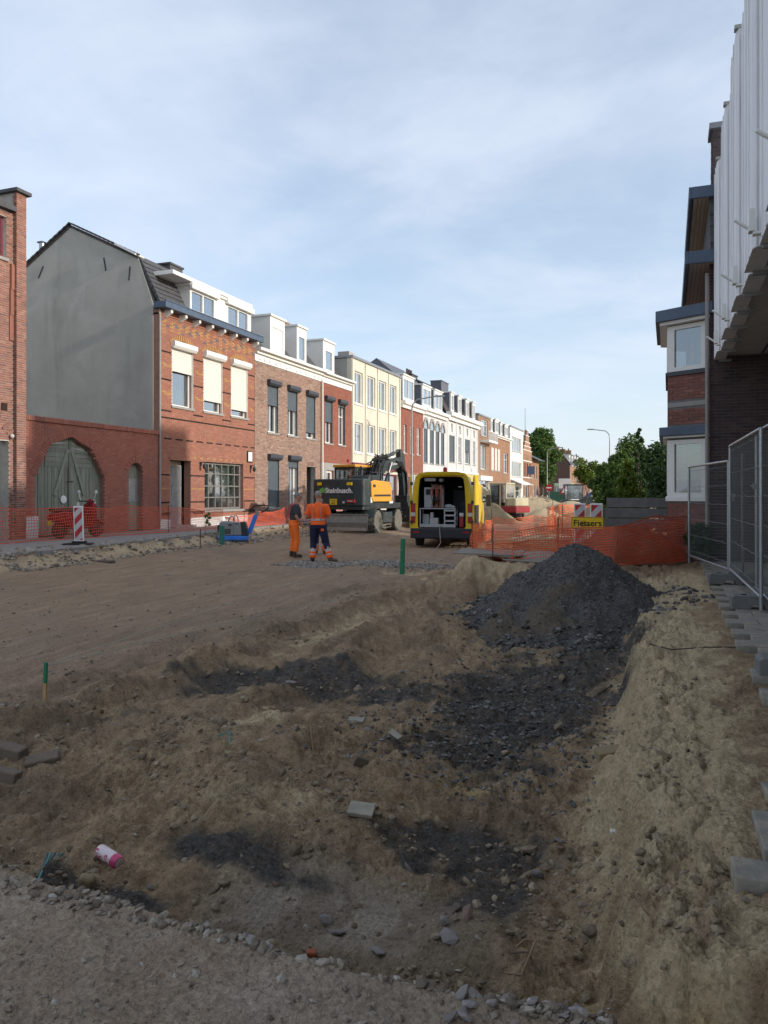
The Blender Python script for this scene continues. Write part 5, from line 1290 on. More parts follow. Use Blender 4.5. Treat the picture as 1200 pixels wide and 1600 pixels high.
def foot(label, x, y, z, rz):
    m = MB()
    prof = [(-.36, 0), (-.16, 0), (-.14, .055), (-.02, .055), (0, 0), (.08, 0), (.10, .055), (.22, .055), (.24, 0), (.36, 0), (.36, .13), (.33, .15), (-.33, .15), (-.36, .13)]
    m.prism([(a, -.115, b) for a, b in prof], (0, .23, 0)); o = m.build('ballast_block', 'concrete_foot', bevel=.008)
    for k in (-.2, 0, .2):
        pass
    o.location = (x, y, z); o.rotation_euler = (0, 0, rz); tag(o, label, 'ballast block', 'grey feet of the wire fence')
    h = MB()
    for k in (-.22, -.07, .08, .23): h.cyl((k, 0, .149), (k, 0, .158), .032, .030, 10)
    h.build('socket', 'sign_black', o, local=True)['kind'] = 'stuff'
foot('grey fence foot under the joint of the slanted and the middle panel', .90, 12.0, .0, .06)
foot('grey fence foot at the start of the nearest panel', 1.02, 9.55, .0, .05)
foot('grey fence foot at the right picture edge, nearest to the camera', .96, 6.15, -.02, .04)
# boards lying on the crossing
for i, (x, y, w, l, rz, dz, lab) in enumerate(((-3.35, 15.25, 1.3, 1.15, .1, .05, 'grey plywood board lying on the sand below the orange net, left one'), (-2.2, 14.95, 1.35, 1.05, -.25, .03, 'grey plywood board lying under the net nearer to the dark heap'), (-3.0, 16.9, 2.0, 1.8, .05, .02, 'large grey board behind the net beside the van'))):
    m = MB(); m.box(-w/2, w/2, -l/2, l/2, 0, .022); o = m.build('board', 'plywood', bevel=.003); o.location = (x, y, max(hz(x - w/2, y - l/2), hz(x + w/2, y - l/2), hz(x, y), hz(x, y - l/2)) + dz - .01); o.rotation_euler = (.01, .02, rz); tag(o, lab, 'board')
# grey plank barrier in the front garden
root = thing('plank_fence', 'low grey fence of broad weathered planks before the garden trees', 'fence', (-.6, 21, 0))
for k in range(3):
    m = MB(); z = .38 + k*.27; m.box(-1.62 + .05*k, .55, 20.97, 21.02, z, z + .245); m.build('plank', 'plank_grey', root, bevel=.006)
for x in (-1.4, -.5, .4): m = MB(); m.box(x - .05, x + .05, 21.02, 21.1, -.2, 1.15); m.build('post', 'plank_grey', root)
root = thing('board_stack', 'small stack of pale grey boards leaning before the plank fence', 'boards', (0, 20, 0))
for k in range(5): m = MB(); m.box(-.32 + .02*(k % 2), .5, 20.2, 20.7, .32 + k*.055, .365 + k*.055); m.build('board', 'plywood', root)
for x in (-.2, .4): m = MB(); m.box(x - .04, x + .04, 20.25, 20.65, -.05, .318); m.build('support', 'plank_grey', root)
def mound(name, label, cat, x, y, rx, ry, h, z0, mat, seed=0, n=60, amp=.10):
    m = MB(); a = np.linspace(0, 2*np.pi, n, endpoint=False); r = np.linspace(0, 1.05, 26); A, Q = np.meshgrid(a, r)
    X = x + rx*Q*np.cos(A); Y = y + ry*Q*np.sin(A); w = fbm(X*1.1 + seed, Y*1.1, 4)
    Z = z0 + h*np.clip(1 - Q**1.5, -.2, 1) + amp*w*h + .035*fbm(X*4, Y*4, 3, .6, True)
    m.v = list(map(tuple, np.stack([X.ravel(), Y.ravel(), Z.ravel()], -1))); m.t = [.5]*len(m.v)
    m.f = [(i*n + j, i*n + (j+1) % n, (i+1)*n + (j+1) % n, (i+1)*n + j) for i in range(25) for j in range(n)]
    o = m.build(name, mat, smooth=True, tint=True, fix=False); tag(o, label, cat); return o
simple('soil_brown', (.125, .07, .042), .95, var=.25, sc=6, bump=.6, dirt=(.16, .09, .05), dk=.6)
simple('sand_pile', (.26, .20, .12), .95, var=.15, sc=3, bump=.5, dirt=(.19, .145, .09), dk=.5)
simple('rubble_pile', (.24, .19, .15), .95, var=.25, sc=7, bump=.6, dirt=(.3, .26, .2), dk=.5)
mound('soil_mound', 'dark brown earth mound behind the orange net before the bay house', 'mound', -.75, 16.6, 1.35, .85, .72, -.06, 'soil_brown', 3)
mound('rubble_pile', 'pile of pale rubble beside the right wheels of the wheeled excavator', 'pile', -11.0, 36.5, 1.6, 2.0, 1.45, -.5, 'rubble_pile', 4)
mound('rubble_pile', 'second pale rubble pile farther back behind the wheeled excavator', 'pile', -12.6, 43.5, 1.7, 1.8, 1.2, -.5, 'rubble_pile', 4)
mound('sand_pile', 'sunlit sand pile left of the mini excavator, behind the van door', 'pile', -10.1, 44.5, 2.1, 1.7, 1.25, -.5, 'sand_pile', 5)
mound('sand_pile', 'broad sand pile behind and right of the mini excavator', 'pile', -8.9, 58, 2.6, 2.4, 1.55, -.5, 'sand_pile', 6)
mound('sand_pile', 'low sand pile beside the far orange net', 'pile', -6.6, 52, 1.8, 1.6, 1.0, -.5, 'sand_pile', 7)

# ---------------------------------------------------------------- trees
def tree(name, label, cat, x, y, z0, h, cr, ch, mat, nleaf, ls, seed, grp=None, conic=0, trunk=.16, clumps=16, limbs=7, low=0.25):
    rs = random.Random(seed); root = thing(name, label, cat, (x, y, z0), 0, grp)
    t = MB(); zc = h - ch; pts = [(0, 0, -.3)] + [(.12*math.sin(i + seed), .1*math.cos(i*1.3 + seed), zc*.5 + (h*.8 - zc*.5)*i/4) for i in range(5)]
    t.tube(pts, [trunk*1.3] + [trunk*(1 - .19*i) for i in range(5)], 8)
    cl = []
    for i in range(clumps):
        q = (i + .5)/clumps; a = i*2.4 + rs.random()*.8
        if conic: zz = zc + ch*q; rad = cr*(1 - q)**conic*.75
        else: zz = zc + ch*(.12 + .8*q); rad = cr*math.sqrt(max(.02, 1 - (2*q - 1.0)**2))*rs.uniform(.35, .8)
        sz = cr*(.30 + .25*rs.random())*(1.0 if not conic else (.35 + .8*(1 - q)))
        cl.append((rad*math.cos(a), rad*math.sin(a), zz, sz))
    for i in range(limbs):
        c = cl[int((i + .5)*clumps/limbs)]; s = pts[2 + i % 3]
        t.tube([s, ((s[0] + c[0])/2, (s[1] + c[1])/2, (s[2] + c[2])/2 + .1), c[:3]], [trunk*.45, trunk*.3, trunk*.12], 5)
    t.build('trunk', 'bark', root, local=True, smooth=True)
    L = MB()
    for k in range(nleaf):
        c = cl[rs.randrange(clumps)]; u = rs.gauss(0, 1), rs.gauss(0, 1), rs.gauss(0, 1); n = math.sqrt(sum(q*q for q in u)); r = c[3]*(rs.random()**.45)*rs.uniform(.8, 1.15)
        p = Vector((c[0] + u[0]/n*r, c[1] + u[1]/n*r, c[2] + u[2]/n*r*(.85 if not conic else 1.25)))
        a = Vector((rs.gauss(0, 1), rs.gauss(0, 1), rs.gauss(0, .6))).normalized(); b = a.cross(Vector((rs.gauss(0, 1), rs.gauss(0, 1), rs.gauss(0, 1)))).normalized(); s = ls*rs.uniform(.6, 1.3)
        L.add([p - a*s, p + b*s*.55, p + a*s, p - b*s*.55], [(0, 1, 2, 3)], min(1, max(0, .5 + rs.gauss(0, .22))))
    L.build('crown', mat, root, local=True, tint=True, fix=False); return root
tree('street_tree', 'big full green street tree beyond the stepped gable house', 'tree', -18.4, 120, -.1, 11.6, 2.75, 9.4, 'leaf', 13000, .22, 1, trunk=.3, clumps=26)
tree('street_tree', 'dark green tree standing behind the big street tree', 'tree', -20.6, 131, -.1, 9.8, 2.6, 8.0, 'leaf_dark', 8000, .26, 2, trunk=.3, clumps=20)
tree('garden_tree', 'loose light green garden tree leaning over the street by the signs', 'tree', -2.5, 33.5, -.1, 2.7, .62, 2.3, 'leaf', 7000, .065, 3, trunk=.06)
tree('garden_tree', 'bushy mid green garden tree left of the pointed conifer', 'tree', -1.75, 31.5, -.1, 3.1, .8, 2.7, 'leaf', 10000, .06, 4, trunk=.07)
tree('conifer', 'yellow green cone shaped conifer in front of the garden trees', 'tree', -1.30, 27.5, -.1, 2.45, .68, 2.3, 'leaf_lime', 11000, .045, 5, conic=.8, trunk=.05, clumps=24)
tree('conifer', 'smaller pale green conifer left of the yellow green one', 'tree', -1.95, 27.0, -.1, 2.05, .5, 1.95, 'leaf', 7000, .045, 6, conic=.8, trunk=.05, clumps=22)
tree('cypress', 'tall thin dark cypress rising among the garden trees', 'tree', -1.0, 29.5, -.1, 3.75, .34, 3.7, 'leaf_dark', 9000, .045, 7, conic=.45, trunk=.05, clumps=30)
tree('garden_tree', 'dark leafy tree behind the cypress', 'tree', -.2, 37, -.1, 3.7, 1.6, 3.2, 'leaf_dark', 11000, .085, 8, trunk=.10, clumps=22)
tree('garden_tree', 'dark round tree beside the bay house behind the plank fence', 'tree', .30, 27.5, -.1, 3.0, 1.15, 2.7, 'leaf_dark', 11000, .065, 9, trunk=.07, clumps=20)
tree('garden_tree', 'open branched tree with loose leaves high behind the conifers', 'tree', -1.9, 43, -.1, 4.5, 1.25, 3.4, 'leaf', 4500, .085, 10, trunk=.08, clumps=16)
tree('street_tree', 'young lime green tree with small crown over the far net', 'tree', -3.9, 40, -.3, 3.2, .75, 1.2, 'leaf_lime', 2500, .075, 12, trunk=.04, clumps=10)
tree('garden_tree', 'tall green tree far behind the right gardens', 'tree', 1.5, 60, -.1, 6.0, 2.6, 5.0, 'leaf', 8000, .14, 13, trunk=.15)
tree('shrub', 'round dark green shrub below the far end house', 'shrub', -13.3, 118, -.3, 2.6, 1.5, 2.4, 'leaf_dark', 2500, .14, 14, trunk=.08)
tree('weed', 'tall thin weed growing out of the pavement by the compactor', 'plant', -13.75, 21.0, -.1, .8, .14, .5, 'leaf', 160, .04, 16, trunk=.008, clumps=6)
tree('shrub', 'low dark shrub at the foot of the bay house behind the fence', 'shrub', .55, 15.85, 0, .72, .28, .68, 'leaf_dark', 2600, .035, 15, trunk=.02)

# ---------------------------------------------------------------- lamps and signs
def lamp(label, x, y, h, dx, dy):
    root = thing('street_lamp', label, 'street lamp', (x, y, -.1), 0, 'street lamps')
    m = MB(); pts = [(0, 0, 0), (0, 0, h*.5), (0, 0, h - .5), (dx*.05, dy*.05, h - .15), (dx*.25, dy*.25, h + .12), (dx, dy, h + .28)]
    m.tube(pts, [.09, .065, .05, .045, .04, .035], 10); m.build('pole', 'zinc', root, local=True, smooth=True)
    m = MB(); m.bar((dx*.98, dy*.98, h + .29), (dx*1.38, dy*1.38, h + .30), .22, .09); m.build('lamp_head', 'zinc', root, local=True, bevel=.02)
lamp('slim grey street lamp in front of the red house beside the cream block', -14.1, 42.8, 6.75, 1.35, .3)
lamp('grey street lamp before the big street tree', -14.3, 98, 6.8, 1.3, .2)
lamp('grey street lamp rising above the garden trees, arm pointing left', -4.7, 68.6, 6.6, -1.35, 0)
def pole_sign(name, label, x, y, z, h, shape, mat, w, hh, edge=None, cat='sign'):
    root = thing(name, label, cat, (x, y, z)); m = MB(); m.cyl((0, 0, 0), (0, 0, h), .035, .035, 8); m.build('pole', 'zinc', root, local=True)
    s = MB()
    if shape == 'round': s.lathe([(.001, 0), (w, 0), (w, .02), (.001, .02)], (0, 0, 0), 'x', 20); s.v = [(b, -a - .04, c + h) for a, b, c in s.v]
    elif shape == 'tri': s.prism([(-w, -.06, h - w), (w, -.06, h - w), (0, -.06, h + w*.8)], (0, .02, 0))
    else: s.box(-w/2, w/2, -.07, -.05, h - hh, h)
    s.build('plate', mat, root, local=True)
    if edge:
        e = MB()
        if shape == 'tri': e.prism([(-w*.6, -.07, h - w*.78), (w*.6, -.07, h - w*.78), (0, -.07, h + w*.4)], (0, .008, 0))
        else: e.box(-w*.7, w*.7, -.07, -.065, h - .07, h + .07)
        e.build('symbol', edge, root, local=True)
    return root
pole_sign('road_sign', 'blue direction sign in front of the orange brown house', -14.0, 84, -.1, 4.3, 'rect', 'sign_blue', .8, .9)
pole_sign('road_sign', 'round red no entry sign by the green container', -13.2, 92, -.1, 2.0, 'round', 'sign_red', .42, 0, 'sign_white')
pole_sign('road_sign', 'white rectangular sign board on a pole before the tree', -10.9, 88, -.1, 3.0, 'rect', 'sign_white', 1.3, 1.1)
pole_sign('road_sign', 'triangular red and white warning sign near the tractor loader', -8.9, 72, -.4, 2.1, 'tri', 'sign_red', .5, 0, 'sign_white')
for i in range(6):
    m = MB(); x, y = -14.0 + .12*i, 76 + 3.2*i; m.cyl((x, y, -.1), (x, y, 1.0), .06, .06, 8); m.lathe([(.075, 0), (.075, .12)], (x, y, .72), 'z', 8); o = m.build('bollard', 'sign_white'); tag(o, 'white bollard on the far left pavement', 'bollard', 'far bollards')

def beacon_board(label, x, y, z, h, w, rz, tilt=0, flip=1, peg=True):
    root = thing('hazard_board', label, 'hazard board', (x, y, z), rz)
    xf = Matrix.Rotation(tilt, 4, 'Y')
    b = MB(xf); b.box(-w/2, w/2, -.02, .02, .10, h); b.build('board', 'sign_white', root, local=True, bevel=.02)
    iw, z0, z1 = w/2 - .03, .14, h - .04; n = 5; st = (z1 - z0)/n*1.0; sl = 2*iw*1.0
    def clip(za, zb):
        # slanted band between z = za + k*(x) lines, cut to the plate
        pts = []; N = 12; up = []; dn = []
        for i in range(N + 1):
            xx = -iw + 2*iw*i/N; o = flip*xx*1.05
            lo, hi = max(z0, min(z1, za + o)), max(z0, min(z1, zb + o)); up.append((xx, hi)); dn.append((xx, lo))
        return up, dn
    r = MB(xf); wv = MB(xf); k = 0; zc = z0 - sl
    while zc < z1 + sl:
        up, dn = clip(zc, zc + st); t = r if k % 2 == 0 else wv
        for i in range(12):
            if up[i][1] - dn[i][1] < 1e-4 and up[i+1][1] - dn[i+1][1] < 1e-4: continue
            t.add([(dn[i][0], -.0225, dn[i][1]), (dn[i+1][0], -.0225, dn[i+1][1]), (up[i+1][0], -.0225, up[i+1][1]), (up[i][0], -.0225, up[i][1])], [(0, 1, 2, 3)])
        zc += st; k += 1
    r.build('red_stripes', 'sign_red', root, local=True, fix=False); wv.build('grey_stripes', 'reflective', root, local=True, fix=False)
    f = MB(); f.prism([(-.36, -.2, 0), (.36, -.2, 0), (.30, .2, 0), (-.30, .2, 0)], (0, 0, .07)); f.box(-.16, .16, -.1, .1, .07, .12); f.build('foot', 'black_rubber', root, local=True, bevel=.015)
    if peg: p = MB(xf); p.cyl((0, 0, h), (0, 0, h + .1), .035, .03, 8); p.build('peg', 'lamp_clear', root, local=True)
bx, by, _ = gp(124, 851, -.0)
beacon_board('red and white striped hazard board standing before the green gate', bx, by, -.03, 1.0, .25, .36, -.03)
sx, sy = -1.95, 20.3
beacon_board('left one of two striped hazard boards behind the yellow sign', -2.13, 20.3, -.12, 1.15, .30, .05, 0, 1, False)
beacon_board('right one of two striped hazard boards behind the yellow sign', -1.72, 20.35, -.12, 1.15, .32, -.02, 0, 1, False)
def text(root, s, size, loc, rot, mat, name='lettering', ext=.002, bold=0, align='CENTER'):
    c = bpy.data.curves.new(name, 'FONT'); c.body = s; c.size = size; c.extrude = ext; c.align_x = align; c.offset = bold; c.resolution_u = 4
    tmp = bpy.data.objects.new(name, c); COL.objects.link(tmp); me = bpy.data.meshes.new_from_object(tmp); bpy.data.objects.remove(tmp); c = me; c.name = name; c.materials.clear()
    o = bpy.data.objects.new(name, me); COL.objects.link(o); o.location = loc; o.rotation_euler = rot; c.materials.append(M[mat])
    if root: o.parent = root
    return o
root = thing('diversion_sign', 'yellow sign reading Fietsers with scratched letters behind the orange net', 'sign', (-1.72, 18.0, -.05), .06)
m = MB(); m.box(-.36, .36, -.015, .015, .52, .80); m.build('plate', 'sign_yellow', root, local=True, bevel=.03)
m = MB()
for a in ((-.345, .345, .785, .795), (-.345, .345, .525, .535), (-.35, -.34, .535, .785), (.34, .35, .535, .785)): m.box(a[0], a[1], -.019, -.015, a[2], a[3])
m.build('border', 'sign_black', root, local=True)
text(root, 'Fietsers', .20, (0, -.018, .595), (R(90), 0, 0), 'sign_black', bold=.003)
m = MB()
rs = random.Random(8)
for i in range(9): a = rs.uniform(-.16, .02); b = rs.uniform(.57, .70); m.bar((a, -.0215, b), (a + rs.uniform(.03, .09), -.0215, b + rs.uniform(-.05, .06)), .002, .022, up=(0, 1, 0))
m.build('scratches', 'sign_black', root, local=True)
for x in (-.25, .25): m = MB(); m.box(x - .02, x + .02, .016, .04, 0, .7); m.build('leg', 'zinc', root, local=True)
# ---------------------------------------------------------------- wheeled excavator
def tyre(parent, c, r, w, mat='tyre', rim='steel_bare', lugs=18, rr=.55, hub=None):
    x, y, z = c; m = MB()
    m.lathe([(r*rr, -w*.38), (r*.82, -w/2), (r*.95, -w*.46), (r*.97, -w*.2), (r*.97, w*.2), (r*.95, w*.46), (r*.82, w/2), (r*rr, w*.38)], (x, y, z), 'x', 28)
    for i in range(lugs):
        for sg in (-1, 1):
            a = 2*math.pi*(i + (.5 if sg > 0 else 0))/lugs
            c0 = Vector((x + sg*w*.26, y + math.cos(a)*r*.975, z + math.sin(a)*r*.975))
            m.obox(c0, (w*.46, r*.11, r*.07), Matrix.Rotation(a - math.pi/2, 3, 'X') @ Matrix.Rotation(sg*.35, 3, 'Z'))
    t = m.build('wheel', mat, parent, local=True, smooth=True)
    q = MB(); q.lathe([(r*rr*1.02, -w*.36), (r*rr*.9, -w*.36), (r*rr*.8, -w*.15), (r*rr*.25, -w*.12), (r*rr*.25, w*.12), (r*rr*.8, w*.15), (r*rr*.9, w*.36), (r*rr*1.02, w*.36)], (x, y, z), 'x', 20)
    sg = 1 if x > 0 else -1
    q.lathe([(r*rr*.28, 0), (r*rr*.28, sg*w*.28), (r*rr*.2, sg*w*.32)], (x, y, z), 'x', 12)
    for i in range(8):
        a = 2*math.pi*i/8; q.cyl((x + sg*w*.1, y + math.cos(a)*r*rr*.55, z + math.sin(a)*r*rr*.55), (x + sg*w*.2, y + math.cos(a)*r*rr*.55, z + math.sin(a)*r*rr*.55), .02, .02, 6)
    q.build('rim', rim, t, local=True, smooth=True)
    if hub: q = MB(); q.lathe([(r*.001, sg*w*.33), (r*.2, sg*w*.33), (r*.17, sg*w*.37), (r*.001, sg*w*.38)], (x, y, z), 'x', 14); q.build('hub', hub, t, local=True)
    return t
EX = (-12.45, 29.6, -.47)
ex = thing('wheeled_excavator', 'dark grey and orange wheeled excavator with Steinbusch lettering on its counterweight', 'excavator', EX, R(1.0))
for x in (-1.03, 1.03):
    for y in (0, 2.65): tyre(ex, (x, y, .53), .53, .46, 'tyre_dusty', 'dark_metal', 18, hub='steel_bare')
m = MB(); m.box(-.5, .5, -.35, 3.1, .62, 1.0); m.box(-.95, .95, -.14, .14, .42, .66); m.box(-.95, .95, 2.5, 2.78, .42, .66); m.box(-1.2, -.5, .75, 1.95, .45, .92); m.box(.5, 1.2, .75, 1.95, .5, .95)
m.lathe([(.65, 0), (.65, .2)], (0, 1.3, 1.0), 'z', 24); m.build('chassis', 'machine_dark', ex, local=True, bevel=.02)
for y in (.0, 2.65):                                              # mudguards
    for sg in (-1, 1):
        m = MB(); n = 8
        for i in range(n):
            a0, a1 = R(25 + 130*i/n), R(25 + 130*(i + 1)/n); r0 = .60
            p = [(sg*.8, y + math.cos(a)*q, .53 + math.sin(a)*q) for a, q in ((a0, r0), (a1, r0), (a1, r0 + .03), (a0, r0 + .03))]
            m.prism(p, (sg*.45, 0, 0))
        m.build('mudguard', 'machine_dark', ex, local=True)
m = MB()
for z, x in ((.40, 1.16), (.68, 1.2)): m.box(.75, x, .78, 1.92, z, z + .04)
for y in (.8, 1.88): m.box(1.1, 1.16, y - .02, y + .02, .3, .9)
m.box(.75, 1.16, .8, 1.9, .28, .31); m.build('step', 'steel_bare', ex, local=True)
m = MB()
poly = [(-1.16, .24), (-1.22, .34), (-1.24, .58), (-1.16, .86), (-1.12, .86), (-1.18, .58), (-1.17, .36), (-1.10, .24)]
m.prism([(-1.22, a, b) for a, b in poly], (2.44, 0, 0)); m.box(-1.22, 1.22, -1.185, -1.10, .86, .92); m.build('dozer_blade', 'blade_steel', ex, local=True, bevel=.008)
m = MB(); m.box(-1.20, 1.20, -1.255, -1.238, .25, .38); m.build('cutting_edge', 'steel_bare', ex, local=True)
m = MB()
for x in (-.55, .55): m.bar((x, -1.1, .55), (x, -.2, .72), .14, .16)
m.cyl((-.3, -1.05, .72), (-.3, -.3, .95), .05); m.cyl((.3, -1.05, .72), (.3, -.3, .95), .05); m.build('blade_arm', 'dark_metal', ex, local=True)
U = Matrix.Translation((0, 1.3, 0)) @ Matrix.Rotation(R(-9), 4, 'Z')
# counterweight: rounded block
m = MB(U); prof = []
for i in range(13): a = math.pi*(-1 + i/12); prof.append((1.24*max(-1, min(1, math.cos(a)*1.35)), -1.35 - .72*abs(math.sin(a))**.45))
m.prism([(x, y, 1.22) for x, y in prof], (0, 0, 1.12)); cw = m.build('counterweight', 'machine_dark', ex, local=True, bevel=.06, seg=3)
m = MB(U); m.prism([(x*.96, -1.35 + (y + 1.35)*.9, 1.08) for x, y in prof], (0, 0, .14)); m.build('counterweight_foot', 'dark_metal', cw, local=True)
yb = -2.075
def tU(p): return U @ Vector(p)
def label_on(s, size, x, z, mat, y=yb - .008, bold=0, parent=cw, name='lettering', align='LEFT'):
    o = text(parent, s, size, tU((x, y, z)), (R(90), 0, R(-9)), mat, name, bold=bold, align=align); return o
label_on('Steinbusch.', .29, -.52, 1.77, 'sign_white', bold=.008)
m = MB(U)
for k, (dx, hgt) in enumerate(((0, .20), (.085, .24), (.17, .20))):
    m.prism([(-.80 + dx, yb - .012, 1.76), (-.74 + dx, yb - .012, 1.76), (-.70 + dx, yb - .012, 1.76 + hgt*.6), (-.72 + dx, yb - .012, 1.76 + hgt), (-.79 + dx, yb - .012, 1.76 + hgt*.8)], (0, .008, 0))
simple('logo_green', (.16, .42, .08), .5); m.build('leaf_logo', 'logo_green', cw, local=True)
m = MB(U); m.box(-.92, -.70, yb - .01, yb + .01, 2.08, 2.20); m.box(.50, .74, yb + .01, yb + .06, 2.08, 2.20); m.build('yellow_sticker', 'sign_yellow', cw, local=True)
m = MB(U); m.box(-.30, .04, yb - .02, yb + .01, 1.28, 1.52); q = m.build('number_plate', 'plate_yellow', cw, local=True)
text(q, 'VHT', .10, tU((-.13, yb - .024, 1.41)), (R(90), 0, R(-9)), 'sign_black'); text(q, '48-B', .10, tU((-.13, yb - .024, 1.31)), (R(90), 0, R(-9)), 'sign_black')
m = MB(U); m.box(.50, .88, yb - .02, yb + .06, 1.36, 1.50); q = m.build('tail_light', 'lamp_red', cw, local=True, bevel=.015)
m = MB(U); m.box(.56, .60, yb - .03, yb - .018, 1.40, 1.46); m.box(.64, .80, yb - .026, yb - .018, 1.41, 1.45); m.build('lamp_glass', 'lamp_clear', q, local=True)
m = MB(U); m.cyl((.36, yb - .02, 1.38), (.36, yb + .02, 1.38), .05); m.build('reverse_lamp', 'lamp_clear', cw, local=True)
m = MB(U); m.box(-1.22, 1.22, -1.36, 1.35, 1.10, 1.34); m.build('turntable_frame', 'dark_metal', ex, local=True, bevel=.02)
m = MB(U); m.box(-.15, 1.17, -1.34, .55, 1.34, 2.22); m.box(-1.2, -.15, -1.34, -.35, 1.34, 2.2); m.build('engine_housing', 'machine_dark', ex, local=True, bevel=.05)
m = MB(U); m.prism([(1.17, -1.30, 1.66), (1.17, -1.18, 1.40), (1.17, .50, 1.40), (1.17, .50, 1.95), (1.17, .30, 2.24), (1.17, -1.05, 2.30), (1.17, -1.33, 2.24)], (.07, 0, 0)); sp_ = m.build('side_panel', 'machine_orange', ex, local=True, bevel=.03)
m = MB(U); m.box(1.241, 1.252, -1.1, .35, 1.62, 1.70); m.build('panel_vent', 'dark_metal', sp_, local=True)
m = MB(U); m.box(1.241, 1.25, -1.2, -.98, 2.0, 2.12); m.build('latch_recess', 'dark_metal', sp_, local=True)
m = MB(U); m.box(1.12, 1.2, -1.40, -1.18, 1.36, 1.6); m.build('marker_plate', 'sign_white', ex, local=True)
m = MB(U); m.box(1.15, 1.22, .3, .6, 1.30, 1.42); m.build('marker_plate', 'sign_white', ex, local=True)
m = MB(U); m.box(.1, .95, -.95, -.1, 2.22, 2.52); m.prism([(.1, -1.15, 2.22), (.1, -.95, 2.52), (.1, -.95, 2.22)], (.85, 0, 0)); m.box(-.9, -.05, -1.5, -.9, 2.2, 2.34); m.build('engine_hood', 'machine_dark', ex, local=True, bevel=.03)
m = MB(U); m.tube([(.05, -1.25, 2.34), (.05, -1.25, 2.42), (.75, -1.2, 2.42)], .02, 6); m.tube([(1.1, -1.1, 2.3), (1.1, -1.1, 2.62), (1.1, .5, 2.62), (1.1, .5, 2.2)], .02, 6); m.tube([(.6, .45, 2.2), (.6, .45, 2.9), (1.1, .45, 2.9), (1.1, .45, 2.2)], .02, 6); m.build('handrail', 'dark_metal', ex, local=True)
m = MB(U); m.tube([(.35, -.6, 2.5), (.35, -.6, 2.78), (.4, -.75, 2.85)], .06, 10); m.build('exhaust', 'dark_metal', ex, local=True)
# cab
m = MB(U)
for x, y in ((-1.2, -.3), (-.22, -.3), (-1.2, 1.4), (-.22, 1.4), (-1.2, .5)): m.box(x, x + .07, y, y + .08, 1.34, 2.88)
m.box(-1.2, -.15, -.3, -.22, 1.34, 2.28); m.box(-1.2, -.15, -.3, 1.48, 2.80, 2.88); m.box(-1.2, -.15, 1.40, 1.48, 1.34, 1.6); m.box(-.22, -.15, -.3, 1.48, 1.34, 2.0); m.box(-1.2, -1.13, -.3, 1.48, 1.34, 1.75)
cab = m.build('cab', 'dark_metal', ex, local=True, bevel=.015)
m = MB(U); m.box(-1.13, -.22, -.27, -.262, 2.28, 2.80); m.box(-.19, -.182, -.22, 1.40, 2.0, 2.8); m.box(-1.17, -1.16, -.22, 1.40, 1.75, 2.8); m.box(-1.13, -.22, 1.43, 1.44, 1.6, 2.8); m.build('cab_window', 'glass', cab, local=True)
m = MB(U); m.box(-1.25, -.10, -.36, 1.55, 2.885, 3.0); m.build('cab_roof', 'machine_orange', cab, local=True, bevel=.03)
m = MB(U); m.box(-.92, -.45, .35, .5, 1.9, 2.55); m.box(-.92, -.45, .4, .85, 1.75, 1.9); m.ell((-.68, .42, 2.62), (.14, .06, .11)); m.build('seat', 'sign_black', cab, local=True, bevel=.03)
m = MB(U); m.cyl((-.55, -.2, 3.0), (-.55, -.2, 3.16), .012); m.lathe([(.05, 0), (.065, .02), (.06, .11), (.02, .14)], (-.55, -.2, 3.1), 'z', 10); m.build('beacon', 'lamp_red', cab, local=True)
m = MB(U); m.tube([(-.15, 1.3, 2.4), (.05, 1.35, 2.5), (.05, 1.35, 2.3)], .015, 6); m.box(-.02, .12, 1.33, 1.37, 2.2, 2.5); m.tube([(1.1, .5, 2.6), (1.3, .6, 2.7)], .015, 6); m.build('mirror', 'dark_metal', cab, local=True)
# boom, stick, rams, hoses
def beam(mb, pts, w):                                              # pts: (y, z, half depth)
    L = []; n = len(pts)
    for i, (y, z, h) in enumerate(pts):
        a = Vector(pts[max(i-1, 0)][:2]); b = Vector(pts[min(i+1, n-1)][:2]); d = (b - a).normalized(); nn = Vector((-d.y, d.x))
        L.append(((y + nn.x*h, z + nn.y*h), (y - nn.x*h, z - nn.y*h)))
    vs = []
    for (t, b) in L: vs += [(.12 - w, t[0], t[1]), (.12 + w, t[0], t[1]), (.12 + w, b[0], b[1]), (.12 - w, b[0], b[1])]
    fs = [(0, 1, 2, 3), ((n-1)*4 + 3, (n-1)*4 + 2, (n-1)*4 + 1, (n-1)*4)] + [(i*4 + j, i*4 + (j+1) % 4, (i+1)*4 + (j+1) % 4, (i+1)*4 + j) for i in range(n-1) for j in range(4)]
    mb.add(vs, fs)
m = MB(U); beam(m, [(.75, 1.62, .14), (1.0, 2.3, .24), (1.35, 2.85, .30), (1.75, 3.08, .26)], .17); m.build('boom_foot', 'machine_dark', ex, local=True, bevel=.02)
m = MB(U); beam(m, [(1.5, 2.95, .16), (2.2, 3.06, .26), (2.9, 3.14, .24), (3.5, 3.36, .14)], .16); bm_ = m.build('boom', 'machine_dark', ex, local=True, bevel=.02)
text(bm_, 'Steinbusch', .17, tU((.12 + .172, 2.2, 3.02)), (R(90), R(-6), R(81)), 'sign_white', align='LEFT')
m = MB(U); beam(m, [(3.3, 3.80, .08), (3.47, 3.45, .20), (3.6, 2.75, .19), (3.75, 1.6, .11)], .13); m.build('stick', 'machine_dark', ex, local=True, bevel=.015)
m = MB(U); m.cyl((.12, 1.9, 3.36), (.12, 2.8, 3.62), .085, None, 12); m.cyl((.12, 2.8, 3.62), (.12, 3.34, 3.76), .045, None, 10)
for x in (-.14, .38): m.cyl((x, 1.15, 1.7), (x, 1.75, 2.6), .08, None, 12)
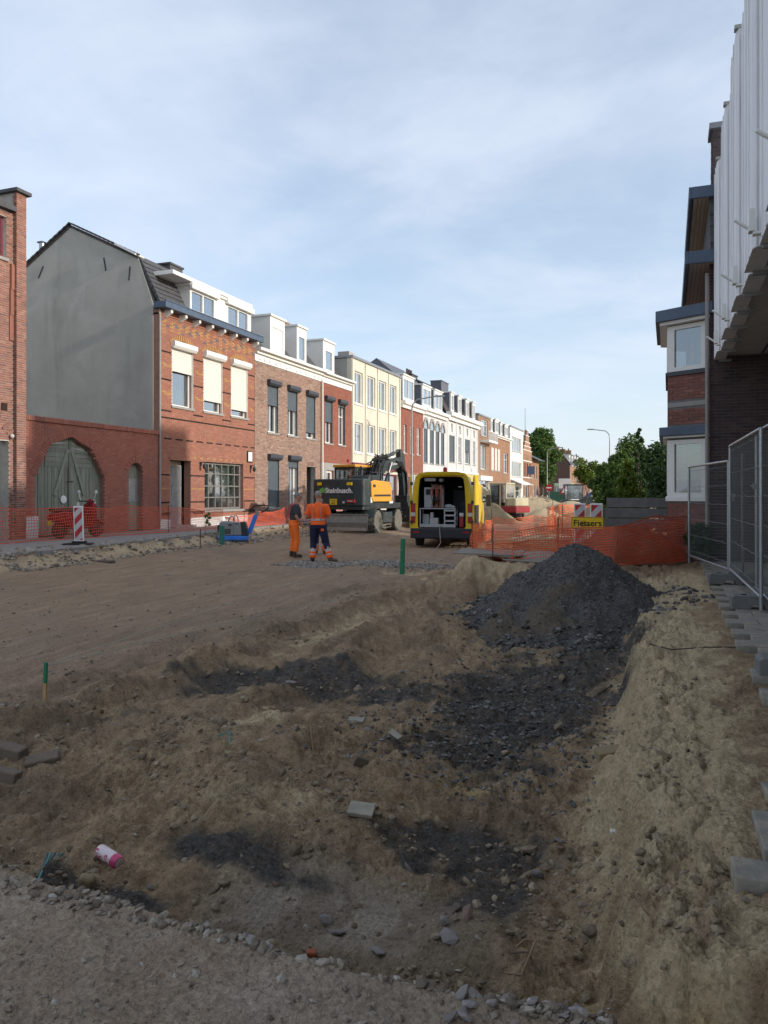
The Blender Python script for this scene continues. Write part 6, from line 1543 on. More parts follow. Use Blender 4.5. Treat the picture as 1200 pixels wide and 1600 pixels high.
m.cyl((.12, 3.4, 2.7), (.12, 3.92, 1.8), .06, None, 10); m.build('hydraulic_ram', 'machine_dark', ex, local=True, smooth=True)
m = MB(U)
for x in (-.14, .38): m.cyl((x, 1.75, 2.6), (x, 2.1, 3.15), .045, None, 10)
m.build('ram_rod', 'steel_bare', ex, local=True, smooth=True)
m = MB(U); rs = random.Random(4)
for i in range(20):
    x = .12 + rs.uniform(-.36, .36); y0 = .75 + rs.uniform(0, .4)
    m.tube([(x, y0, 2.0), (x + rs.uniform(-.1, .1), y0 - .15, 2.7), (x + rs.uniform(-.12, .12), y0 + rs.uniform(-.15, .2), 2.95 + rs.uniform(-.1, .35)), (.12 + rs.uniform(-.3, .3), y0 + .55, 3.28 + rs.uniform(-.05, .25)), (.12 + rs.uniform(-.2, .2), 2.1, 3.24)], .026, 5)
for i in range(12):
    x = .12 + rs.choice((-1, 1))*rs.uniform(.14, .24); m.tube([(x, 2.7, 3.24), (x, 3.25, 3.1 + rs.uniform(-.2, .2)), (x, 3.72 + rs.uniform(-.12, .1), 2.7), (x, 3.8 + rs.uniform(-.1, .1), 2.1), (x, 3.75, 1.6 + rs.uniform(-.2, .3))], .024, 5)
m.build('hoses', 'black_rubber', ex, local=True, smooth=True)
m = MB(U); m.box(-.2, .44, 3.55, 3.9, 1.3, 1.65); m.box(-.28, .52, 3.5, 3.95, 1.12, 1.3); m.build('quick_coupler', 'dark_metal', ex, local=True, bevel=.02)
m = MB(U); m.prism([(-.4, 3.45, 1.12), (-.4, 4.0, 1.12), (-.4, 4.25, .72), (-.4, 4.0, .40), (-.4, 3.65, .38), (-.4, 3.42, .68)], (1.05, 0, 0))
for k in range(5): m.prism([(-.38 + k*.25, 3.42, .68), (-.28 + k*.25, 3.42, .68), (-.33 + k*.25, 3.25, .6)], (0, .03, .05))
m.build('bucket', 'dark_metal', ex, local=True, bevel=.02)

# ---------------------------------------------------------------- yellow van with open rear doors
vx, vy, _ = gp(690, 857, -.5)
van = thing('van', 'yellow high roofed van seen from behind with both rear doors open and equipment inside', 'van', (vx, vy, -.5), R(8.5))
half = [(.80, .36), (.95, .44), (.985, .62), (1.0, 1.05), (.985, 1.45), (.94, 1.95), (.86, 2.30), (.74, 2.43), (.5, 2.48)]
def section(y, kz=1.0, kx=1.0, zt=None):
    p = []
    for x, z in half:
        z2 = z*kz if zt is None else min(z, zt); p.append((x*kx, y, z2))
    return p + [(-a, b, c) for a, b, c in p[::-1]]
secs = [section(0), section(.6), section(2.2), section(3.9), section(4.45, zt=2.25, kx=.98), section(5.0, zt=1.5, kx=.97), section(5.75, zt=1.12, kx=.93), section(5.95, zt=.8, kx=.88)]
N = len(secs[0]); m = MB(); m.v = [q for s in secs for q in s]; m.t = [.5]*len(m.v)
m.f = [(i*N + j, i*N + j + 1, (i+1)*N + j + 1, (i+1)*N + j) for i in range(len(secs) - 1) for j in range(N - 1)] + [((len(secs)-1)*N + j for j in range(N))]
m.f[-1] = tuple(m.f[-1])
ins = [(.70, .66), (.74, .66), (.78, .70), (.78, 1.05), (.775, 1.45), (.75, 1.95), (.71, 2.25), (.62, 2.31), (.4, 2.32)]
inn = [(a, 0.0, b) for a, b in ins] + [(-a, 0.0, b) for a, b in ins[::-1]]
b0 = len(m.v); m.v += inn; m.t += [.5]*N
m.f += [(j, b0 + j, b0 + (j+1), j + 1) for j in range(N - 1)] + [(N - 1, b0 + N - 1, b0, 0)]
m.f += [tuple(j for j in ())] if False else []
bodyv = m.build('body', 'van_yellow', van, local=True, smooth=True)
md = bodyv.modifiers.new('solid', 'SOLIDIFY'); md.thickness = .025; md.offset = -1
m = MB(); i2 = [(a*.99, .03, b) for a, _, b in inn]; d2 = [(a, 3.3, b) for a, _, b in inn]; m.v = i2 + d2; m.t = [.5]*2*N
m.f = [(j, (j+1) % N, N + (j+1) % N, N + j) for j in range(N)] + [tuple(range(N, 2*N))]; m.build('load_space', 'van_inner', van, local=True)
m = MB(); m.prism([(-1.0, -.16, .33), (-.95, -.20, .33), (.95, -.20, .33), (1.0, -.16, .33), (1.0, .35, .33), (-1.0, .35, .33)], (0, 0, .32)); m.box(-.78, .78, -.06, .02, .57, .66)
m.box(-.94, .94, .1, 5.7, .30, .46); m.build('bumper', 'van_bumper', van, local=True, bevel=.03)
m = MB(); m.box(-.8, .8, -.13, .0, .625, .645); m.build('step_plate', 'equip_alu', van, local=True)
for sg in (-1, 1):
    m = MB(); m.box(sg*.93 - .09, sg*.93 + .075, -.025, .12, .82, 1.46); tl = m.build('tail_light', 'lamp_red', van, local=True, bevel=.02)
    m = MB(); m.box(sg*.93 - .085, sg*.93 + .07, -.032, -.02, 1.04, 1.16); m.build('lamp_glass', 'lamp_clear', tl, local=True)
    m = MB(); m.box(sg*.80 - .10, sg*.80 + .10, -.215, -.195, .50, .56); m.build('reflector', 'lamp_red', van, local=True)
    for y in (.98, 4.65): tyre(van, (sg*.86, y, .34), .34, .24, 'tyre', 'dark_metal', 0, rr=.62)
    # rear door swung open, hinged at the corner post
    Dm = Matrix.Translation((sg*.985, -.02, 0)) @ Matrix.Rotation(sg*R(-97 if sg > 0 else -100), 4, 'Z')
    m = MB(Dm); prof = [(0, .64), (0, 1.05), (-.01, 1.45), (-.05, 1.95), (-.11, 2.28), (-.2, 2.37), (-.78, 2.40), (-.78, .64)]
    m.prism([(sg*a, 0, z) for a, z in prof], (0, .055, 0)); dr = m.build('rear_door', 'van_yellow', van, local=True, bevel=.015)
    m = MB(Dm); m.prism([(sg*a, .056, z) for a, z in ((-.10, .75), (-.10, 1.4), (-.7, 1.4), (-.7, .75))], (0, .02, 0)); m.build('door_lining', 'van_inner', dr, local=True)
    m = MB(Dm); m.prism([(sg*a, -.012, z) for a, z in ((-.12, 1.5), (-.17, 2.2), (-.72, 2.25), (-.72, 1.5))], (0, .01, 0)); m.build('door_window', 'glass', dr, local=True)
    m = MB(Dm); m.box(*sorted((sg*-.72, sg*-.60)), -.05, -.005, 1.05, 1.13); m.build('handle', 'dark_metal', dr, local=True)
    for z in (.85, 1.5, 2.1): m = MB(); m.box(sg*.99 - .03, sg*.99 + .05, -.07, .03, z - .05, z + .05); m.build('hinge', 'dark_metal', van, local=True)
    m = MB(); m.tube([(sg*.95, 4.3, 1.45), (sg*1.15, 4.35, 1.5)], .03, 6); m.box(sg*1.2 - .09, sg*1.2 + .09, 4.28, 4.42, 1.3, 1.72); m.build('mirror', 'dark_metal', van, local=True, bevel=.03)
    m = MB(); m.prism([(sg*.997, 4.0, 1.5), (sg*.975, 4.05, 2.0), (sg*.965, 4.35, 2.0), (sg*.985, 4.85, 1.5)], (sg*.012, 0, 0)); m.build('side_window', 'glass', van, local=True)
m = MB(); m.box(1.003, 1.012, 1.9, 1.93, .6, 2.0); m.box(1.003, 1.012, 3.2, 3.23, .6, 2.0); m.box(.985, 1.03, 1.3, 3.2, 1.28, 1.33); m.build('side_rail', 'dark_metal', van, local=True)
m = MB(); m.box(.975, 1.04, 1.95, 3.2, .55, 2.1); m.build('sliding_door', 'van_yellow', van, local=True, bevel=.05, seg=3)
m = MB(); m.lathe([(.10, 0), (.10, .03), (.065, .04), (.07, .07), (.065, .15), (.03, .18)], (.08, .30, 2.46), 'z', 14); m.build('beacon', 'lamp_red', van, local=True, smooth=True)
m = MB(); m.box(-.70, .70, .0, .03, 2.335, 2.36); m.build('roof_light', 'lamp_red', van, local=True)
# equipment inside
r_ = MB()
for x in (-.72, .08, .42): r_.box(x - .02, x + .02, .12, .16, .66, 1.27)
for x in (-.72, .42): r_.box(x - .02, x + .02, .7, .74, .66, 1.27)
r_.box(-.74, .44, .10, .76, 1.27, 1.30); r_.box(-.74, .44, .10, .76, .68, .71)
for z in (.86, 1.04, 1.20): r_.box(.10, .42, .10, .70, z, z + .05)
r_.box(-.74, .44, .10, .14, .71, .78); rk = r_.build('equipment_rack', 'equip_alu', van, local=True, bevel=.004)
m = MB(); m.box(-.42, -.14, .2, .6, .72, .98); m.box(-.40, -.30, .2, .5, .98, 1.16); m.box(-.68, -.46, .35, .7, .72, 1.1); m.build('control_box', 'equip_grey', van, local=True, bevel=.015)
m = MB(); m.box(-.62, .02, .3, .62, 1.31, 1.72); m.box(-.62, -.36, .3, .6, 1.72, 1.98); m.box(-.1, .02, .3, .6, 1.72, 2.02); m.box(-.36, .02, .3, .36, 1.92, 2.05); m.build('camera_winch', 'equip_grey', van, local=True, bevel=.015)
m = MB(); m.lathe([(.20, 0), (.20, .03), (.12, .03), (.12, .17), (.20, .17), (.20, .2)], (-.30, .24, 1.55), 'x', 18); m.box(-.55, -.40, .28, .30, 1.74, 1.92); m.cyl((-.22, .2, 1.6), (-.22, .2, 2.1), .03); m.cyl((-.4, .2, 2.08), (.05, .2, 2.02), .03); m.build('cable_drum', 'sign_black', van, local=True)
rs = random.Random(2); m = MB()
for i in range(8):
    x = -.34 + .32*rs.random(); m.tube([(x, .18, 2.05), (x + rs.uniform(-.06, .06), .14, 1.8), (x + rs.uniform(-.05, .08), .15, 1.5), (x + rs.uniform(-.06, .06), .17, 1.32)], .013, 5)
m.build('cables', 'brick_bits', van, local=True)
m = MB(); m.box(-.58, -.22, .15, .45, 2.18, 2.29); m.build('ceiling_light', 'equip_grey', van, local=True, bevel=.01)
m = MB(); m.ell((-.05, .3, 2.22), (.09, .09, .07)); m.build('ceiling_lamp', 'equip_grey', van, local=True)
m = MB(); m.box(.52, .64, .2, .3, 1.98, 2.01); m.build('bracket', 'equip_grey', van, local=True)
m = MB(); m.ell((.18, .4, 1.36), (.14, .1, .07)); m.ell((.33, .35, 1.34), (.08, .08, .05)); m.build('rag', 'equip_grey', van, local=True)
m = MB(); m.box(.10, .64, 2.4, 2.5, .8, 1.9); m.build('back_panel', 'box_grey', van, local=True)
m = MB(); m.box(.46, .68, 1.2, 1.6, .68, 1.5); m.build('cabinet', simple('cabinet_dark', (.045, .055, .065), .6), van, local=True, bevel=.01)
m = MB(); m.box(.56, .70, .12, .3, .68, 1.02); m.build('red_canister', 'lamp_red', van, local=True, bevel=.02); m = MB(); m.box(.56, .70, .12, .3, 1.025, 1.15); m.build('white_canister', 'lamp_clear', van, local=True, bevel=.02)
# cable hanging out of the van into the ground
vm = Matrix.Translation((vx, vy, -.5)) @ Matrix.Rotation(R(8.5), 4, 'Z')
p = [vm @ Vector(q) for q in ((-.05, .2, .75), (-.04, -.2, .70), (-.02, -.27, .5), (.05, -.6, .22))]; e = Vector(gp(676, 868, -.5)); p += [e + Vector((0, 0, .02)), e + Vector((.05, -.2, -.2))]
m = MB(); m.tube(p, .013, 8); tag(m.build('inspection_cable', 'cable_grey', smooth=True), 'pale cable hanging from the back of the yellow van down into the ground', 'cable')

# ---------------------------------------------------------------- mini excavator
me_ = thing('mini_excavator', 'cream and red mini excavator with bent arm working between the sand piles', 'excavator', (-9.35, 47.8, -.5), R(8))
for sg in (-1, 1):
    m = MB(); m.prism([(sg*.6 - .17, a, b) for a, b in ((-1.0, .22), (-.85, .05), (.85, .05), (1.0, .22), (.85, .45), (-.85, .45))], (.34, 0, 0)); m.build('track', 'black_rubber', me_, local=True, bevel=.05)
m = MB(); m.box(-.45, .45, -.6, .6, .3, .55); m.box(-.9, .9, 1.1, 1.2, .1, .5); m.build('undercarriage', 'dark_metal', me_, local=True)
Um = Matrix.Rotation(R(62), 4, 'Z')
m = MB(Um); pr = [(-.85, -1.0), (-.4, -1.25), (.4, -1.25), (.85, -1.0), (.85, .9), (-.85, .9)]; m.prism([(a, b, .58) for a, b in pr], (0, 0, .38)); m.build('skirt', 'mini_red', me_, local=True, bevel=.05)
m = MB(Um); m.prism([(a*.94, b if b > 0 else b*.94, .962) for a, b in [(-.85, -1.0), (-.4, -1.25), (.4, -1.25), (.85, -1.0), (.85, -.3), (-.85, -.3)]], (0, 0, .52)); m.build('engine_cover', 'mini_cream', me_, local=True, bevel=.08, seg=3)
m = MB(Um)
for x, y in ((-.80, -.25), (.15, -.25), (-.80, .85), (.15, .85)): m.box(x, x + .09, y - .04, y + .05, .96, 2.32)
m.box(-.82, .26, -.32, .95, 2.32, 2.42); m.box(-.8, .24, .82, .9, .96, 1.2); m.box(-.8, -.74, .1, .2, .96, 2.3); m.box(.18, .24, -.25, .9, .96, 1.35); m.box(-.8, .24, -.29, -.22, .96, 1.5)
cb = m.build('cab', 'mini_cream', me_, local=True, bevel=.03)
m = MB(Um); m.box(-.72, .16, .85, .86, 1.2, 2.3); m.box(-.78, -.77, -.2, .82, 1.2, 2.3); m.box(.2, .21, -.2, .82, 1.35, 2.3); m.box(-.72, .16, -.27, -.26, 1.5, 2.3); m.build('cab_window', 'glass', cb, local=True)
m = MB(Um); m.box(-.5, 0, -.05, .1, 1.2, 1.85); m.box(-.5, 0, 0, .45, 1.05, 1.22); m.build('seat', 'sign_black', cb, local=True, bevel=.03)
m = MB(Um); 
def beam2(mb, pts, w, x0):
    vs = []; n = len(pts)
    for i, (y, z, h) in enumerate(pts):
        a = Vector(pts[max(i-1, 0)][:2]); b = Vector(pts[min(i+1, n-1)][:2]); d = (b - a).normalized(); nn = Vector((-d.y, d.x))*h
        vs += [(x0 - w, y + nn.x, z + nn.y), (x0 + w, y + nn.x, z + nn.y), (x0 + w, y - nn.x, z - nn.y), (x0 - w, y - nn.x, z - nn.y)]
    mb.add(vs, [(0, 1, 2, 3), tuple((n-1)*4 + k for k in (3, 2, 1, 0))] + [(i*4 + j, i*4 + (j+1) % 4, (i+1)*4 + (j+1) % 4, (i+1)*4 + j) for i in range(n-1) for j in range(4)])
beam2(m, [(.9, .85, .14), (1.5, 1.65, .20), (2.2, 2.1, .20), (3.0, 1.95, .12)], .11, .1); m.build('boom', 'mini_cream', me_, local=True, bevel=.02)
m = MB(Um); beam2(m, [(2.75, 2.1, .10), (3.1, 1.75, .13), (3.4, .9, .08)], .09, .1); m.build('stick', 'mini_cream', me_, local=True, bevel=.02)
m = MB(Um); m.prism([(-.15, 3.2, .95), (-.15, 3.6, .9), (-.15, 3.65, .5), (-.15, 3.3, .35), (-.15, 3.1, .6)], (.5, 0, 0)); m.build('bucket', 'dark_metal', me_, local=True, bevel=.02)
m = MB(Um); m.cyl((.1, 1.0, .75), (.1, 1.9, 1.55), .05); m.tube([(.1, 1.3, 1.7), (.1, 1.9, 2.35), (.1, 2.7, 2.3)], .025, 6); m.build('hydraulic_ram', 'dark_metal', me_, local=True)

# ---------------------------------------------------------------- tractor loader far off, container and lorry
tl = thing('tractor_loader', 'small dark blue tractor loader with raised arm beyond the far orange net', 'tractor', (-7.2, 66, -.45), R(-70))
for sg in (-1, 1):
    tyre(tl, (sg*.75, -.8, .55), .55, .35, 'tyre', 'steel_bare', 12); tyre(tl, (sg*.75, 1.0, .45), .45, .3, 'tyre', 'steel_bare', 12)
m = MB(); m.box(-.5, .5, -1.3, 1.3, .5, 1.15); m.box(-.4, .4, .4, 1.5, 1.15, 1.45); m.build('body', 'machine_dark', tl, local=True, bevel=.05)
m = MB()
for x in (-.6, .53):
    for y in (-.9, .35): m.box(x, x + .07, y, y + .07, 1.15, 2.35)
m.box(-.65, .65, -1.0, .5, 2.35, 2.47); c = m.build('cab', 'dark_metal', tl, local=True, bevel=.02)
m = MB(); m.box(-.54, .54, -.87, -.86, 1.2, 2.35); m.box(-.54, .54, .37, .38, 1.2, 2.35); m.box(-.57, -.56, -.85, .35, 1.2, 2.35); m.box(.56, .57, -.85, .35, 1.2, 2.35); m.build('cab_window', 'glass', c, local=True)
m = MB(); beam2(m, [(.6, 1.3, .12), (1.8, 2.0, .16), (2.8, 3.0, .14), (3.6, 3.1, .1)], .12, 0); m.build('arm', simple('arm_blue', (.03, .06, .16), .4), tl, local=True, bevel=.02)
m = MB(); beam2(m, [(3.5, 3.2, .1), (3.7, 2.4, .12), (3.75, 1.5, .08)], .1, 0); m.box(-.4, .4, 3.5, 4.1, .9, 1.5); m.build('grab', 'dark_metal', tl, local=True)
ct = thing('container', 'dark green waste container standing before the white lorry', 'container', (-13.1, 98, -.45), R(4))
m = MB(); m.prism([(-1.2, 0, 0), (1.2, 0, 0), (1.25, 0, 1.8), (-1.25, 0, 1.8)], (0, 3.6, 0))
for k in range(6): m.box(1.2, 1.3, .2 + k*.6, .3 + k*.6, .05, 1.8); m.box(-1.2 + k*.46, -1.1 + k*.46, -.06, 0, .05, 1.8)
m.box(-1.3, 1.3, -.05, 3.65, 1.8, 1.9); m.build('body', 'green_bin', ct, local=True)
lo_ = thing('lorry', 'pale green and white lorry cab parked behind the green container', 'lorry', (-13.4, 106, -.4), R(-3))
m = MB(); m.prism([(-1.2, 0, .9), (-1.2, -.15, 1.6), (-1.2, .05, 2.7), (-1.2, .3, 3.0), (-1.2, 2.0, 3.0), (-1.2, 2.0, .9)], (2.4, 0, 0)); c = m.build('cab', 'lorry_green', lo_, local=True, bevel=.1, seg=3)
m = MB(); m.prism([(-1.05, -.165, 1.7), (-1.05, .03, 2.62), (1.05, .03, 2.62), (1.05, -.165, 1.7)], (0, .02, 0)); m.box(1.21, 1.22, .2, 1.3, 1.8, 2.6); m.box(-1.22, -1.21, .2, 1.3, 1.8, 2.6); m.build('cab_window', 'glass', c, local=True)
m = MB(); m.box(-1.15, 1.15, -.1, 6.5, .5, .9); m.box(-1.2, 1.2, 2.2, 6.6, .95, 2.2); m.build('bed', 'far_white', lo_, local=True)
for sg in (-1, 1):
    for y in (.9, 5.0): tyre(lo_, (sg*1.0, y, .48), .48, .3, 'tyre', 'steel_bare', 0)
    m = MB(); m.box(sg*.85 - .15, sg*.85 + .15, -.16, -.05, 1.0, 1.2); m.build('headlight', 'lamp_clear', lo_, local=True)

# ---------------------------------------------------------------- plate compactor
cx_, cy_, _ = gp(367, 849, -.34)
pc = thing('plate_compactor', 'blue and grey plate compactor with raised blue handle by the left pavement', 'compactor', (cx_, cy_, -.40), R(25))
m = MB(); m.prism([(a, -.30, b) for a, b in ((-.55, .14), (-.42, .02), (.42, .02), (.55, .14), (.55, .18), (-.55, .18))], (0, .6, 0)); m.build('base_plate', 'dark_metal', pc, local=True, bevel=.01)
m = MB(); m.box(-.48, .50, -.27, .27, .17, .32); m.box(-.50, -.38, -.28, .28, .20, .30); m.build('frame', 'blue_paint', pc, local=True, bevel=.03)
m = MB(); m.prism([(a, -.26, b) for a, b in ((-.50, .325), (.44, .325), (.30, .74), (-.40, .78), (-.46, .74))], (0, .52, 0)); hd = m.build('engine_hood', 'grey_plastic', pc, local=True, bevel=.035, seg=3)
m = MB(); m.prism([(a, -.275, b) for a, b in ((.24, .33), (.46, .33), (.34, .76), (.20, .76))], (0, .55, 0)); m.build('hood_end', 'dark_metal', pc, local=True, bevel=.02)
m = MB()
for k in range(5): m.box(-.34, -.10, -.267, -.255, .38 + k*.035, .40 + k*.035)
m.box(-.53, -.46, -.2, .2, .45, .66); m.lathe([(.04, 0), (.055, .01), (.055, .03)], (-.12, -.29, .66), 'z', 10); m.build('grille', 'sign_black', hd, local=True)
m = MB(); m.box(-.02, -.012, -.264, -.258, .33, .76); m.box(.02, .15, -.266, -.258, .69, .72); m.build('panel_seam', 'dark_metal', hd, local=True)
m = MB(); m.tube([(-.10 + .10*math.cos(a), -.0, .77 + .17*math.sin(a)) for a in [math.pi*i/8 for i in range(9)]], .02, 8); m.tube([(.02 + .08*math.cos(a), .08, .77 + .20*math.sin(a)) for a in [math.pi*i/8 for i in range(9)]], .018, 8); m.build('lifting_eye', 'steel_bare', pc, local=True, smooth=True)
m = MB(); m.bar((.46, 0, .40), (.68, 0, .98), .14, .09, up=(0, 1, 0)); hh = m.build('handle_bar', 'blue_paint', pc, local=True, bevel=.02)
m = MB(); m.bar((.65, 0, .90), (.74, 0, 1.10), .12, .08, up=(0, 1, 0)); m.build('handle_head', 'grey_plastic', hh, local=True, bevel=.02)
m = MB(); dirv = Vector((.30, 0, .52)).normalized(); c0 = Vector((.73, 0, 1.07)); sd_ = Vector((0, 1, 0)); lp = []
pts_ = [(0, -.10), (.05, -.2), (.16, -.23), (.24, -.18), (.26, 0), (.24, .18), (.16, .23), (.05, .2), (0, .10)]
rotm = Matrix.Rotation(R(-60), 3, 'Z')
lp = [c0 + dirv*a + (rotm @ Vector((b*.55, b, 0))) for a, b in pts_]
m.tube(lp, .022, 8); m.build('handle_loop', 'sign_black', hh, local=True, smooth=True)

# ---------------------------------------------------------------- red scooter behind the hazard board
sc_ = thing('scooter', 'red scooter with round mirror parked behind the net before the green gate', 'scooter', (-16.15, 17.2, .0), R(-9))
for y in (0, 1.25): tyre(sc_, (0, y, .24), .24, .11, 'tyre', 'steel_bare', 0, rr=.6)
m = MB(); m.prism([(-.16, a, b) for a, b in ((-.30, .52), (-.25, .72), (.05, .78), (.42, .74), (.46, .34), (.30, .28), (-.05, .45))], (.32, 0, 0)); m.box(-.15, .15, .4, .95, .26, .34)
m.build('rear_body', 'scooter_red', sc_, local=True, bevel=.06, seg=3)
m = MB(); m.prism([(-.2, a, b) for a, b in ((.92, .28), (.98, .95), (1.06, 1.0), (1.14, .9), (1.12, .5), (1.02, .28))], (.4, 0, 0)); m.prism([(-.08, a, b) for a, b in ((.98, .46), (1.2, .56), (1.45, .45), (1.5, .32), (1.42, .42), (1.2, .5))], (.16, 0, 0)); m.build('leg_shield', 'scooter_red', sc_, local=True, bevel=.05, seg=3)
m = MB(); m.box(-.14, .14, -.28, .42, .76, .86); m.build('seat', 'sign_black', sc_, local=True, bevel=.05, seg=3)
m = MB(); m.tube([(-.34, .92, 1.06), (-.1, 1.0, 1.05), (.1, 1.0, 1.05), (.34, .92, 1.06)], .018, 8); m.cyl((0, 1.02, .9), (0, 1.0, 1.06), .05); m.build('handlebar', 'dark_metal', sc_, local=True)
m = MB(); m.ell((0, 1.06, 1.02), (.11, .10, .10)); m.build('headlight_shell', 'scooter_red', sc_, local=True, smooth=True)
m = MB(); m.lathe([(.001, 0), (.08, 0), (.08, .02), (.001, .02)], (0, 1.16, 1.02), 'x', 14); m.build('headlight', 'lamp_clear', sc_, local=True)
for sg in (-1, 1):
    m = MB(); m.tube([(sg*.28, .94, 1.07), (sg*.36, .95, 1.27)], .008, 6); m.ell((sg*.37, .95, 1.32), (.065, .02, .06)); m.build('mirror', 'sign_white', sc_, local=True)
m = MB(); m.box(-.09, .09, -.34, -.28, .56, .64); m.build('tail_light', 'lamp_red', sc_, local=True); m = MB(); m.box(-.08, .08, -.345, -.33, .38, .52); m.build('number_plate', 'plate_yellow', sc_, local=True)

# ---------------------------------------------------------------- people
def tubeK(pts, rs, n=4):
    return pts, rs
def person(label, x, y, rz, pose, wear, scale=1.0):
    root = thing('person', label, 'person', (x, y, hz(x, y) - .01), rz, 'road workers'); root.scale = (scale,)*3
    body = MB(); P = pose
    sh = P.get('sh', .195)
    def tor(mb, g, z0=.86, z1=1.6, lean=P.get('lean', 0), bel=P.get('belly', 0)):
        S = [(.86, .150, .115, 0), (.95, .168, .128, 0), (1.05, .160, .122, .01), (1.15, .160, .120 + bel, .01 + bel), (1.28, .178, .128 + bel*.4, .005), (1.38, .188, .118, 0), (1.445, .165, .092, -.01), (1.49, .085, .075, -.01), (1.53, .060, .062, 0), (1.60, .057, .060, .01)]
        vs = []; n = 18; S = [s for s in S if z0 - .001 <= s[0] <= z1 + .001]
        for z, rx, ry, yo in S:
            for j in range(n):
                a = 2*math.pi*j/n; vs.append(((rx + g)*math.cos(a), (ry + g)*math.sin(a) + yo + lean*(z - .9), z))
        k = len(S)
        mb.add(vs, [(i*n + j, i*n + (j+1) % n, (i+1)*n + (j+1) % n, (i+1)*n + j) for i in range(k-1) for j in range(n)] + [tuple(range(n))[::-1], tuple(range((k-1)*n, k*n))])
    lean = P.get('lean', 0)
    tor(body, 0)
    hd = P.get('head', (0, .02, 1.685)); hm = Matrix.Rotation(P.get('hturn', 0), 3, 'Z') @ Matrix.Rotation(P.get('htilt', 0), 3, 'X')
    hp = lambda q: Vector(hd) + Vector((0, lean*.75, 0)) + hm @ Vector(q)
    body.ell(hp((0, -.01, .02)), (.077, .098, .105), 16, hm, 12); body.ell(hp((0, .025, -.045)), (.058, .070, .072), 14, hm, 9)      # skull, jaw
    body.ell(hp((0, .092, -.012)), (.014, .022, .026), 8, hm); body.ell(hp((0, .078, .03)), (.05, .018, .012), 8, hm)               # nose, brow
    body.ell(hp((0, .083, -.058)), (.024, .012, .008), 8, hm)
    for sg in (-1, 1): body.ell(hp((sg*.080, -.01, -.005)), (.012, .02, .033), 8, hm)
    body.tube([(0, lean*.6, 1.47), (0, lean*.68 + .008, 1.56), hp((0, 0, -.02))], [.064, .058, .055], 12)
    for i, (hip, knee, ank, toe) in enumerate(P['legs']):
        body.tube([hip, (Vector(hip) + Vector(knee))/2 + Vector((0, .012, 0)), knee, (Vector(knee) + Vector(ank))/2 + Vector((0, -.02, .05)), ank], [.095, .080, .060, .056, .040], 14)
        a, t = Vector(ank), Vector(toe); body.tube([a + Vector((0, 0, .01)), (a + t)/2 + Vector((0, 0, -.03)), t + Vector((0, 0, -.0))], [.045, .042, .03], 12)
    for i, (shd, elb, wri, fdir) in enumerate(P['arms']):
        shd, elb, wri, fdir = Vector(shd), Vector(elb), Vector(wri), Vector(fdir).normalized()
        body.tube([shd, (shd + elb)/2, elb, elb.lerp(wri, .35), wri], [.056, .050, .041, .042, .029], 12)
        side = fdir.cross(Vector((0, 1, 0.2))).normalized(); nrm = fdir.cross(side)
        body.tube([wri, wri + fdir*.045, wri + fdir*.09], [.028, .036, .034], 10)
        for k in range(4):
            b = wri + fdir*.085 + side*(.027 - .018*k); L = (.062, .074, .070, .054)[k]
            body.tube([b, b + fdir*L*.5 + nrm*.008, b + fdir*L*.85 + nrm*.03], [.0105, .010, .008], 7)
        b = wri + fdir*.03 + side*.03; body.tube([b, b + fdir*.03 + side*.025, b + fdir*.062 + side*.022 + nrm*.02], [.013, .012, .009], 7)
    body.build('body', 'skin', root, local=True, remesh=.009)
    hr = MB(); hr.ell(hp((0, -.018, .032)), (.080, .097, .098), 16, hm, 12); hr.v = [v for v in hr.v]
    o = hr.build('hair', wear['hair'], root, local=True, smooth=True)
    for sg in (-1, 1): e = MB(); e.ell(hp((sg*.03, .084, .008)), (.011, .008, .008), 8, hm); e.build('eye', 'sign_black', root, local=True)
    # trousers
    tr = MB(); tor(tr, .020, .86, wear.get('waist', 1.05))
    bt = MB(); bands = MB(); low = MB()
    for hip, knee, ank, toe in P['legs']:
        h, k, a = Vector(hip), Vector(knee), Vector(ank)
        top = k.lerp(a, .80 if wear.get('bands') is None else .42)
        tr.tube([h + Vector((0, 0, .03)), h.lerp(k, .5), k + Vector((0, .012, 0)), top], [.122, .106, .088, .080], 14)
        if wear.get('bands'):
            q = k.lerp(a, .56); bands.tube([top - (a - k)*.03, q], [.083, .083], 14); q2 = k.lerp(a, .95); low.tube([q + (a - k)*-.02, k.lerp(a, .75), q2], [.084, .086, .084], 14)
            bands.tube([k.lerp(a, .70), k.lerp(a, .76)], [.0885, .0885], 14)
        t = Vector(toe); bt.tube([a + Vector((0, -.01, .07)), a + Vector((0, -.012, -.02)), a + Vector((0, -.01, -.045))], [.058, .058, .056], 12)
        d = (t - a); d.z = 0; bt.tube([a + Vector((0, 0, -.035)) - d*.22, a + Vector((0, 0, -.03)) + d*.45, t + Vector((0, 0, -.005)), t + d.normalized()*.035], [.046, .050, .046, .03], 12)
    tr.build('trousers', wear['trousers'], root, local=True, remesh=.014)
    bt.build('boots', wear.get('boots', 'boot'), root, local=True, remesh=.011)
    if wear.get('bands'): bands.build('reflective_bands', 'reflective', root, local=True, smooth=True); low.build('trouser_ends', wear['bands'], root, local=True, remesh=.012)
    # shirt with short sleeves
    sh_ = MB(); tor(sh_, wear.get('loose', .018), wear.get('hem', .95), 1.49)
    for shd, elb, wri, fdir in P['arms']:
        shd, elb = Vector(shd), Vector(elb); sh_.tube([shd + Vector((-.06 if shd.x > 0 else .06, 0, .005)), shd, shd.lerp(elb, .45), shd.lerp(elb, .82)], [.07, .075, .070, .066], 14)
    sh_.build('shirt', wear['shirt'], root, local=True, remesh=.012)
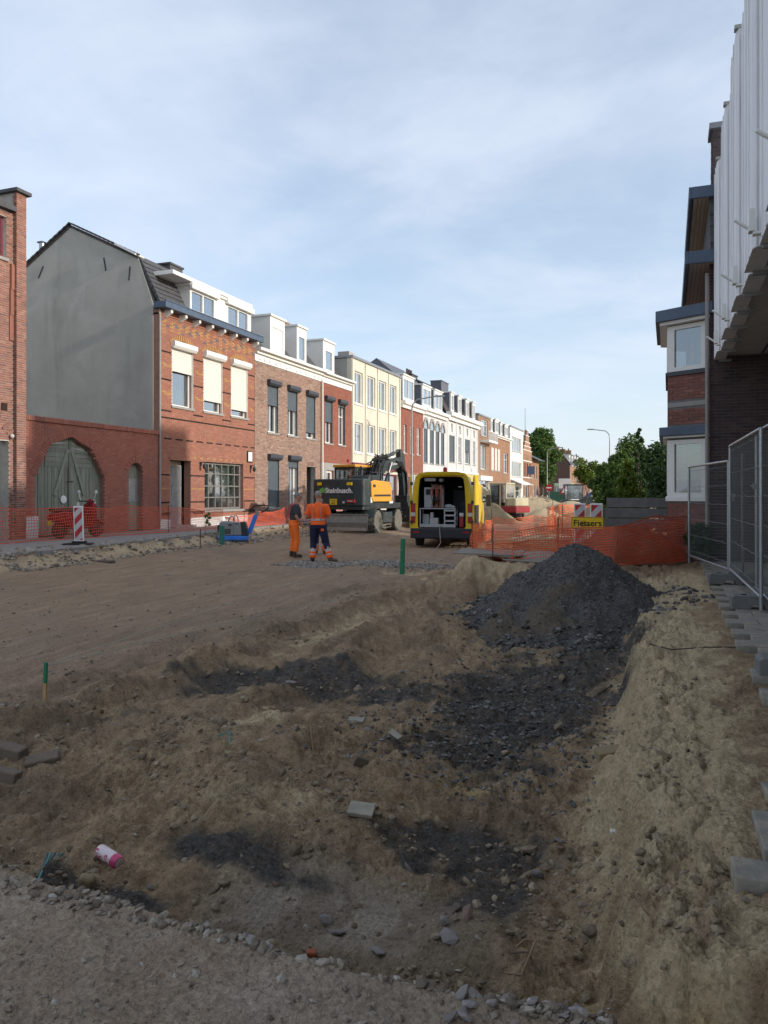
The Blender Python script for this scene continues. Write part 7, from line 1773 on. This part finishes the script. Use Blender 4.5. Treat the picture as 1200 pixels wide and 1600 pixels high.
    if wear.get('collar'):
        c = MB(); c.lathe([(.074, 0), (.084, .012), (.080, .035), (.070, .04)], (0, -.008 + lean*.6, 1.475), 'z', 16); c.build('collar', wear['shirt'], root, local=True)
    if wear.get('tapes'):
        c = MB()
        for z0, z1, g in ((1.06, 1.11, .024), ): 
            t = MB(); vs = []
            for z in (z0, z1):
                for j in range(20): a = 2*math.pi*j/20; vs.append(((.160 + g)*math.cos(a), (.121 + g + P.get('belly', 0)*.6)*math.sin(a) + .01, z))
            c.add(vs, [(j, (j+1) % 20, 20 + (j+1) % 20, 20 + j) for j in range(20)])
        for sg in (-1, 1): c.tube([(sg*.09, -.135, 1.08), (sg*.10, -.15 + lean*.3, 1.28), (sg*.10, -.118, 1.42)], .024, 6, flat=.25)
        c.build('reflective_tape', 'reflective', root, local=True)
    if wear.get('bib'):
        b = MB(); vs = []
        for z, rx, ry in ((1.0, .185, .152), (1.12, .172, .15), (1.22, .10, .155), (1.34, .085, .148)):
            for j in range(9): a = R(20 + 140*j/8) if z > 1.15 else R(-60 + 300*j/8); a = R(20 + 140*j/8); vs.append((rx*math.cos(a)*1.02, ry*math.sin(a) + .01, z))
        b.add(vs, [(i*9 + j, i*9 + j + 1, (i+1)*9 + j + 1, (i+1)*9 + j) for i in range(3) for j in range(8)]); o = b.build('bib', wear['trousers'], root, local=True, smooth=True)
        md = o.modifiers.new('solid', 'SOLIDIFY'); md.thickness = .012
        st = MB()
        for sg in (-1, 1): st.tube([(sg*.08, .155, 1.33), (sg*.10, .115, 1.46), (sg*.105, .03, 1.505), (sg*.09, -.09, 1.46), (sg*.05, -.142, 1.25), (sg*.03, -.145, 1.08)], .019, 6, flat=.35)
        st.build('braces', 'strap_red', root, local=True, smooth=True)
    if wear.get('pocket'):
        b = MB(); b.box(.10, .17, -.14, -.125, .80, .86); b.build('pocket_badge', 'hi_vis', root, local=True)
    return root
A_ = gp(459, 873, -.5); B_ = gp(497, 879, -.5)
legsA = [((-.10, 0, .90), (-.12, .03, .50), (-.13, -.02, .095), (-.17, .14, .055)), ((.10, 0, .90), (.12, .05, .50), (.13, .0, .095), (.18, .16, .055))]
person('worker in dark t-shirt and orange bib trousers looking towards the excavator', A_[0], A_[1], R(-48),
       dict(legs=legsA, lean=.10, belly=.03, arms=[((-.205, 0, 1.42), (-.27, .02, 1.14), (-.22, .20, .96), (.3, .5, -.75)), ((.205, 0, 1.42), (.27, .0, 1.14), (.22, .16, .93), (-.2, .45, -.8))], head=(0, .04, 1.675), htilt=R(-14), hturn=R(-12)),
       dict(hair='hair_grey', trousers='hi_vis_trousers', shirt='shirt_dark', bib=True, hem=.98), .985)
legsB = [((-.10, 0, .90), (-.13, .05, .50), (-.14, .0, .095), (-.18, .15, .055)), ((.10, 0, .90), (.20, .03, .50), (.32, -.04, .095), (.46, .06, .055))]
person('bald worker seen from behind in orange polo shirt and navy trousers with arms crossed', B_[0], B_[1], R(14),
       dict(legs=legsB, lean=.03, belly=.02, sh=.21, arms=[((-.215, 0, 1.42), (-.30, -.02, 1.15), (-.10, .19, 1.14), (1, .2, .05)), ((.215, 0, 1.42), (.30, .0, 1.15), (.08, .20, 1.19), (-1, .15, .1))], head=(0, .02, 1.685), hturn=R(-28), htilt=R(-6)),
       dict(hair='hair_short', trousers='navy', shirt='hi_vis', bands='hi_vis', collar=True, tapes=True, pocket=True, hem=.93, waist=1.0, loose=.028), 1.02)
C_ = gp(496, 869, -.5)
person('third worker almost hidden behind the bald one, showing legs and an elbow', C_[0] - .03, C_[1] + .25, R(-160),
       dict(legs=legsA, lean=.0, arms=[((-.205, 0, 1.42), (-.27, .05, 1.14), (-.1, .24, 1.1), (1, .2, 0)), ((.205, 0, 1.42), (.33, .05, 1.14), (.12, .22, 1.12), (-1, .2, 0))], head=(0, .02, 1.62)),
       dict(hair='hair_grey', trousers='navy', shirt='shirt_dark', bands='hi_vis'), .93)

# ---------------------------------------------------------------- stakes, strings and litter
def stake(label, u, v, z, h, w, col, low=None, lean=(0, 0), split=.55):
    x, y, _ = gp(u, v, z); z = hz(x, y)
    m = MB(); t = Vector((x + lean[0], y + lean[1], z + h)); b = Vector((x, y, z - .12))
    s = b.lerp(t, split) if low else b
    if low: m.bar(b, s, w, w*.5, up=(0, 1, 0)); o = m.build('marker_stake', low, bevel=.003); k = MB(); k.bar(s, t, w*1.04, w*.52, up=(0, 1, 0)); k.build('painted_tip', col, o, bevel=.003)
    else: m.bar(b, t, w, w*.5, up=(0, 1, 0)); o = m.build('marker_stake', col, bevel=.004)
    tag(o, label, 'stake'); return t
t1 = stake('short wooden stake with green painted tip at the left in front', 69, 1084, -.45, .36, .034, 'green_stake', 'wood_raw', (.02, 0), .62)
t2 = stake('tall green stake beside the sandy hollow in front of the van', 628, 893, -.52, .82, .10, 'green_stake', None, (.03, 0))
gx, gy, _ = gp(347, 859, -.42); m = MB(); m.lathe([(.075, -.2), (.075, .58), (.06, .585), (.06, .5)], (gx, gy, hz(gx, gy)), 'z', 14); tag(m.build('standing_pipe', 'green_pipe', smooth=True), 'short teal plastic pipe standing upright before the compactor', 'pipe')
t3 = stake('small bare wooden peg right of the plate compactor', 390, 855, -.42, .25, .05, 'wood_raw')
t4 = stake('thin dark wooden stick on the pavement edge left of the compactor', 313, 846, -.1, .55, .03, 'bark')
def string(label, pts, r=.005):
    m = MB(); m.tube(pts, r, 5); tag(m.build('string', 'string'), label, 'string', 'setting out strings')
sc0 = Vector(gp(330, 980, -.4)); mid = t1.lerp(t2, .5) - Vector((0, 0, .10))
string('pale setting out string stretched from the left stake to the green stake', [t1 - Vector((0, 0, .02)), mid, t2 - Vector((0, 0, .25))])
string('second string running lower over the soil beside the first', [t1 - Vector((0, 0, .03)), Vector((-5.0, 8.5, -.28)), Vector((-3.9, 13.0, -.25)), Vector((-3.6, 15.5, -.2))])
string('string from the green stake past the van to the orange net', [t2 - Vector((0, 0, .3)), Vector((-4.6, 17.5, -.35)), Vector(n1) + Vector((0, 0, .4))])
def cable(name, label, pts, r, mat, cat='cable'):
    P = [Vector(p) for p in pts]; m = MB(); m.tube(P, r, 6); o = m.build(name, mat, smooth=True); tag(o, label, cat); return o
def on(u, v, z, up=.012):
    x, y, _ = gp(u, v, z); return (x, y, hz(x, y) + up)
cable('wire', 'thin dark wire lying across the sandy bank on the right', [on(1150, 1022, -.1), on(1105, 1019, -.1), on(1050, 1026, -.12), on(1000, 1034, -.25), on(975, 1040, -.4), on(950, 1066, -.55), on(915, 1090, -.6), on(880, 1100, -.6)], .005, 'black_rubber')
cable('root_strand', 'curled brown root lying on the stones in front', [on(790, 1506, -.4), on(815, 1513, -.38, .02), on(835, 1495, -.4, .05), on(837, 1478, -.4, .06), on(820, 1476, -.4, .05), on(805, 1486, -.4, .03)], .0045, 'root_brown', 'root')
cable('root_strand', 'short root sticking out beside the curled one', [on(800, 1490, -.4, .02), on(825, 1500, -.4, .03), on(843, 1518, -.4, .01)], .004, 'bark', 'root')
cable('wire_loop', 'pale green wire loop sticking out of the soil', [on(340, 1160, -.4, .0), on(350, 1160, -.4, .02), on(358, 1165, -.4, .03), on(360, 1176, -.4, .0)], .005, 'wire_green', 'wire')
cable('root_strand', 'thin dry root on the sandy mound in the middle', [on(482, 1137, -.4), on(485, 1150, -.4, .03), on(489, 1163, -.4, .01)], .006, 'root_brown', 'root')
for i in range(5):
    a = Vector(on(18 + i*3, 1340 - i*2, -.3, .02)); b = Vector(on(98 - i*6, 1284 + i*2, -.35, .03 + .01*i)); mm = a.lerp(b, .5) + Vector((.0, .02*i - .04, .02))
    m = MB(); m.tube([a, mm, b], .0065, 6); tag(m.build('plastic_strip', 'wire_green' if i % 2 else simple('strip_dark', (.05, .08, .08), .5)), ('dark plastic strip on the left side of the teal bundle', 'teal plastic strip on the left of the bundle', 'dark plastic strip in the middle of the teal bundle', 'teal plastic strip on the right of the bundle', 'dark plastic strip on the right side of the teal bundle')[i], 'plastic strip', 'teal strips at the left')
# drinks can
q = on(171, 1290, -.36); root = thing('drinks_can', 'crushed pink and white drinks can lying on the soil at the left', 'can', (q[0], q[1], q[2] + .022), R(-12))
m = MB(); m.lathe([(.024, -.085), (.031, -.078), (.033, -.07), (.033, .065), (.027, .083), (.024, .084)], (0, 0, 0), 'z', 20); m.v = [(c, b, -a) for a, b, c in m.v]; m.build('can_body', 'can_white', root, local=True, smooth=True)
m = MB(); m.lathe([(.0335, .045), (.0335, .068), (.0275, .0835), (.0245, .0848), (.022, .079), (.001, .079)], (0, 0, 0), 'z', 20); m.v = [(c, b, -a) for a, b, c in m.v]; m.build('can_end', 'can_pink', root, local=True, smooth=True)
for k, (s, an, r) in enumerate(((-.065, 55, .014), (-.055, 115, .017), (-.02, 165, .013), (-.03, 95, .012), (.005, 150, .014), (.02, 110, .012), (.03, 160, .013), (.012, 60, .012), (-.07, 165, .012), (-.03, 195, .012))):
    m = MB(); a = R(an - 0); c0 = Vector((s, -math.cos(a)*.0332 if False else -.0332*math.sin(a), .0332*math.cos(a)*1.0)); nn = Vector((0, c0.y, c0.z)).normalized(); uu = Vector((1, 0, 0)); ww = nn.cross(uu)
    vs = []
    for j in range(12):
        t = 2*math.pi*j/12; al = a + r*math.sin(t)/.0332; vs.append((s + r*math.cos(t), -.0337*math.sin(al), .0337*math.cos(al)))
    m.add(vs, [tuple(range(12))]); m.build('berry_print', 'can_pink', root, local=True)
root.rotation_euler = (R(8), R(6), R(-16))
# bricks, tiles, papers
def block(name, label, cat, u, v, z, size, rz, mat, tilt=(0, 0), bev=.012, up=0):
    x, y, _ = gp(u, v, z); m = MB(); m.box(-size[0]/2, size[0]/2, -size[1]/2, size[1]/2, -size[2]*.3, size[2]*.7)
    o = m.build(name, mat, bevel=bev, seg=3); o.location = (x, y, hz(x, y) + up); o.rotation_euler = (tilt[0], tilt[1], rz); tag(o, label, cat); return o
simple('old_brick', (.15, .115, .085), .95, var=.2, sc=10, bump=.5, dirt=(.08, .075, .05), dk=.6)
block('paving_block', 'dirty clinker block lying at the left picture edge, farther one', 'block', 12, 1166, -.4, (.26, .10, .085), R(5), 'old_brick', (.10, .12), up=.0)
block('paving_block', 'mossy clinker block at the left picture edge, nearer one', 'block', 8, 1188, -.4, (.20, .10, .085), R(8), 'old_brick', (-.12, .10), up=-.005)
block('paving_block', 'brown clinker block lying aslant right of the two others', 'block', 68, 1172, -.4, (.21, .10, .075), R(36), 'old_brick', (.3, -.16), up=.005)
block('paving_block', 'half buried sandy block under the right bank', 'block', 955, 1180, -.5, (.21, .10, .08), R(28), 'sand_pile', (.2, -.1), up=.02)
block('tile_piece', 'flat pale grey tile fragment lying on the brown soil in the middle', 'tile', 565, 1264, -.45, (.145, .10, .025), R(8), 'stone_pale', (.30, .05), .004, up=.02)
block('tile_piece', 'dark slab sticking up from the sandy mound', 'tile', 562, 1192, -.42, (.10, .03, .06), R(50), 'old_brick', (.3, .4), .006, up=.02)
block('tile_piece', 'thin pale chip on the sandy ridge left of the black hollow', 'tile', 618, 1126, -.4, (.12, .05, .02), R(-30), 'stone_pale', (.3, .2), .004, up=.02)
block('tile_piece', 'small flat pale stone on the soil at the upper middle', 'tile', 557, 1108, -.4, (.13, .07, .025), R(5), 'stone_pale', (.2, 0), .006, up=.02)
block('brick_piece', 'small orange brick piece among the grey stones in front', 'brick', 486, 1423, -.4, (.042, .03, .03), R(30), 'brick_bits', (.2, .1), .006, up=.01)
block('brick_piece', 'reddish brown brick shard lying on the smooth soil strip', 'brick', 708, 1428, -.48, (.032, .085, .022), R(-20), 'old_brick', (.1, .2), .006, up=.01)
block('wood_scrap', 'dark rag like scrap on the road at the far left', 'scrap', 160, 887, -.45, (.6, .18, .06), R(5), 'bark', (0, 0), .02)
block('wood_scrap', 'pale wooden slat lying on the road before the workers', 'slat', 265, 899, -.45, (.30, .05, .03), R(4), 'plywood', (0, 0), .004)
block('paper_scrap', 'small white paper scrap at the foot of the bank', 'paper', 958, 1296, -.5, (.03, .02, .012), R(30), 'sign_white', (.4, .2), .001, up=.02)
x, y, _ = gp(925, 1445, -.42); m = MB(); chunk(m, 0, 0, 0, .055, random.Random(4), True); o = m.build('clod', 'clod', tint=True, bevel=.008); o.location = (x, y, hz(x, y) + .02); tag(o, 'big brown earth clod at the foot of the bank in front', 'clod')
block('clod', 'yellowish lump of clay in the left soil below the can', 'clod', 135, 1318, -.36, (.075, .055, .07), R(20), 'sand_pile', (.2, .2), .02, up=.015)
cob = [(509, 1400, .036, .3, 'grey cobble lying alone on the smooth strip, upper of two'), (528, 1416, .028, 1.2, 'grey cobble just below another on the smooth strip'), (590, 1452, .03, .5, 'small grey cobble near the middle of the broken edge'), (730, 1450, .034, .1, 'large flat grey stone right of the reddish shard'), (695, 1447, .034, .9, 'grey stone touching the lower end of the reddish shard'), (702, 1475, .04, 2, 'rounded grey stone below the reddish shard'), (640, 1320, .035, 1, 'grey stone in the left part of the black soil patch'), (840, 1330, .04, 1.5, 'grey stone right of the black soil patch'), (875, 1270, .03, .3, 'small stone at the foot of the bank above the clod'), (235, 1352, .02, .4, 'tiny pale stone on the dark soil right below the can'), (455, 1076, .05, 1, 'brown round stone between the black lumps and the road')]
pk = [p for p in bpy.data.objects if p.name.startswith('loose_stone')]
for i, (u, v, s, r, lab) in enumerate(cob):
    x, y, _ = gp(u, v, -.47); o = pk[(i*7) % len(pk)].copy()
    COL.objects.link(o); o.name = 'cobble'; o.location = (x, y, hz(x, y) + s*.4); o.scale = (s, s, s*.85); o.rotation_euler = (.2, .3, r); tag(o, lab, 'stone', 'single cobbles in the trench')
